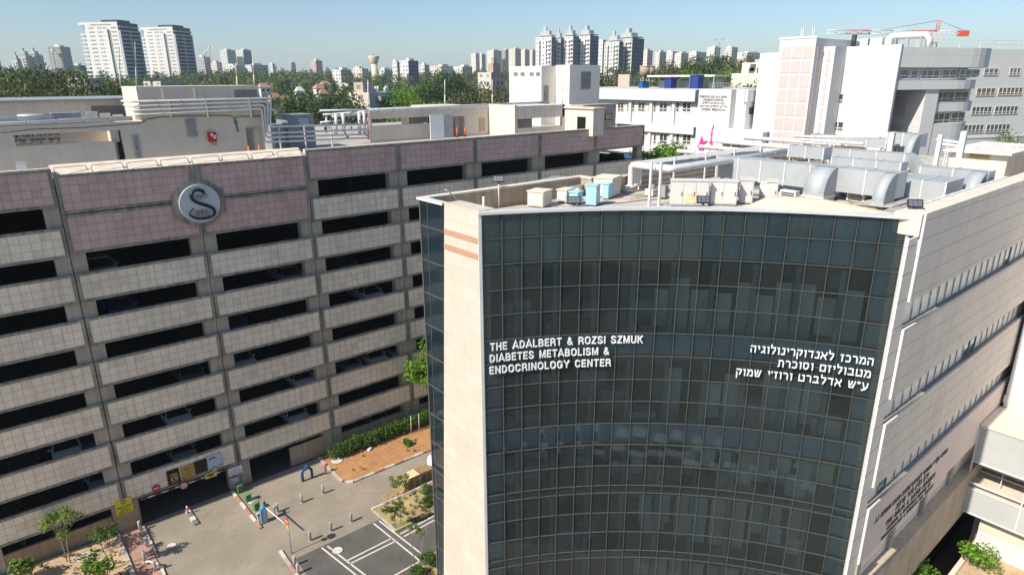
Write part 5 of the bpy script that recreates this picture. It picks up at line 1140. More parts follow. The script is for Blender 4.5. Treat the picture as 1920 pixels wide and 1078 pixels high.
# ---------------------------------------------------------------- plant rooms and pipes on the garage roof (deck 25.7)
WY = 52.3
def wp(px, py, y=WY): p = PY(px, py, y); return p.x, p.z
t = thing('roof_plant_room', 'long beige plant room on the garage roof with grey doors and a higher rear block', 'roof building', (14, WY, 25.7))
XA, XB, XC = 8.2, 10.1, 18.45
b = MB(); b.box(XB, 17.1, WY, 57.3, 25.6, 31.05).box(17.1, XC, WY+.25, 57.3, 25.6, 31.05).box(17.1, XC, WY, WY+.25, 28.05, 31.05).box(18.3, XC, WY, WY+.25, 25.6, 28.05)
b.box(XA+.5, XB, WY, 56, 25.6, 28.75); b.box(-14, XA+.5, WY, WY+.35, 28.2, 28.75); b.box(-14, XA, WY-.02, WY+.3, 25.6, 27.5); b.box(-14, 2.75, WY, WY+.32, 27.5, 28.2)
b.box(XA, XA+.5, WY, WY+.6, 27.5, 28.2) if 0 else None
b.box(-14, XB, 55.8, 56, 25.6, 28.75); b.box(-14, XB, WY+1.5, 56, 28.6, 28.74); b.box(8.1,8.6,WY+.3,54.2,25.6,28.6); b.box(-14,XA,WY+1.5,WY+1.6,25.6,28.62)
b.build('walls', M['plaster'], t)
MB().box(8.35, 8.6, WY-.04, WY-.005, 25.7, 27.45).build('drain_recess', M['black'], t)
b = MB(); stroke_text(b, heb('היחידה למדינות והנירו'), lambda x,z,o: (1.3+x, WY+1.49-o, 27.98+z), .26, 4.0, .02, .2); b.build('lettering', M['letter_d'], t); b = MB(); stroke_text(b, heb('ע”ש יעקב ארי רוזנבר'), lambda x,z,o: (1.5+x, WY+1.49-o, 27.56+z), .26, 3.8, .02, .2); b.build('lettering', M['letter_d'], t)
b = MB()
for k in range(6): x = 2.7-2.05*1+1.02*k*1.03; b.tube([(x,WY+.1,27.48),(x,WY+.1,27.68),(x+.05,WY+.1,27.74),(x+.9,WY+.1,27.74),(x+.95,WY+.1,27.68),(x+.95,WY+.1,27.48)],.025,6)
b.build('railing', M['plaster_l'], t)
def door(px0,py0,px1,py1,y,par,col='door_grey',nm='door'):
    x0,z1 = wp(px0,py0,y); x1,z0 = wp(px1,py1,y)
    f = MB().box(x0,x1,y-.05,y-.004,z0,z1).build(nm, M['frame_l'], par); MB().box(x0+.1,x1-.1,y-.08,y-.05,z0+.05,z1-.1).build('leaf', M[col], f); MB().box(x0+.14,x0+.2,y-.13,y-.08,(z0+z1)/2-.1,(z0+z1)/2).build('handle', M['dark'], f); return f
M['frame_l'] = mat('door_frame', (.46,.46,.44), .6); M['door_grey'] = mat('door_grey', (.30,.315,.315), .55); M['door_tan'] = mat('door_tan', (.29,.27,.225), .6)
door(246,253,268,299,WY,t); door(458,241,480,285,WY+.25,t,'door_tan')
x0,z1 = wp(345,222); x1,z0 = wp(372,257)
f = MB().box(x0,x1,WY-.05,WY-.004,z0,z1).build('vent_window', M['frame_l'], t); b = MB()
for k in range(9): z = z0+.08+(z1-z0-.16)*k/9; b.obb(((x0+x1)/2,WY-.06,z+.05),(x1-x0-.16,.03,.1),0,0,.5)
b.build('slats', M['door_grey'], f)
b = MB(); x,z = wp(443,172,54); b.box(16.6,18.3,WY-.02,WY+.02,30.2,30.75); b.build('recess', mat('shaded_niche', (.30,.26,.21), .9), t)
b = MB()
for xx in (11.7,13.8): b.box(xx,xx+.12,WY-.05,WY-.003,30.2,30.85)
b.build('pilaster', M['plaster_l'], t)
b = MB(); pts = [wp(0,250),wp(60,243),(wp(150,240)),wp(262,232),wp(275,224),wp(300,220),wp(350,218),wp(420,217),wp(438,219),wp(440,232)]
b.tube([(x,WY-.03,z) for x,z in pts], .022, 5); tag(b.build('cable', M['dark'], org=(8,WY,28)), 'dark cable sagging along the plant room wall', 'cable')
b = MB(); pts = [wp(438,220),wp(450,219),wp(488,218)]; b.tube([(x,WY-.05,z) for x,z in pts], .04, 6); pts = [wp(442,221),wp(443,235),wp(446,247)]; b.tube([(x,WY-.05,z) for x,z in pts], .06, 6)
tag(b.build('conduit', M['green'], org=(17,WY,28)), 'green conduit with a hanging stub beside the tan door', 'conduit')
x0,z1 = wp(388,248); x1,z0 = wp(405,265); t2 = thing('hose_cabinet', 'red fire hose cabinet on the beige plant room wall', 'hose cabinet', (x0,WY,z0)); MB().box(x0,x1,WY-.28,WY-.003,z0,z1).build('box', M['red'], t2)
b = MB(); b.box(x0+.16,x0+.3,WY-.285,WY-.281,z0+.38,z1-.08).box(x0+.34,x0+.5,WY-.285,WY-.281,z0+.2,z0+.46); b.build('notice', M['letter'], t2)
b = MB(); b.tube([(x0+.25,WY-.1,z0),(x0+.25,WY-.1,z0-.25),(x0+.5,WY-.1,z0-.25),(x0+.5,WY-.1,z0)],.025,6); b.build('feed_pipe', M['hyd'], t2)
# lagged pipes along the plant room, dropping and running on along the roof
ty = [(190,189,505,184),(198,198,499,190),(206,206,493,197),(214,214,488,204)]
for k,(ya,yb_,xr,yr) in enumerate(ty):
    y = WY-.42-.02*k; l0 = wp(262,ya,y); r0 = wp(xr,yr,y); dn = [wp(508,238,y),wp(503,250,y),wp(500,258,y),wp(498,267,y)][k]; e = [wp(690,233,y),wp(690,243,y),wp(690,252,y),wp(690,259,y)][k]
    L0 = wp(247+4*k, ya+1, y)
    pipe('roof_main_pipe', ['white pipe topmost of the four along the plant room','white pipe second from top along the plant room','white pipe third from top along the plant room','white pipe lowest of the four along the plant room'][k],
      [(L0[0]-.15,y+2.5,L0[1]),(L0[0]-.1,y+.15,L0[1]),(L0[0]+.1,y,L0[1]),(r0[0],y,r0[1]-.02),(r0[0]+.1,y,r0[1]-.12),(dn[0]-.05,y,dn[1]+.14),(dn[0]+.12,y,dn[1]),(e[0],y,e[1])], .082, 'white pipes along the plant room')
b = MB()
for px in (318,388,470): 
    a, c = wp(px,186,WY-.45), wp(px,221,WY-.45); b.box(a[0]-.03,a[0]+.03,WY-.3,WY-.003,c[1],a[1])
tag(b.build('pipe_brackets', M['steel_g'], org=(14,WY,29)), 'row of brackets carrying the four white pipes on the wall', 'bracket')
b = MB()
for px in (524,572,622): a, c = wp(px,238,WY-.45), wp(px,270,WY-.45); b.box(a[0]-.04,a[0]+.04,WY-.35,WY-.2,25.7,a[1]+.1)
tag(b.build('pipe_stand', M['white_m'], org=(24,WY,25.7)), 'row of white stands under the low pipe run', 'stand')
for k,(p0,p1,r,lb) in enumerate((((0,234),(248,222),.16,'thick white pipe along the left roof edge'),((0,226),(85,226),.11,'white pipe above the thick one at left'),((0,221),(100,219),.08,'thin white pipe at the far left roof'))):
    a, c = wp(*p0,WY+.2), wp(*p1,WY+.2); pipe('roof_pipe_run', lb, [(a[0]-8,WY+.2,a[1]),(c[0],WY+.2,c[1])], r, 'white pipes at the left roof edge')
t = thing('roof_hood', 'white folded metal hood and ladder shapes on the left roof', 'roof hood', (5,54,28.7)); a = wp(75,215,54); c = wp(108,212,54)
b = MB(); b.tube([(a[0]-1.2,54.6,28.95),(a[0]+.9,54.6,28.95)],.45,14); b.box(c[0]-.4,c[0]+1.3,54,55,28.74,29.4); b.build('hood', M['steel_g'], t)
b = MB()
for k in range(3): b.obb((c[0]+1.9+.75*k,53.6,29.2-.12*k),(.65,.06,.45),0,0,.25)
b.build('frames', M['white_m'], t)
t = thing('low_roof_block', 'low pale roof block with shaded strip opening left of the plant room', 'roof building', (4,60,25.7)); a = PY(38,207,64); c = PY(232,198,64)
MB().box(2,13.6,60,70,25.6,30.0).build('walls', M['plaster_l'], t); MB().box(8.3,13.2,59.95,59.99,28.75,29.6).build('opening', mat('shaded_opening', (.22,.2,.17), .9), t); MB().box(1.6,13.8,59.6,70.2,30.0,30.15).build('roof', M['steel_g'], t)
# grey shed and tangle of valves
t = thing('grey_shed', 'grey metal shed with sloped lean-to roof behind the pipes', 'shed', (24,56,25.7)); x0,z1 = wp(537,216,56); x1,z0 = wp(591,250,56)
MB().box(x0,x1,56,58.5,25.6,z1).build('walls', mat('shed_grey', (.27,.29,.30), .6, var=.08), t); xs,zs = wp(508,201,56)
b = MB(); b.face([(xs,55.9,zs),(x0+.3,55.9,z1+.05),(x0+.3,58.6,z1+.05),(xs,58.6,zs)]); b.face([(xs,55.9,zs-.06),(x0+.3,55.9,z1-.01),(x0+.3,55.9,z1+.05),(xs,55.9,zs)]); b.box(xs+.2,x0,56.4,58.4,25.7,z1-.8); b.build('lean_to_roof', M['steel_g'], t)
MB().box(x0+1.0,x0+1.9,55.97,55.995,z1-1.0,z1-.35).build('notice', M['signblue'], t)
rr = random.Random(4)
for k,(pa,pb) in enumerate((((600,208),(690,206)),((605,215),(650,214)),((628,214),(628,250)),((640,212),(642,248)),((655,214),(672,207)),((672,210),(674,252)),((680,208),(682,250)),((688,208),(690,262)),((612,212),(612,250)),((600,230),(640,226)))):
    a, c = wp(*pa,55), wp(*pb,55); y = 55-.1*(k % 4); r = .15 if k in (2,3,5,6) else .09
    pipe('manifold_pipe', ['top manifold pipe over the valve tangle','short manifold pipe under the top one','left fat vertical manifold pipe','second fat vertical manifold pipe','slanting manifold pipe at the bend','left of two tall white manifold risers','right of two tall white manifold risers','white manifold riser against the wall end','thin manifold upright by the shed','thin level manifold pipe by the shed'][k], [(a[0],y,a[1]),(c[0],y,c[1])], r, 'white manifold pipes', fl=False)
b = MB()
for k in range(26): x,z = wp(rr.uniform(600,690), rr.uniform(226,258), 54.6); b.obb((x,54.6+rr.uniform(-.2,.2),z),(rr.uniform(.06,.3),.1,rr.uniform(.08,.4)),0,rr.randrange(3))
tag(b.build('valves', [M['white_m'], M['dark'], M['steel_g']], org=(29,54.6,26.5)), 'cluster of small valves and fittings below the manifold', 'valves')
# long wall with slot openings, cream block, right hand rooms
W2 = 57.0
t = thing('roof_stair_building', 'long beige roof building with slot openings and cream end block', 'roof building', (40,W2,25.7))
x0,zt = wp(692,207,W2); xe,_ = wp(915,205,W2); sa,s1 = wp(697,224,W2); sb,s0 = wp(769,233,W2); sc_ = wp(806,230,W2)[0]
b = MB(); b.box(x0,sa,W2,W2+.3,25.6,zt).box(sb+.0,sc_,W2+1.2,W2+1.5,25.6,zt-.3).box(sa,sc_,W2,W2+.3,25.6,s0).box(sa,sc_,W2,W2+.3,s1,zt).box(sc_,sc_+.1,W2,W2+1.5,s0,s1).box(sb-.1,sb,W2+.2,W2+1.5,s0,s1)
dx0,dz1 = wp(849,219,W2); dx1,dz0 = wp(872,256,W2); b.box(sc_,dx0,W2,W2+.3,25.6,zt).box(dx0,dx1,W2+.9,W2+1.1,25.6,zt).box(dx0,dx1,W2,W2+.3,dz1,zt).box(dx1,xe,W2,W2+.3,25.6,zt).box(dx1,dx1+.2,W2+.3,W2+1,25.6,dz1)
b.box(dx0-.02,xe,W2+.3,W2+8,zt-.25,zt).box(x0,dx0,W2+.3,W2+3.2,zt-.25,zt-.01)
b.build('walls', M['plaster'], t)
f = MB().box(dx0+.1,dx0+.9,W2+.84,W2+.89,dz0,dz1-.2).build('door', M['door_grey'], t); MB().box(dx0+.6,dx0+.7,W2+.78,W2+.84,26.6,26.8).build('handle', M['dark'], f)
a = wp(898,222,W2); c = wp(909,246,W2); MB().box(a[0],c[0],W2-.04,W2-.004,c[1],a[1]).build('blocked_window', mat('tan_panel', (.44,.36,.25), .8), t)
c0 = PX(915,205,xe+.05); c1 = PX(965,207,xe+.05); yb = c1.y; b = MB(); b.box(xe+.05,xe+.4,yb,W2+.35,25.6,28.85)
XR = PY(1055,205,yb).x; q1 = PY(968,222,yb); q0 = PY(1052,233,yb); zs1 = q1.z-.1
b.box(xe+.4,XR+.3,yb,yb+.25,zs1,28.75).box(xe+.4,XR,yb,yb+.25,25.6,zs1-.95).box(xe+.4,XR+.3,yb+.25,W2,28.5,28.72).box(XR-.02,XR+.3,yb,yb+.35,25.6,28.75).box(xe+.4,XR,yb+5,yb+5.2,25.6,28.6)
b.build('cream_block', M['plaster_l'], t)
sx0,sz1 = wp(806,216,W2-1.2); sx1,sz0 = wp(833,258,W2-1.2)
tag(MB().box(sx0,sx1,W2-1.2,W2-1.12,25.7,sz1).build('leaning_board', M['letter'], org=(sx0,W2-1.2,25.7)), 'white board propped against the beige roof wall', 'board')
tag(MB().box(sx1+.1,dx0-.1,W2-.16,W2-.01,25.7,27.8).build('grey_locker', mat('locker_grey', (.42,.43,.43), .6), org=(sx1,W2,25.7)), 'pale grey locker between the white board and the open door', 'locker')
# rooms at the right end, stair head tower
XL = PY(1055,205,yb).x+.3; n0 = PX(1055,200,XL); n1 = PX(1113,205,XL); t = thing('roof_end_room', 'cream roof room with a black doorway at the garage end', 'roof building', (XL,n1.y,25.7))
XQ = PY(1133,205,n1.y).x; b = MB(); b.box(XL,XQ,n1.y,n0.y,25.6,n1.z); b.build('walls', M['plaster_l'], t)
a, c = PX(1083,219,XL), PX(1098,241,XL); MB().box(XL-.03,XL-.003,c.y,a.y,25.75,a.z).build('doorway', M['black'], t); MB().box(XL-.06,XL-.031,a.y,a.y+.1,25.75,a.z+.1).build('door_frame', M['white_m'], t)
MB().box(XL-.2,XQ+.2,n1.y-.2,n0.y+.2,n1.z,n1.z+.12).build('roof', M['cap'], t)
t = thing('roof_corner_box', 'small taupe roof box with a lit square window at the garage corner', 'roof building', (XQ+2,n1.y+2,26)); q = PY(1150,206,n1.y+3)
MB().box(XQ-.5,q.x,n1.y+2.6,n0.y,25.6,n1.z+.3).build('walls', mat('taupe', (.40,.335,.30), .8, var=.06), t); a, c = PY(1135,213,n1.y+2.6), PY(1147,225,n1.y+2.6)
f = MB().box(a.x,c.x,n1.y+2.54,n1.y+2.6,c.z,a.z).build('window', M['dark'], t); MB().box(a.x+.12,c.x-.12,n1.y+2.5,n1.y+2.54,c.z+.1,a.z-.1).build('pane', mat('amber_pane', (.42,.33,.12), .4), f)
XT = 58.0; a0, a1 = PX(955,140,XT), PX(1015,140,XT); Y1 = a1.y; X2 = PY(1042,140,Y1).x; a2 = PX(1068,140,X2); X3 = PY(1125,140,a2.y).x; zt = PX(1068,122,X2).z
t = thing('stair_head_tower', 'tall cream stair head tower with small vents and a grey louvred window', 'tower', (X2,a2.y,25.7))
MB().box(XT,X3,Y1,a0.y,25.6,zt-.1).build('lit_block', M['hosp_c'] if 'hosp_c' in M else M.setdefault('hosp_c', mat('cream_cladding', (.82,.76,.68), .8, var=.04, scale=.4)), t)
MB().box(X2,X3,a2.y,Y1,25.6,zt).build('front_block', M['hosp_c'], t)
b = MB()
for px in (963,976,993,1005): p, q = PX(px,136,XT), PX(px+8,143,XT); b.box(XT-.03,XT-.003,q.y,p.y,q.z,p.z)
b.build('vents', M['conc'], t)
p, q = PY(1019,161,Y1), PY(1028,192,Y1); f = MB().box(p.x,q.x,Y1-.05,Y1-.004,q.z,p.z).build('door', M['door_tan'], t); MB().box(p.x+.1,p.x+.2,Y1-.1,Y1-.05,(p.z+q.z)/2-.1,(p.z+q.z)/2+.1).build('handle', M['dark'], f)
p, q = PY(1087,134,a2.y), PY(1106,168,a2.y); f = MB().box(p.x,q.x,a2.y-.12,a2.y-.004,q.z,p.z).build('louvre_window', M['steel_g'], t)
b = MB(); w_ = q.x-p.x
for k in range(2): b.box(p.x+.1+k*w_*.5,p.x+w_*.5-.06+k*w_*.5,a2.y-.16,a2.y-.121,q.z+.15,p.z-.15)
b.build('louvre', mat('louvre_grey', (.20,.22,.225), .5), f)
# long white pipe on the roof edge, bundle on the tower side, masts
a = wp(690,208,W2-.1); c = PY(955,196,W2-.1); pipe('long_white_pipe', 'thick white pipe along top of the long beige roof wall', [(a[0]-3.5,W2+.1,a[1]-.3),(a[0]-.6,W2+.1,a[1]-.2),(a[0],W2+.1,a[1]),(c.x+6,W2+.1,c.z)], .2)
for k in range(3): a = PX(1022+9*k,198,55); pipe('pipe_bundle', ['white pipe leftmost of the bundle before the cream tower','white pipe in the middle of the bundle before the tower','white pipe rightmost of the bundle before the tower'][k], [(54.2,a.y-.6*k,a.z-.6),(54.3,a.y-.6*k,a.z-.1),(54.6,a.y-.6*k,a.z),(54.8,a.y-3.2,a.z)], .2, 'pipe bundle before the tower', fl=False)
for px,py0,py1,y,lb,mm in ((690,262,152,54,'red and white roof mast beside the valve tangle','white'),(834,200,150,58,'slim white lightning mast over the long roof wall, left one','white'),(923,200,150,58,'slim white lightning mast over the long roof wall, right one','white'),
  (965,197,150,56,'slim white mast before the cream tower left face','white'),(1055,195,143,56,'slim white mast before the cream tower front','white'),(445,162,120,56.5,'left slim mast on the plant room roof right end','plaster_l'),(477,162,112,57,'right slim mast on the plant room roof right end','plaster_l'),(256,165,78,57,'tall thin mast at the plant room left corner','steel_g'),(226,165,88,56.5,'thinner mast left of the plant room corner','steel_g')):
    a, c = PY(px,py0,y), PY(px-(3 if px<500 else 0),py1,y); t = thing('roof_mast', lb, 'mast', tuple(a), 'slim roof masts'); m_ = a.lerp(c,.45); MB().tube([a,m_],.06 if px>500 else .045,6).build('lower_pole', M['red'] if px == 690 else M[mm], t); MB().tube([m_,c],.045 if px>500 else .03,6).build('upper_pole', M[mm], t)
def mk_cone():
    r = thing('safety_post', '', 'post'); MB().tube([(0,0,0),(0,0,.05)],.16,10).build('base', M['dark'], r); MB().tube([(0,0,.04),(0,0,.95)],[.1,.06],10).build('tube', M['orange'], r); return r
sp2 = []
for px,py,y,lb in ((467,287,WY-.7,'orange post left of two before the tan roof door'),(487,285,WY-.7,'orange post right of two before the tan roof door'),(857,256,W2-.6,'orange post left of two before the open roof door'),(872,255,W2-.6,'orange post right of two before the open roof door')): p = PY(px,py,y); sp2.append(((p.x,y,25.72),lb))
copies(mk_cone, sp2, 'orange posts before the roof doors')
# bent tube guard rails lying on the coping of the emblem bays
def mk_rail():
    r = thing('guard_rail', '', 'guard rail'); MB().tube([(-.92,0,0),(-.92,.14,.30),(-.84,.18,.38),(.84,.18,.38),(.92,.14,.30),(.92,0,0)],.022,6).build('rail_tube', M['rust_d'], r)
    b = MB(); b.box(-.95,-.89,-.03,.03,0,.03).box(.89,.95,-.03,.03,0,.03); b.build('foot', M['dark'], r); return r
M['rust_d'] = mat('rail_brown', (.16,.12,.09), .6)
nm = ['leftmost','second from left','third from left','fourth from left','fourth from right','third from right','second from right','rightmost']
copies(mk_rail, [((gx(1)+1.05+2.0*k, GY+.22, 25.96), nm[k]+' bent tube guard rail on the cream coping over the emblem') for k in range(8)], 'guard rails over the emblem bays')
b = MB(); p = PY(118,318,GY+2); 
tag(b.box(2.4,2.9,GY+.6,GY+.66,25.75,26.8).build('access_hatch', M['letter'], org=(2.6,GY+.6,25.7)), 'small white framed hatch at the left end of the coping', 'hatch')

# ---------------------------------------------------------------- white hospital wing, pink panelled tower, curved block
def vwin(b, fr, X, y0, y1, z0, z1, n=2, glass=0):
    """opening in a -X wall: frame bars and panes set proud"""
    b.box(X-.02, X+.3, y0, y1, z0, z1, glass)
    for k in range(n+1): y = y0+(y1-y0)*k/n; fr.box(X-.07,X-.015,y-.05,y+.05,z0,z1)
    for z in (z0,z1,z0+(z1-z0)*.3): fr.box(X-.07,X-.015,y0,y1,z-.05,z+.05)
WX = 84.0
def wyz(px,py,X=WX): p = PX(px,py,X); return p.y, p.z
t = thing('hospital_wing', 'white hospital wing with ledges, paired windows and grey flat roof', 'hospital building', (WX,66,0))
y1,zt = wyz(1120,167); y0,_ = wyz(1311,168); Yp0 = wyz(1372,170)[0]
b = MB(); b.box(WX,106,y0,y1+14,0,zt-1.6).box(WX-.9,106,y0,y1+14,zt-1.6,zt); z2 = wyz(1230,234)[1]; b.box(WX-.6,WX,y0,y1+14,z2-1.1,z2); z3 = wyz(1230,277)[1]; b.box(WX-.6,WX,y0,y1+14,z3-1.1,z3)
for px in (1183,1222,1264): y = wyz(px,210)[0]; b.box(WX-.35,WX,y-.28,y+.28,0,zt-1.6)
b.build('walls', M['hosp'], t); MB().box(WX-.5,106,y0,y1+14,zt,zt+.05).build('roof', mat('wing_roof', (.52,.53,.52), .8, var=.1, scale=.3), t)
b = MB()
for (py,h) in ((201,1.35),(261,1.5),(308,1.4)):
    for px,w_,n in ((1164,1.6,2),(1178,.5,1),(1188,.6,1),(1203,1.7,2),(1218,.5,1),(1228,.6,1),(1244,1.8,2),(1260,.6,1),(1271,.7,1),(1288,1.8,2)):
        y,z = wyz(px,py); g_ = MB(); fr = MB(); w_ *= .8; vwin(g_, fr, WX, y-w_/2, y+w_/2, z-h/2, z+h/2, n); o = g_.build('window', M['win'] if px % 3 else M['win_warm'], t); fr.build('frame', M['frame_w'] if 'frame_w' in M else M.setdefault('frame_w', mat('frame_white', (.75,.74,.72), .5)), o)
PXX = WX-2.2
b = MB(); p0, p1 = PX(1311,168,PXX), PX(1372,170,PXX); b.box(PXX,WX+6,p1.y,p0.y,0,p0.z); b.build('pylon', M['hosp'], t)
b = MB()
for k,(s_,w_) in enumerate((('EDMOND AND LILY SAFRA',4.4),("CHILDREN'S HOSPITAL",3.4),(heb('בית החולים לילדים'),3.6),(heb('ספרא לילדים והוריהם'),4.3),('SHEBA MEDICAL',3.9))):
    c = PX(1338,181+6*k,PXX); text_on(b, s_, lambda x,z,o: (PXX-.02-abs(o), c.y-x, c.z+z-.2), .3, w_, .03, .01, 'CENTER')
b.build('lettering', mat('faint_letters', (.66,.65,.64), .6), t)
# right part of the wing: set back face, then the greyer end that turns away
e0, e1 = PX(1402,170,PXX), PX(1436,180,PXX); XN = PY(1438,180,e1.y).x
b = MB(); b.box(PXX+1.2,WX+6,e0.y,p1.y,0,p0.z); 
f0 = PX(1372,172,PXX-.6); b.box(PXX-.6,WX+4,e0.y,f0.y-1.8,wyz(1390,192,PXX)[1],p0.z); b.box(PXX-.3,WX+4,e0.y,f0.y-1.8,wyz(1385,243,PXX)[1],wyz(1390,196,PXX)[1]); b.build('end_bay', M['hosp'], t)
YE = e0.y; XK = PY(1436,180,YE).x
b = MB(); b.box(PXX-.4,XK+4,YE-.3,YE,wyz(1420,192,PXX)[1],p0.z).box(PXX-.2,XK+4,YE-.1,YE+.2,0,p0.z); g_ = MB(); p, q = PY(1405,202,YE-.1), PY(1414,214,YE-.1); b.build('end_wall', M['hosp_g'], t); g_.box(p.x,q.x,YE-.2,YE-.101,q.z,p.z); g_.build('window', M['win'], t)
c0, c1 = PX(1337,243,PXX-3), PX(1385,243,PXX-3); zc0, zc1 = PX(1360,268,PXX-3).z, c0.z
b = MB(); b.box(PXX-3,WX,c1.y-3.5,c0.y,zc0,zc1).box(PXX-2.9,PXX-2.4,c0.y-1.6,c0.y-.1,0,zc0); b.build('entrance_box', M['hosp'], t)
for k,(px,py,h,lb) in enumerate(((1315,277,3.3,'larger magenta flower silhouette low on the white pylon'),(1336,255,3.2,'slimmer magenta flower silhouette beside the entrance box'))):
    c = PX(px,py,PXX-.1); b = MB(); w_ = .9 if k == 0 else .5
    pr = [(-.05,1.0),(.12,.62),(.3,.55),(.75,.62),(.55,.42),(.3,.35),(.35,-.1),(.3,-.35),(.9,-.35),(.75,-.55),(.3,-.6),(.15,-.95),(-.25,-.98),(-.35,-.7),(-.75,-.6),(-.4,-.42),(-.3,-.1),(-.55,.1),(-.35,.3),(-.3,.5)]
    i = len(b.v); n = len(pr)
    for xx in (PXX-.12,PXX-.02): b.v += [(xx, c.y-u*w_*1.35, c.z+v*h/2) for u,v in pr]
    b.f.append([i+q for q in range(n)]); b.f.append([i+n+q for q in range(n)][::-1])
    for q in range(n): b.f.append([i+q,i+n+q,i+n+(q+1)%n,i+(q+1)%n])
    b.m += [0]*(n+2); b.s += [False]*(n+2)
    tag(b.build('flower_cutout', M['magenta'], org=(PXX-.1,c.y,c.z)), lb, 'wall decoration', 'magenta flower cutouts')
# plant on the wing roof
t = thing('wing_roof_canopy', 'flat white canopy over blue and grey plant on the wing roof', 'roof canopy', (92,64,zt)); a, c = PX(1213,145,93), PX(1340,144,93)
MB().box(93,97,c.y,a.y,a.z,a.z+.3).build('canopy', M['white'], t); b = MB()
for q in (.02,.35,.68,.98): y = c.y+(a.y-c.y)*q; b.box(93.2,93.4,y-.1,y+.1,zt,a.z)
b.build('post', M['steel_g'], t); b = MB(); b.box(95,97,c.y+1,a.y-1,zt,a.z-.6); b.build('grey_plant', M['steel_g'], t)
for k,(px,py,lb) in enumerate(((1201,159,'small bright blue box leftmost on the wing roof'),(1252,156,'dark blue box in the middle of the wing roof'),(1301,152,'dark blue panel box rightmost under the canopy'))):
    c = PX(px,py,91.5); s_ = (.7,1.1,1.3)[k]; t = thing('blue_plant_box', lb, 'plant box', (91.5,c.y,zt), 'blue boxes on the wing roof'); MB().box(91.5,93,c.y-s_*.6,c.y+s_*.6,zt,c.z+s_*.6).build('casing', M['navy'] if k else M['blue'], t); MB().box(91.4,93.1,c.y-s_*.65,c.y+s_*.65,c.z+s_*.6,c.z+s_*.6+.1).build('lid', M['navy'], t)
b = MB(); a, c = PX(1330,168,WX+.4), PX(1372,168,WX+.4)
for k in range(9): y = c.y+(a.y-c.y)*k/8; b.box(WX+.3,WX+.36,y-.03,y+.03,zt,zt+1.0)
b.box(WX+.3,WX+.36,c.y,a.y,zt+.95,zt+1.0).box(WX+.3,WX+.36,c.y,a.y,zt+.5,zt+.54); tag(b.build('roof_railing', M['steel_g'], org=(WX+.3,c.y,zt)), 'grey railing on the wing roof near the lettered pylon', 'railing')
# tower with pale pink panels
TX = 80.0; t = thing('pink_panel_tower', 'white hospital tower with columns of pale pink panels', 'hospital building', (TX,40,0))
l0, l1 = PX(1463,75,TX), PX(1531,75,TX); ztw = l0.z; XS = PY(1546,80,l1.y).x
b = MB(); b.box(TX,XS+8,l1.y,l0.y,0,ztw); m0 = PX(1432,100,TX+3); b.box(TX+3,TX+12,l0.y,m0.y+.5,0,m0.z)
s0, s1 = PX(1546,88,XS), PX(1567,88,XS); b.box(XS,XS+9,s1.y,l1.y,0,s0.z); b.build('walls', M['hosp'], t)
b = MB()
for r in range(8):
    za, zb = PX(1500,88+27*r,TX).z, PX(1500,110+27*r,TX).z
    for k in range(3): ya = l0.y-(l0.y-l1.y)*(.10+.29*k); b.box(TX-.05,TX-.003,ya-(l0.y-l1.y)*.25,ya,zb,za)
    za, zb = PX(1556,95+27*r,XS).z, PX(1556,116+27*r,XS).z; b.box(XS-.05,XS-.003,s1.y+.5,l1.y-.6,zb,za)
    x0_, x1_ = TX+.6, XS-.5; za, zb = PX(1500,88+27*r,TX).z, PX(1500,110+27*r,TX).z; b.box(x0_,x1_,l1.y-.05,l1.y-.003,zb,za)
b.build('pink_panel', M['pink_p'], t)
b = MB(); b.box(TX-.06,TX+.1,l1.y-.1,l0.y+.1,ztw,ztw+.25)
for q in (.45,.5,.75,.8): y = l1.y+(l0.y-l1.y)*(1-q); b.box(TX+1,TX+1.1,y-.05,y+.05,ztw,ztw+1.3)
b.build('parapet', M['hosp'], t)
# curved block: the lit end faces the sun, the long side is turned a little and rounds off at its far end
BXX = 84.0; YC = PX(1690,92,BXX).y; yL = PX(1568,92,BXX).y; zt = PX(1600,87,BXX).z
t = thing('curved_hospital_block', 'white hospital block with a curved projecting top storey and shaded window bands', 'hospital building', (BXX,YC,0))
b = MB(); b.box(BXX,BXX+.55,YC,yL-3.2,0,zt).box(BXX+1.0,BXX+3.5,yL-3.2,yL+.3,0,zt).box(BXX+.55,BXX+3.5,yL-3.3,yL-3.2,0,zt); b.build('lit_wall', M['hosp'], t)
for py in (131,185,237):
    p, q = PX(1562,py-9,BXX+1), PX(1580,py+9,BXX+1); g_ = MB(); fr = MB(); vwin(g_,fr,BXX+1,q.y,p.y,q.z,p.z,2); o = g_.build('window', M['win'], t); fr.build('frame', M['frame_w'], o)
ROT = math.radians(-23); UV_ = Vector((math.cos(ROT), math.sin(ROT), 0)); VV_ = Vector((-math.sin(ROT), math.cos(ROT), 0)); ORG = Vector((BXX+.58, YC+.1, 0))
def uvp(u, v): p = ORG+UV_*u+VV_*v; return (p.x, p.y)
def side_plane(v): return ORG+VV_*v
ptip = PP(1861,92,side_plane(0),VV_); UE = (ptip-ORG).dot(UV_)+5
def rounded(u0, u1, v0, v1, r, n=10): return [uvp(u0,v1),uvp(u0,v0)]+[uvp(u1-r+r*math.sin(PI/2*k/n), v0+r-r*math.cos(PI/2*k/n)) for k in range(n+1)]+[uvp(u1,v1)]
def zs(px, py, v=0): return PP(px,py,side_plane(v),VV_).z
zA, zB = zs(1760,127), zs(1700,89); r_ = 8.0; D_ = 13
def uof(px,py,v): return (PP(px,py,side_plane(v),VV_)-ORG).dot(UV_)
MB().prism(rounded(.02,UE,-.12,D_,r_), zA, zB).build('curved_top', M['hosp'], t)
MB().prism(rounded(.04,UE-2.4,.5,D_,r_), zs(1760,151), zA).build('recessed_storey', M['hosp'], t)
zl0, zl1 = zs(1760,168), zs(1760,151)
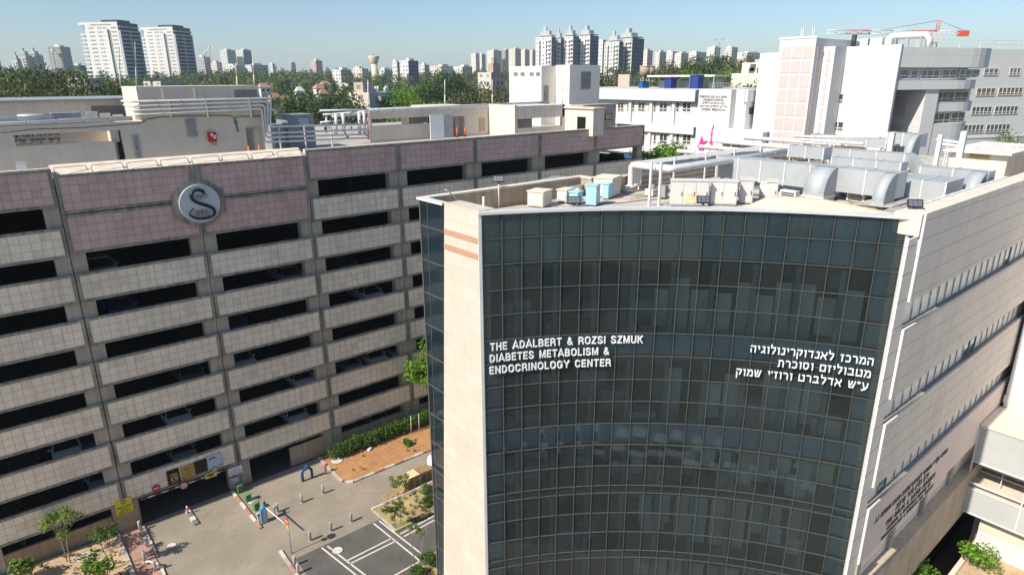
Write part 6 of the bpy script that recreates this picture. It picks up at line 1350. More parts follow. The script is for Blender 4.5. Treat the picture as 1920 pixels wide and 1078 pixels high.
MB().prism(rounded(.03,UE-1.4,.0,D_,r_), zl0, zl1).build('storey_wall', M['hosp'], t)
MB().prism(rounded(uof(1737,180,1.6),UE-1.2,1.6,D_,r_-2), zs(1780,192,1.6), zl0).build('storey_wall', M['hosp'], t)
MB().prism(rounded(uof(1728,200,.5),UE-2.0,.5,D_,r_-2), zs(1760,210,.5), zs(1780,192,.5)).build('storey_wall', M['hosp'], t)
MB().prism(rounded(uof(1732,222,1.3),UE-2.2,1.3,D_,r_-2), zs(1760,232,1.3), zs(1760,210,1.3)).build('storey_wall', M['hosp'], t)
MB().prism(rounded(uof(1725,238,.3),UE-2.6,.3,D_,r_-2), 0, zs(1760,232,.3)).build('storey_wall', M['hosp'], t)
MB().prism([uvp(.1,6.5),uvp(14,6.5),uvp(14,D_),uvp(.1,D_)], 0, zl0).build('recess_glazing', M['win'], t)
ux = min(uof(1737,180,1.6),uof(1728,200,.5),uof(1732,222,1.3),uof(1725,238,.3))-.06
MB().prism([uvp(ux,.2),uvp(ux+2,.2),uvp(ux+2,9),uvp(ux,9)], 0, zl0).build('side_wall', M['hosp'], t)
for k in range(5):
    z = zl0-.8-3.1*k; c = ORG+UV_*(ux-.03)+VV_*3.6; MB().obb((c.x,c.y,z-1.3),(.06,2.0,2.3),ROT).build('pink_panel', M['pink_p'], t)
def rowwin(name_px, v, par, mm='win', org=None, n_=None, rot=ROT):
    u_ = Vector((math.cos(rot), math.sin(rot), 0)); nv = Vector((-u_.y, u_.x, 0)); p0 = (org or ORG)+nv*v
    for (pa,ya_,pb,yb_) in name_px:
        p, q = PP(pa,ya_,p0,nv), PP(pb,yb_,p0,nv); L_ = (Vector((q.x,q.y,0))-Vector((p.x,p.y,0))).length; c = (p+q)/2; h = abs(p.z-q.z)
        g_ = MB().obb((c.x,c.y,c.z),(L_,.12,h),rot).build('window', M[mm], par); fr = MB(); n = max(1,round(L_/1.0))
        for k in range(n+1): w_ = Vector((p.x,p.y,c.z)).lerp(Vector((q.x,q.y,c.z)),k/n)-nv*.08; fr.obb(tuple(w_),(.09,.08,h),rot)
        for z in (p.z,q.z,q.z+h*.3): fr.obb((c.x-nv.x*.08,c.y-nv.y*.08,z),(L_,.07,.09),rot)
        fr.build('frame', M['frame_w'], g_)
rowwin(((1688,131,1701,148),(1708,132,1718,147),(1727,132,1758,148),(1767,131,1791,147),(1799,131,1817,146),(1823,131,1833,145)), .48, t)
rowwin(((1745,173,1785,190),(1790,172,1812,188)), 1.56, t); rowwin(((1738,213,1777,231),(1784,211,1805,227)), 1.26, t)
for k,(pa,pb,h) in enumerate(((1600,1628,74),(1632,1655,72),(1663,1672,74))): p = PX(pa,h,BXX+4); q = PX(pb,h,BXX+4); MB().box(BXX+4,BXX+6,q.y,p.y,zt-.3,p.z).build('roof_plant', M['hosp'], t)
p = PX(1601,78,BXX+3); tag(MB().cyl(p.x,p.y,zt-.2,PX(1601,66,BXX+3).z,.3,10).build('roof_flue', M['dark'], org=(p.x,p.y,zt)), 'short black flue on the curved block roof', 'flue')
p, q = PX(1664,69,BXX+5), PX(1744,69,BXX+5); t2 = thing('roof_duct_frame', 'white arched duct with grey legs on the curved block roof', 'roof duct', (BXX+5,q.y,zt))
MB().tube([(BXX+5,p.y,zt-.3),(BXX+5,p.y,p.z-.5),(BXX+5,p.y-.5,p.z),(BXX+5,q.y+.5,p.z),(BXX+5,q.y,p.z-.5),(BXX+5,q.y,zt-.3)], .4, 4).build('duct', M['duct_f'], t2)
for qd in (.2,.5,.8): y = p.y+(q.y-p.y)*qd; MB().box(BXX+4.9,BXX+5.1,y-.15,y+.15,zt-.3,p.z-.25).build('leg', M['steel_g'], t2)
b = MB()
for k in range(9): c = ORG+UV_*(3+3.2*k)+VV_*.9; b.obb((c.x,c.y,zB+.45),(.05,.05,.9),ROT)
for z in (.45,.9): c = ORG+UV_*15.8+VV_*.9; b.obb((c.x,c.y,zB+z),(25.7,.05,.05),ROT)
tag(b.build('roof_railing', M['white_m'], org=(ORG.x+15,ORG.y-2,zB)), 'thin white railing round the curved block roof', 'railing')
# far right block, turned further so the sun rakes its windows
R3 = math.radians(-24); u3 = Vector((math.cos(R3),math.sin(R3),0)); n3 = Vector((-u3.y,u3.x,0)); P3 = PD(1850,150,150); P3.z = 0
zf = PP(1885,93,P3,n3).z; t = thing('far_right_hospital_block', 'white hospital block at far right, half in shadow, with four window rows', 'hospital building', tuple(P3))
c = P3+u3*24+n3*7; MB().obb((c.x,c.y,zf/2),(80,14,zf),R3).build('walls', M['hosp'], t)
c = P3+u3*24-n3*.05; zb = PP(1880,268,P3,n3).z; MB().obb((c.x,c.y,zb+1.2),(80,.1,.3),R3).build('ledge', M['hosp_g'], t)
rowwin(((1846,129,1870,141),(1894,128,1911,141)), -.02, t, 'win_warm', P3, rot=R3); rowwin(((1832,166,1864,179),(1873,165,1915,178)), -.02, t, 'win_warm', P3, rot=R3)
rowwin(((1823,201,1857,214),(1866,200,1906,213)), -.02, t, 'win', P3, rot=R3); rowwin(((1808,235,1842,248),(1850,234,1891,247)), -.02, t, 'win', P3, rot=R3)
# low buildings between wing and tower
t = thing('low_tan_shelter', 'low tan shelter with small dark openings before the pink tower', 'shelter', (70,36,20)); a, c = PX(1425,268,66), PX(1490,262,66)
MB().box(66,72,c.y,a.y,0,a.z-.9).build('walls', M['plaster'], t); MB().box(65.6,73,c.y-.5,a.y+.4,a.z-.9,a.z-.7).build('roof', M['cap'], t); b = MB()
for k in range(5): y = c.y+(a.y-c.y)*(k+.5)/5; b.box(65.95,66.0,y-.3,y+.3,a.z-1.8,a.z-1.2)
b.build('opening', M['dark'], t)
t = thing('cream_far_building', 'stepped cream building with a turquoise roof behind the hospital wing', 'building', (150,90,0)); a, c = PX(1372,138,150), PX(1432,115,150)
b = MB(); b.box(150,165,c.y-4,a.y,0,a.z).box(152,165,c.y-4,PX(1392,118,152).y,0,PX(1400,118,152).z); b.build('walls', M['plaster_l'], t); p, q = PX(1416,112,154), PX(1430,112,154)
MB().box(154,160,q.y-4,p.y,0,p.z).build('turquoise_roof', mat('turquoise', (.25,.62,.55), .6), t); b = MB()
for px,py in ((1412,127),(1409,134),(1424,134)): p = PX(px,py,151.9); b.box(151.8,151.99,p.y-.7,p.y+.7,p.z-.8,p.z+.8)
b.build('window', M['win'], t)
# ---------------------------------------------------------------- city beyond: blocks placed on their corner sight line
def isect(C, u, px):
    d = ray(px, 150); det = u[0]*(-d.y)-u[1]*(-d.x); t = ((-C.x)*(-d.y)-(-C.y)*(-d.x))/det; return t
def footprint(pl, pc, pr, d, ang=None):
    C = PD(pc, 150, d); base = math.atan2(-C.y, -C.x); a = (base-math.radians(38)) if ang is None else ang
    nL = (math.cos(a), math.sin(a)); uL = (nL[1], -nL[0]); r2 = ray(pc,150).cross(Vector((0,0,1)))
    if uL[0]*r2.x+uL[1]*r2.y > 0: uL = (-uL[0], -uL[1])
    uR = (-nL[0], -nL[1]); tL = isect(C, uL, pl); tR = isect(C, uR, pr) if pr > pc else 3
    return C, uL, uR, max(2,min(tL,150)), max(2,min(tR,150))
def zat(py, pc, d): return PD(pc, py, d).z
def block(b, C, uL, uR, tL, tR, z0, z1, m=0, mr=None, bay=3.4, st=3.1, oL=0, oR=0, top=None):
    P = [(C.x+uL[0]*oL+uR[0]*oR, C.y+uL[1]*oL+uR[1]*oR)]; P += [(P[0][0]+uR[0]*tR, P[0][1]+uR[1]*tR)]
    P += [(P[1][0]+uL[0]*tL, P[1][1]+uL[1]*tL), (P[0][0]+uL[0]*tL, P[0][1]+uL[1]*tL)]
    nv = round((z1-z0)/st)
    for i, L_, mm in ((0,tR,m if mr is None else mr),(1,tL,m),(2,tR,m),(3,tL,m)):  # right side takes its own, mostly darker material: shade put into the colour
        p, q = P[i], P[(i+1)%4]; n = max(1,round(L_/bay)); b.face([(p[0],p[1],z0),(q[0],q[1],z0),(q[0],q[1],z1),(p[0],p[1],z1)], mm, [(0,-nv),(n,-nv),(n,0),(0,0)])
    b.face([(p[0],p[1],z1) for p in P], m if top is None else top, [(0,0)]*4); return P
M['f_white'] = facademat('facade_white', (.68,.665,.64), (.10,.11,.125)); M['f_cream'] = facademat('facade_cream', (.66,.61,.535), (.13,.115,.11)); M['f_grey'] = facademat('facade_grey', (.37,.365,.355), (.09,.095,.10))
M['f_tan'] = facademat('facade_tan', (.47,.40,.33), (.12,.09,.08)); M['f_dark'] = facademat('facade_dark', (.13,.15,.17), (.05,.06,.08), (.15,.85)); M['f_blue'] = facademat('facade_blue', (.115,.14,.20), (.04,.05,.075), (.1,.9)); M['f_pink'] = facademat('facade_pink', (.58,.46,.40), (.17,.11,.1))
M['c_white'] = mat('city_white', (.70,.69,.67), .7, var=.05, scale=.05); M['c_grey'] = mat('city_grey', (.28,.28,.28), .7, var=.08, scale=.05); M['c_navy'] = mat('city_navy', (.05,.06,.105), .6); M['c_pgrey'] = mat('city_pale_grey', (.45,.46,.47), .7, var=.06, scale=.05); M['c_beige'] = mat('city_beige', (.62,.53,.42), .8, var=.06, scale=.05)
def simple(name, label, pl, pc, pr, yt, d, m, mr=None, cat='building', group=None, roof=True, bay=3.4, ang=None, m_roof='c_pgrey', steps=0):
    C, uL, uR, tL, tR = footprint(pl, pc, pr, d, ang); z1 = zat(yt, pc, d); z0 = gz(C.x, C.y)-2
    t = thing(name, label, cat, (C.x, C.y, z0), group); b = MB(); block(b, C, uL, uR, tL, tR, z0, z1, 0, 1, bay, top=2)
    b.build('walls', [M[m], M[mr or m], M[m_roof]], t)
    if roof:
        h = max(1.8, (z1-z0)*.03); q_ = (C.x*7.3+C.y*3.1) % 1; r = MB(); block(r, C, uL, uR, tL*(.25+.3*q_), tR*.5, z1, z1+h, 0, oL=tL*.45*q_, oR=tR*.2); block(r, C, uL, uR, tL*.07, tR*.1, z1, z1+h*1.5, 0, oL=tL*(.9-.5*q_), oR=tR*.6); r.build('roof_house', M['c_white'] if m != 'f_cream' else M['c_beige'], t)
    for k in range(steps):
        s = MB(); block(s, C, uL, uR, tL*.18, tR*.3, z0, z1*(.92-.06*k), 0, oL=tL*(1.0+.18*k), oR=tR*.2, bay=bay); s.build('stair_wing', M[m], t)
    return t, (C, uL, uR, tL, tR, z0, z1)
def fine_tower(name, label, pl, pc, pr, yt, d, stack=None):
    """tall white block: bedroom face with window rows and a dark groove, balcony face in shade"""
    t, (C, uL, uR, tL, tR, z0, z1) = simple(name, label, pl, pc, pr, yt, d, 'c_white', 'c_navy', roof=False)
    n = int((z1-z0)/3.05); w_ = MB(); g_ = MB(); s_ = MB(); an = math.atan2(uL[1], uL[0]); nL = (-uR[0], -uR[1]); nR = (-uL[0], -uL[1])
    def pt(u, o): return C.x+uL[0]*u*tL+nL[0]*o, C.y+uL[1]*u*tL+nL[1]*o
    for k in range(n):
        z = z1-4.4-3.05*k
        for u, wd, h in ((.13,.16,.85),(.40,.13,.8),(.53,.05,1.3),(.60,.03,1.3),(.80,.16,.85)): x, y = pt(u, .02); w_.obb((x,y,z), (wd*tL,.12,h), an)
        for u in (.24,.74): x, y = C.x+uR[0]*tR*(u+.02)+nR[0]*.7, C.y+uR[1]*tR*(u+.02)+nR[1]*.7; s_.obb((x,y,z+.9), (tR*.46,1.4,.9), math.atan2(uR[1],uR[0]), 0 if k else 0)
    x, y = pt(.5,.03); w_.obb((x,y,z1-2.0),(tL*.62,.12,.8),an)
    x, y = pt(.28,.02); g_.obb((x,y,(z0+z1-6)/2),(tL*.075,.3,z1-z0-6),an); x, y = pt(.355,.5); g2 = MB().obb((x,y,(z0+z1-5)/2),(tL*.10,1.2,z1-z0-5),an)
    kind(w_.build('window', M['c_grey'], t), 'stuff'); g_.build('groove', M['c_grey'], t); g2.build('stair_shaft', M['c_white'], t); kind(s_.build('balcony', M['c_pgrey'], t), 'stuff')
    b = MB(); 
    for u in (.02,.5,.98): x, y = C.x+uR[0]*tR*u+nR[0]*.8, C.y+uR[1]*tR*u+nR[1]*.8; b.obb((x,y,(z0+z1)/2-3),(.7,1.6,z1-z0-6),math.atan2(uR[1],uR[0]))
    b.build('balcony_frame', M['c_pgrey'], t); b = MB(); block(b, C, uL, uR, tL*.5, tR*.6, z1, z1+2.0, 0, oL=tL*.1, oR=tR*.2); b.build('roof_house', M['c_navy'], t)
    st = MB(); sl_ = MB()                                              # balcony stack at the left end
    for k in range(n):
        z = z1-6-3.05*k
        if k < 1: continue
        x, y = C.x+uL[0]*tL*1.09+uR[0]*5, C.y+uL[1]*tL*1.09+uR[1]*5; sl_.obb((x,y,z),(tL*.2,9,1.15),an)
    x, y = C.x+uL[0]*tL*1.05+uR[0]*6, C.y+uL[1]*tL*1.05+uR[1]*6; st.obb((x,y,(z0+z1)/2-1),(tL*.12,6,z1-z0-2),an); x, y = C.x+uL[0]*tL*1.09+uR[0]*5, C.y+uL[1]*tL*1.09+uR[1]*5; st2 = MB().obb((x,y,z1-1.0),(tL*.2,9,2),an)
    st.build('stack_core', M['c_grey'], t); kind(sl_.build('stack_balcony', M['c_white'], t), 'stuff'); st2.build('stack_top', M['c_white'], t)
fine_tower('apartment_tower', 'tallest white apartment tower at left with dark balcony side', 177, 238, 275, 42, 640)
fine_tower('apartment_tower', 'second white tower with dark balcony side, just right of the tallest', 284, 338, 370, 51, 690)
def cluster(label, segs, d, group=None):
    t = None
    for k, (pl, pc, pr, yt, m, mr) in enumerate(segs):
        C, uL, uR, tL, tR = footprint(pl, pc, pr, d+k*8); z1 = zat(yt, pc, d); z0 = gz(C.x, C.y)-2
        if t is None: t = thing('apartment_block', label, 'building', (C.x, C.y, z0), group)
        b = MB(); block(b, C, uL, uR, tL, tR, z0, z1, 0, 1, 3.2, top=2); b.build('wing', [M[m], M[mr], M['c_pgrey']], t); an = math.atan2(uL[1], uL[0])
        s = MB(); nL = (-uR[0], -uR[1])
        for u in (.3,.72): x, y = C.x+uL[0]*tL*u+nL[0]*.05, C.y+uL[1]*tL*u+nL[1]*.05; s.obb((x,y,(z0+z1)/2-1.5),(tL*.07,.4,z1-z0-3),an)
        s.build('dark_strip', M['c_navy'], t); s = MB(); n = int((z1-z0)/3.1)
        for q in range(n): x, y = C.x+uL[0]*tL*.14+nL[0]*.7, C.y+uL[1]*tL*.14+nL[1]*.7; s.obb((x,y,z1-3-3.1*q),(tL*.2,1.4,.8),an)
        kind(s.build('balcony', M['c_white'], t), 'stuff')
        r = MB(); block(r, C, uL, uR, tL*.55, tR*.55, z1, z1+4.5, 0, oL=tL*.2, oR=tR*.2); block(r, C, uL, uR, tL*.9, tR*.9, z1+.6, z1+1.3, 0, oL=-tL*.03, oR=-.5); block(r, C, uL, uR, tL*.2, tR*.25, z1, z1+8, 0, oL=tL*.42, oR=tR*.35); r.build('roof_house', M['c_pgrey'], t)
    return t
W_ = ('f_white','f_blue')
cluster('white apartment block with navy recesses, left of the three big ones', [(1004,1033,1041,69,*W_),(1038,1050,1056,72,*W_)], 560)
cluster('white apartment block in the middle of the three, with two roof houses', [(1053,1073,1084,68,*W_),(1078,1104,1120,66,*W_)], 565)
cluster('white apartment block with dark blue side, right of the three big ones', [(1131,1158,1166,78,*W_),(1148,1182,1204,71,*W_)], 560)
tag(bpy.data.objects['apartment_block.002'], 'white apartment block with dark blue side, right of the three big ones', 'building')
simple('apartment_block', 'slim white block wedged between the middle and right big blocks', 1118, 1128, 1136, 75, 620, 'f_white', 'f_grey', roof=False)
cluster('stepped pale tower cluster with dark terraces at far left', [(30,40,48,112,'f_white','f_grey'),(40,58,70,104,'f_white','f_grey'),(58,76,90,103,'f_white','f_grey')], 950)
simple('office_tower', 'tall grey tower left of the twin white towers', 101, 125, 143, 88, 900, 'f_grey', 'c_grey')
simple('office_block', 'dark glass office block low beside the tallest white tower', 143, 152, 166, 123, 800, 'f_dark', 'f_dark')
for a in (('apartment_block','grey block cut by the left photo edge',-12,-2,9,113,1500,'f_grey'),('apartment_block','pale low block between photo edge and stepped cluster',10,22,32,126,1500,'f_white'),
  ('construction_block','unfinished grey block with cranes right of the twin towers',376,388,399,107,900,'f_grey'),('apartment_block','beige slab right of the unfinished block',398,410,420,117,1000,'f_cream'),
  ('apartment_tower','pale tower left of the slim pair behind the masts',419,432,448,94,1300,'f_white','f_grey'),('apartment_tower','pale tower right of the slim pair behind the masts',449,462,477,94,1320,'f_white','f_blue'),
  ('apartment_block','white slab in front of the slim pair, left one',427,443,460,123,850,'f_white','f_grey'),('apartment_block','white slab in front of the slim pair, right one',463,474,505,122,860,'f_white','f_grey'),
  ('apartment_block','pale block right of the white slabs',508,514,519,120,1100,'f_white','f_grey'),('apartment_tower','small grey tower standing alone between the slim pair and the salmon one',541,549,557,118,1200,'f_grey'),
  ('apartment_tower','salmon brown tower standing alone over the treetops',585,595,607,114,900,'f_pink','f_tan'),('apartment_block','white apartment slab left of the water tower, the nearer',624,640,660,131,620,'f_white','f_grey'),
  ('apartment_block','cream apartment slab just left of the water tower',663,680,692,129,640,'f_cream','f_tan'),('apartment_block','small white block right behind the water tower',712,722,733,131,650,'f_white','f_grey'),
  ('apartment_block','white slab right of the water tower, left half',737,746,751,116,600,'f_white','f_grey'),('apartment_block','white slab right of the water tower, broader right half',750,767,786,114,610,'f_white','f_blue'),
  ('apartment_block','low white block with a red roof edge right of the broad slab',786,797,806,122,700,'f_white','f_pink'),('apartment_block','long low cream block in the middle of the skyline',806,828,850,124,720,'f_cream','f_white'),
  ('apartment_block','long low white block before the tan towers',850,868,886,125,740,'f_white','f_grey'),('apartment_tower','tan tower leftmost of the far tan group',884,893,900,101,1250,'f_cream','f_tan'),
  ('apartment_tower','pale tower second in the far tan group',898,904,911,102,1300,'f_white','f_grey'),('apartment_tower','pale tower third in the far tan group with sharp roof',914,926,941,95,1150,'f_cream','f_grey'),
  ('apartment_tower','grey shaded tower fourth in the far tan group',941,948,956,94,1180,'f_grey'),('apartment_tower','cream tower fifth in the far tan group',954,966,977,92,1100,'f_cream','f_tan'),
  ('apartment_tower','tan tower sixth in the far tan group',975,984,993,94,1150,'f_cream','f_tan'),('apartment_tower','tan tower rightmost, touching the big white blocks',991,998,1006,95,1180,'f_cream','f_tan'),
  ('apartment_block','cream block right beside the dark blue side of the big block',1204,1211,1221,95,750,'f_cream','f_tan'),('apartment_block','cream block with stair shafts, second right of the big block',1225,1234,1246,98,800,'f_cream','f_tan'),
  ('apartment_block','white block third right of the big block',1247,1258,1266,97,1000,'f_white','f_grey'),('apartment_block','cream block with twin heads over the woods',1262,1274,1288,100,850,'f_cream','f_tan'),
  ('apartment_block','white low block right of the twin heads',1288,1302,1320,98,1000,'f_white','f_grey'),('apartment_tower','left of two stepped white towers by the small crane',1322,1335,1346,89,900,'f_white','f_grey'),
  ('apartment_tower','right of two stepped white towers by the small crane',1353,1367,1378,89,900,'f_white','f_grey'),('apartment_block','long flat white building right of the stepped towers',1378,1396,1432,99,950,'f_white','f_grey'),
  ('apartment_block','low pale grey building left of the tallest tower among the trees',118,160,192,147,300,'f_white','f_grey'),('apartment_block','low white roofed building in front of the second tower foot',268,300,345,153,420,'f_white','f_grey')):
    simple(*a, group='skyline blocks', roof=a[5] < 140)
# nearer houses
t, (C,uL,uR,tL,tR,z0,z1) = simple('beige_apartment_house', 'beige apartment house with a brown stepped stair head left of the cream tower', 896, 921, 946, 136, 300, 'f_cream', 'f_tan', roof=False, ang=math.radians(200))
b = MB(); block(b, C, uL, uR, tL*.35, tR*.5, z1, z1+3.8, 0, oL=-tL*.05, oR=tR*.1); block(b, C, uL, uR, tL*.2, tR*.2, z1, z1+6, 0, oL=0, oR=tR*.2); b.build('stair_head', mat('stair_brown', (.46,.345,.26), .8), t)
t, (C,uL,uR,tL,tR,z0,z1) = simple('apartment_house', 'pale apartment house with a grey balcony side and rooftop water tanks', 652, 690, 744, 174, 185, 'c_beige', 'c_pgrey', roof=False, ang=math.radians(205))
an = math.atan2(uR[1],uR[0]); nR = (-uL[0],-uL[1]); nL = (-uR[0],-uR[1]); b = MB(); x, y = C.x+uR[0]*tR*.42+nR[0]*.8, C.y+uR[1]*tR*.42+nR[1]*.8; b.obb((x,y,z1-1.6),(tR*.38,1.6,1.2),an); b.obb((x,y,z1-4.6),(tR*.38,1.6,1.2),an); b.build('balcony', M['c_grey'], t)
b = MB()
for k in range(3): x, y = C.x+uL[0]*tL*.42+nL[0]*.03, C.y+uL[1]*tL*.42+nL[1]*.03; b.obb((x,y,z1-1.5-2.9*k),(tL*.22,.12,1.9),math.atan2(uL[1],uL[0]))
b.build('recess', M['c_grey'], t)
b = MB(); block(b, C, uL, uR, tL*.45, tR*.3, z1, z1+2.6, 0, oL=tL*.35, oR=tR*.05); b.build('roof_house', M['f_pink'], t); b = MB()
for k,u in enumerate((.3,.36,.42,.48,.54,.62,.86,.9,.95)): x, y = C.x+uR[0]*tR*u+uL[0]*3, C.y+uR[1]*tR*u+uL[1]*3; b.cyl(x,y,z1,z1+(1.5 if k % 3 else 1.1),.3,8)
kind(b.build('water_tank', M['white'], t), 'stuff')
wt = PD(701, 112, 560); t = thing('water_tower', 'pale concrete water tower with flared top over the treetops', 'water tower', (wt.x, wt.y, 13)); zt = zat(107,701,560); zb = zat(119,701,560)
MB().tube([(wt.x,wt.y,10),(wt.x,wt.y,zb)],[3.0,2.4],14).build('shaft', M['c_beige'], t); MB().tube([(wt.x,wt.y,zb-1),(wt.x,wt.y,zb+.5),(wt.x,wt.y,zt),(wt.x,wt.y,zt+.6)],[2.2,3.0,4.6,4.3],18).build('bowl', M['c_beige'], t); MB().tube([(wt.x,wt.y,zt+.8),(wt.x,wt.y,zt+3)],.4,6).build('mast', M['c_grey'], t)
for k,(px,lb) in enumerate(((1209,'tan concrete tank on legs, left of two over the woods'),(1219,'tan concrete tank on legs, shaded right one of two'))):
    c = PD(px,130,190+6*k); t = thing('storage_tank', lb, 'tank', (c.x,c.y,10), 'concrete tanks on legs'); za, zb = zat(125,px,190), zat(143,px,190)
    MB().cyl(c.x,c.y,zb,za,1.35,16).build('drum', mat('tank_tan', (.40,.31,.24), .85, var=.1) if not k else bpy.data.materials['tank_tan'], t); MB().cyl(c.x,c.y,za,za+.2,1.45,16).build('cap', M['c_beige'], t); b = MB()
    for q in range(4): b.cyl(c.x+math.cos(q*PI/2+.4),c.y+math.sin(q*PI/2+.4),gz(c.x,c.y)-.5,zb,.15,6)
    b.build('leg', M['c_grey'], t)
c = PD(1172,146,170); tag(MB().obb((c.x,c.y,zat(140,1172,170)-4),(2.8,2.8,8),.5).build('pump_house', M['c_beige'], org=(c.x,c.y,15)), 'small cream box house among trees left of the concrete tanks', 'house')
for k,(px,py,d,w_,lb) in enumerate(((492,149,330,11,'small house with terracotta roof right of the roof masts'),(533,170,260,7,'terracotta roofed house low among dark trees'),(596,151,330,9,'white house with red roof in the middle of the treetops'),(608,147,420,12,'red roofed house above the white one in the treetops'),(634,163,280,6,'red roofed house left of the pale apartment house'),(560,155,300,7,'little white domed house in the treetops'),(512,165,250,8,'cream house half hidden by trees beside the plant room corner'),(645,150,380,9,'white flat house right of the red roofed ones'),(604,160,300,8,'white house with pink roof below the red roofed one'),(838,170,220,5,'salmon pink house wall glimpsed between dark trees'))):
    c = PD(px,py,d); g0 = gz(c.x,c.y); w_ *= .45; c.z -= 2.0; zt = c.z; t = thing('villa', lb, 'house', (c.x,c.y,g0), 'villas among the treetops'); rz = math.atan2(c.y,c.x)+.5
    MB().obb((c.x,c.y,(g0+zt)/2-1),(w_*.8,w_,zt-g0-1),rz).build('walls', M['c_white'] if k not in (9,) else M['f_pink'], t); b = MB(); Mx = Matrix.Translation((c.x,c.y,zt-1.6)) @ Matrix.Rotation(rz,4,'Z')
    P = [Mx @ Vector(q) for q in ((-w_*.5,-w_*.6,0),(w_*.5,-w_*.6,0),(w_*.5,w_*.6,0),(-w_*.5,w_*.6,0),(0,-w_*.25,2.0),(0,w_*.25,2.0))]
    for q in ((0,1,4),(1,2,5,4),(2,3,5),(3,0,4,5)): b.face([P[i] for i in q])
    b.build('roof', M['roof_r'] if k not in (5,7) else M['c_white'], t)
    for s_ in (-1,1): p = Mx @ Vector((-w_*.4-.03, w_*.25*s_, -1.2)); MB().obb(tuple(p),(.1,1.0,1.0),rz).build('window', M['dark'], t)
# cranes
def crane(name, lb, px, ytop, ybase, d, jl, cj, m1, m2, thick=.9, rz=None):
    c = PD(px, ytop, d); z0, z1 = zat(ybase, px, d), c.z; t = thing(name, lb, 'crane', (c.x,c.y,z0), 'tower cranes'); side = Vector((_R0.x,_R0.y,0)); k_ = d/1217
    def lattice(p, q, w_, m):
        b = MB(); n = max(3,int((q-p).length/(w_*1.6))); up = Vector((0,0,1)) if abs((q-p).normalized().z) < .7 else side
        for s_ in (-1,1): b.tube([p+up*w_*.5*s_, q+up*w_*.5*s_], w_*.12, 4)
        for i in range(n): b.tube([p.lerp(q,i/n)+up*w_*.5*(1 if i%2 else -1), p.lerp(q,(i+1)/n)+up*w_*.5*(-1 if i%2 else 1)], w_*.09, 4)
        return b
    base = Vector((c.x,c.y,z0)); top = Vector((c.x,c.y,z1)); jz = z1-(z1-z0)*cj
    jb = Vector((c.x,c.y,jz)); lattice(base, jb, thick, 0).build('mast', M[m2], t); lattice(jb, top, thick*.7, 0).build('tower_head', M[m1], t)
    L_, R2 = jl; e = jb-side*L_*k_+Vector((0,0,L_*k_*.008)); n = 5
    for i in range(n): lattice(jb.lerp(e,i/n), jb.lerp(e,(i+1)/n), thick*.8, 0).build('jib', M[m1 if i in (0,3) else m2], t)
    r = jb+side*R2*k_; lattice(jb, r, thick*.7, 0).build('counter_jib', M[m2], t); an = math.atan2(side.y,side.x)
    MB().obb(tuple(r-side*1.0*thick-Vector((0,0,thick*.3))),(thick*2.2,thick*1.0,thick*1.2),an).build('counterweight', M[m1], t)
    b = MB().tube([top, jb.lerp(e,.62)], thick*.06, 4).tube([top, r], thick*.06, 4); b.build('tie', M['c_grey'], t); MB().obb(tuple(jb-Vector((0,0,thick*1.2))),(thick*2,thick*2,thick*2),an).build('cab', M['white'], t)
    return t
M['cr_red'] = mat('crane_red', (.68,.10,.05), .5); M['cr_pink'] = mat('crane_white', (.74,.70,.69), .5)
crane('tower_crane', 'red and white tower crane behind the curved hospital roof', 1761, 39, 100, 240, (165,46), .36, 'cr_red', 'cr_pink', 1.25)
crane('tower_crane', 'thin pale crane between the stepped white towers', 1349, 71, 110, 900, (10,14), .1, 'cr_pink', 'c_grey', 1.6)
crane('tower_crane', 'taller thin crane over the unfinished block', 391, 84, 120, 900, (12,8), .12, 'cr_pink', 'c_grey', 1.3)
crane('tower_crane', 'shorter thin crane left over the unfinished block', 384, 91, 120, 880, (10,6), .12, 'cr_pink', 'c_grey', 1.2)
crane('tower_crane', 'thin bent crane between stepped cluster and grey tower', 97, 89, 130, 900, (4,12), .06, 'c_grey', 'c_grey', 1.3)
# far low city as one mass
rng = np.random.default_rng(77); b = MB()
for k in range(420):
    px = rng.uniform(-60,1470); d = rng.uniform(1300,3600); wd = rng.uniform(10,30)*d/1500; yt = 143-abs(rng.normal())*5-(6 if px > 1150 else 0)-(3 if 600<px<900 else 0)+ (5 if 480<px<620 else 0)
    c = PD(px,yt,d); base = math.atan2(-c.y,-c.x)-rng.uniform(.3,.9); uR = (-math.cos(base),-math.sin(base)); uL = (uR[1],-uR[0])
    if uL[0]*_R0.x+uL[1]*_R0.y > 0: uL = (-uL[0],-uL[1])
    block(b, c, uL, uR, wd, wd*rng.uniform(.5,1), 5, c.z, int(rng.integers(0,4)), None, 4.5, 3.2)
kind(b.build('distant_city', [M['f_white'],M['f_cream'],M['f_grey'],M['c_white']]), 'stuff', 'far low skyline of pale blocks along the horizon')
# ---------------------------------------------------------------- trees beyond
BG = {k: mk_tree('x', *a, cat='tree', name=nm) for k, (nm, a, ) in dict(
  pine=('pine_tree', (101, 14, 4.6, 'leaf_p', 'bark_d', 8500, .33, .3, 'round', .42, 12)), dark=('dark_tree', (102, 12, 4.6, 'leaf_d', 'bark_d', 7500, .34, .28, 'round', .25, 12)),
  olive=('olive_tree', (103, 11, 4.6, 'leaf_o', 'bark_d', 7000, .34, .26, 'round', .25, 13)), bright=('bright_tree', (104, 10, 4.2, 'leaf_b', 'bark_d', 6500, .33, .24, 'round', .2, 11)),
  mid=('leafy_tree', (105, 12, 4.8, 'leaf_y', 'bark_d', 7000, .34, .26, 'round', .25, 12)), cyp=('cypress_tree', (106, 15, 1.8, 'leaf_d', 'bark_d', 3500, .36, .22, 'cone', .05, 12)))
  .items()}
H0 = dict(pine=14, dark=12, olive=11, bright=10, mid=12, cyp=15); usedp = set()
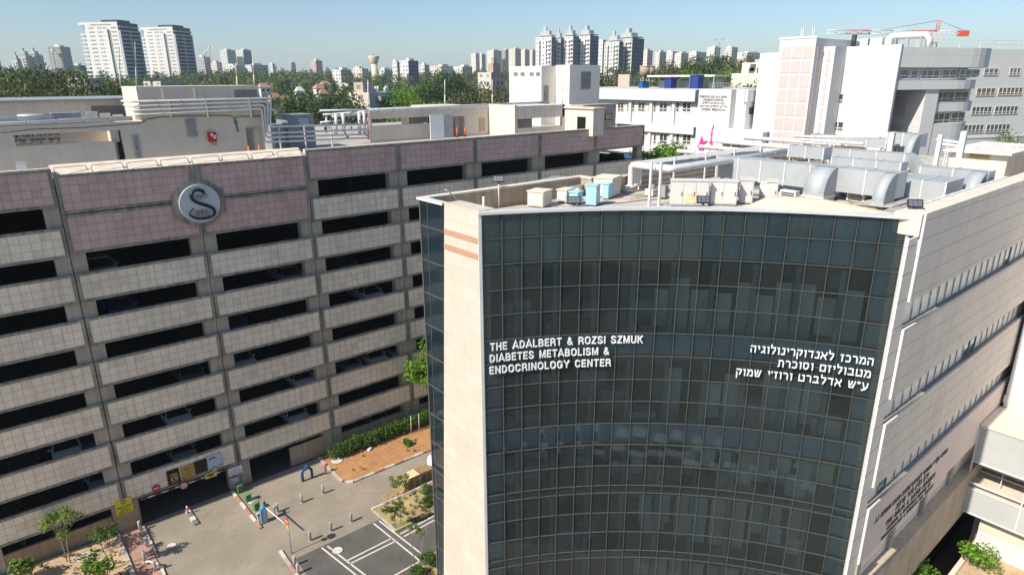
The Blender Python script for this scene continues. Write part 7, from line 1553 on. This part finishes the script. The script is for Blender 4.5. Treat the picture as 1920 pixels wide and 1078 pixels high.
def far_tree(k, px, yt, d, lb, s=None, group='trees beyond the buildings'):
    c = PD(px, yt, d); g0 = gz(c.x, c.y); h = max(4, c.z-g0); sz = h/(H0[k]*.96); sx_ = s or max(.7, min(1.6, sz))
    o = BG[k] if k not in usedp else copy_tree(BG[k]); usedp.add(k)
    o.location = (c.x, c.y, g0); o.rotation_euler = (0,0,R_.uniform(0,6.28)); o.scale = (sx_, sx_, sz); o['label'] = lb; o['group'] = group
for a in (('pine',6,150,150,'dark pine cut by the left photo edge'),('pine',34,139,165,'big dark pine second from the left edge'),('pine',64,136,180,'tall dark pine under the stepped tower cluster'),('pine',92,134,170,'tallest dark pine at left, under the grey tower'),('pine',114,149,155,'lower pine right of the tallest one'),
  ('olive',20,201,118,'yellow green tree low at the left photo edge'),('pine',48,165,140,'round pine crown in front of the tall pines'),('pine',85,168,138,'round pine crown right in front of the tallest pine'),('pine',150,166,140,'pine below the low pale grey building'),('pine',178,163,150,'pine left of the plant room, the middle one'),('dark',208,162,150,'dark tree touching the plant room corner'),('pine',135,185,132,'low pine over the white roof hood'),
  ('dark',505,178,165,'dark bushy tree right beside the pipe corner'),('dark',528,186,150,'dark tree over the grey shed left end'),('dark',556,178,150,'broad dark tree over the grey shed'),('mid',580,168,170,'mid green tree above the broad dark one'),('dark',603,172,155,'very dark round tree left of the valve tangle'),('dark',628,176,150,'very dark round tree over the valve tangle'),('dark',640,192,140,'dark tree low before the pale apartment house'),('cyp',642,150,230,'tall dark narrow tree left of the pale apartment house'),
  ('cyp',526,140,330,'cypress left of a close pair'),('cyp',537,137,340,'cypress right of a close pair'),('cyp',413,137,420,'cypress in front of the beige slab'),('cyp',422,136,430,'cypress beside the one before the beige slab'),('cyp',624,140,350,'cypress under the nearer white slab'),('cyp',610,150,330,'cypress beside the red roofed houses'),
  ('bright',763,166,190,'yellow green tree touching the pale apartment house right end'),('bright',783,148,200,'bright tree behind the left lightning mast'),('mid',778,180,160,'green tree left of the left lightning mast'),('mid',800,178,150,'green tree under the bright one by the mast'),('cyp',800,137,230,'tall dark tree left of the left lightning mast'),('dark',822,150,190,'dark tree left behind the mast'),('dark',845,136,220,'big dark tree right of the left lightning mast'),('dark',866,143,230,'dark tree right of the big dark one'),('bright',818,180,150,'bright green tree low beside the left mast'),('olive',862,178,150,'olive tree between the two lightning masts'),('olive',884,168,160,'reddish olive tree left of the right lightning mast'),('olive',905,160,165,'olive tree before the beige apartment house'),('olive',930,163,160,'olive tree right of the right lightning mast'),('olive',946,178,150,'olive tree touching the cream tower'),('mid',866,163,190,'green tree above the olive between masts'),
  ('dark',1134,127,200,'dark tree right beside the cream tower'),('olive',1155,140,190,'olive tree over the wing roof left end'),('mid',1184,140,190,'palm green tree left of the concrete tanks'),('olive',1232,122,210,'olive tree right of the concrete tanks'),('olive',1256,118,220,'olive tree second right of the concrete tanks'),('bright',1288,118,190,'bright green tree over the wing roof middle'),('dark',1312,106,230,'big dark round tree over the wing roof'),('dark',1338,106,230,'dark tree right of the big round one'),('mid',1361,107,200,'tall vine green tree beside the cream far building'),('olive',1393,105,240,'olive tree behind the cream far building'),('olive',1418,112,240,'olive tree left of the pink tower'),('mid',1244,136,170,'green shrubby tree low behind the wing roof'),('mid',1390,137,160,'hedge like tree row piece left of the tower'),('mid',1420,138,160,'hedge like tree row piece against the tower')): far_tree(*a)
o = mk_tree('bright green round tree between garage end and hospital wing', 110, 22.5, 4.3, 'leaf_b', n=7500, leaf=.42, trunk=.3, base=.55, nl=22); c = PD(1236,250,84); put(o, c.x, c.y, c.z-22.4, first=True); far_tree('bright',1160,281,95,'bright green tree seen through the open garage end',.8); far_tree('mid',1915,232,150,'green tree at the right photo edge under the far block',.8)
# wooded ground between: crowns too many to tell apart
rng = np.random.default_rng(9); qs = {k: [] for k in ('leaf_d','leaf_o','leaf_y')}
for k in range(2300):
    px = rng.uniform(-60,1460); d = 215+640*rng.uniform(0,1)**1.2; c = PD(px,150,d); g0 = gz(c.x,c.y); h = rng.uniform(7,14); r = rng.uniform(2.0,4.4)
    q = leaf_cloud(rng, [(c.x,c.y,g0+h*.55,r,r,h*.5),(c.x+r*.5,c.y,g0+h*.4,r*.7,r*.7,h*.35)], int(150 if d < 450 else 75), .75+d/600); qs[('leaf_d','leaf_o','leaf_y','leaf_d')[int(rng.integers(0,4))]].append(q)
for k in qs: me = leaf_mesh('woodland', np.concatenate(qs[k])); me.materials.append(M[k]); o = bpy.data.objects.new('woodland', me); COL.objects.link(o); kind(o, 'stuff', 'mass of far tree crowns between the buildings')
# ---------------------------------------------------------------- air
hz = MB().box(-9600, 9600, -9600, 9600, -8, 125).build('haze', bpy.data.materials.new('haze_air'))
hm = bpy.data.materials['haze_air']; hm.use_nodes = True; hn = hm.node_tree; hn.nodes.remove(hn.nodes['Principled BSDF'])
pv_ = hn.nodes.new('ShaderNodeVolumePrincipled'); pv_.inputs['Color'].default_value = (.72,.87,1,1); pv_.inputs['Density'].default_value = .00014; pv_.inputs['Anisotropy'].default_value = .2
hn.links.new(pv_.outputs[0], hn.nodes['Material Output'].inputs['Volume']); hm.cycles.homogeneous_volume = True if hasattr(hm.cycles,'homogeneous_volume') else None
kind(hz, 'stuff', 'thin bluish summer haze over the city'); SC.cycles.volume_bounces = 1
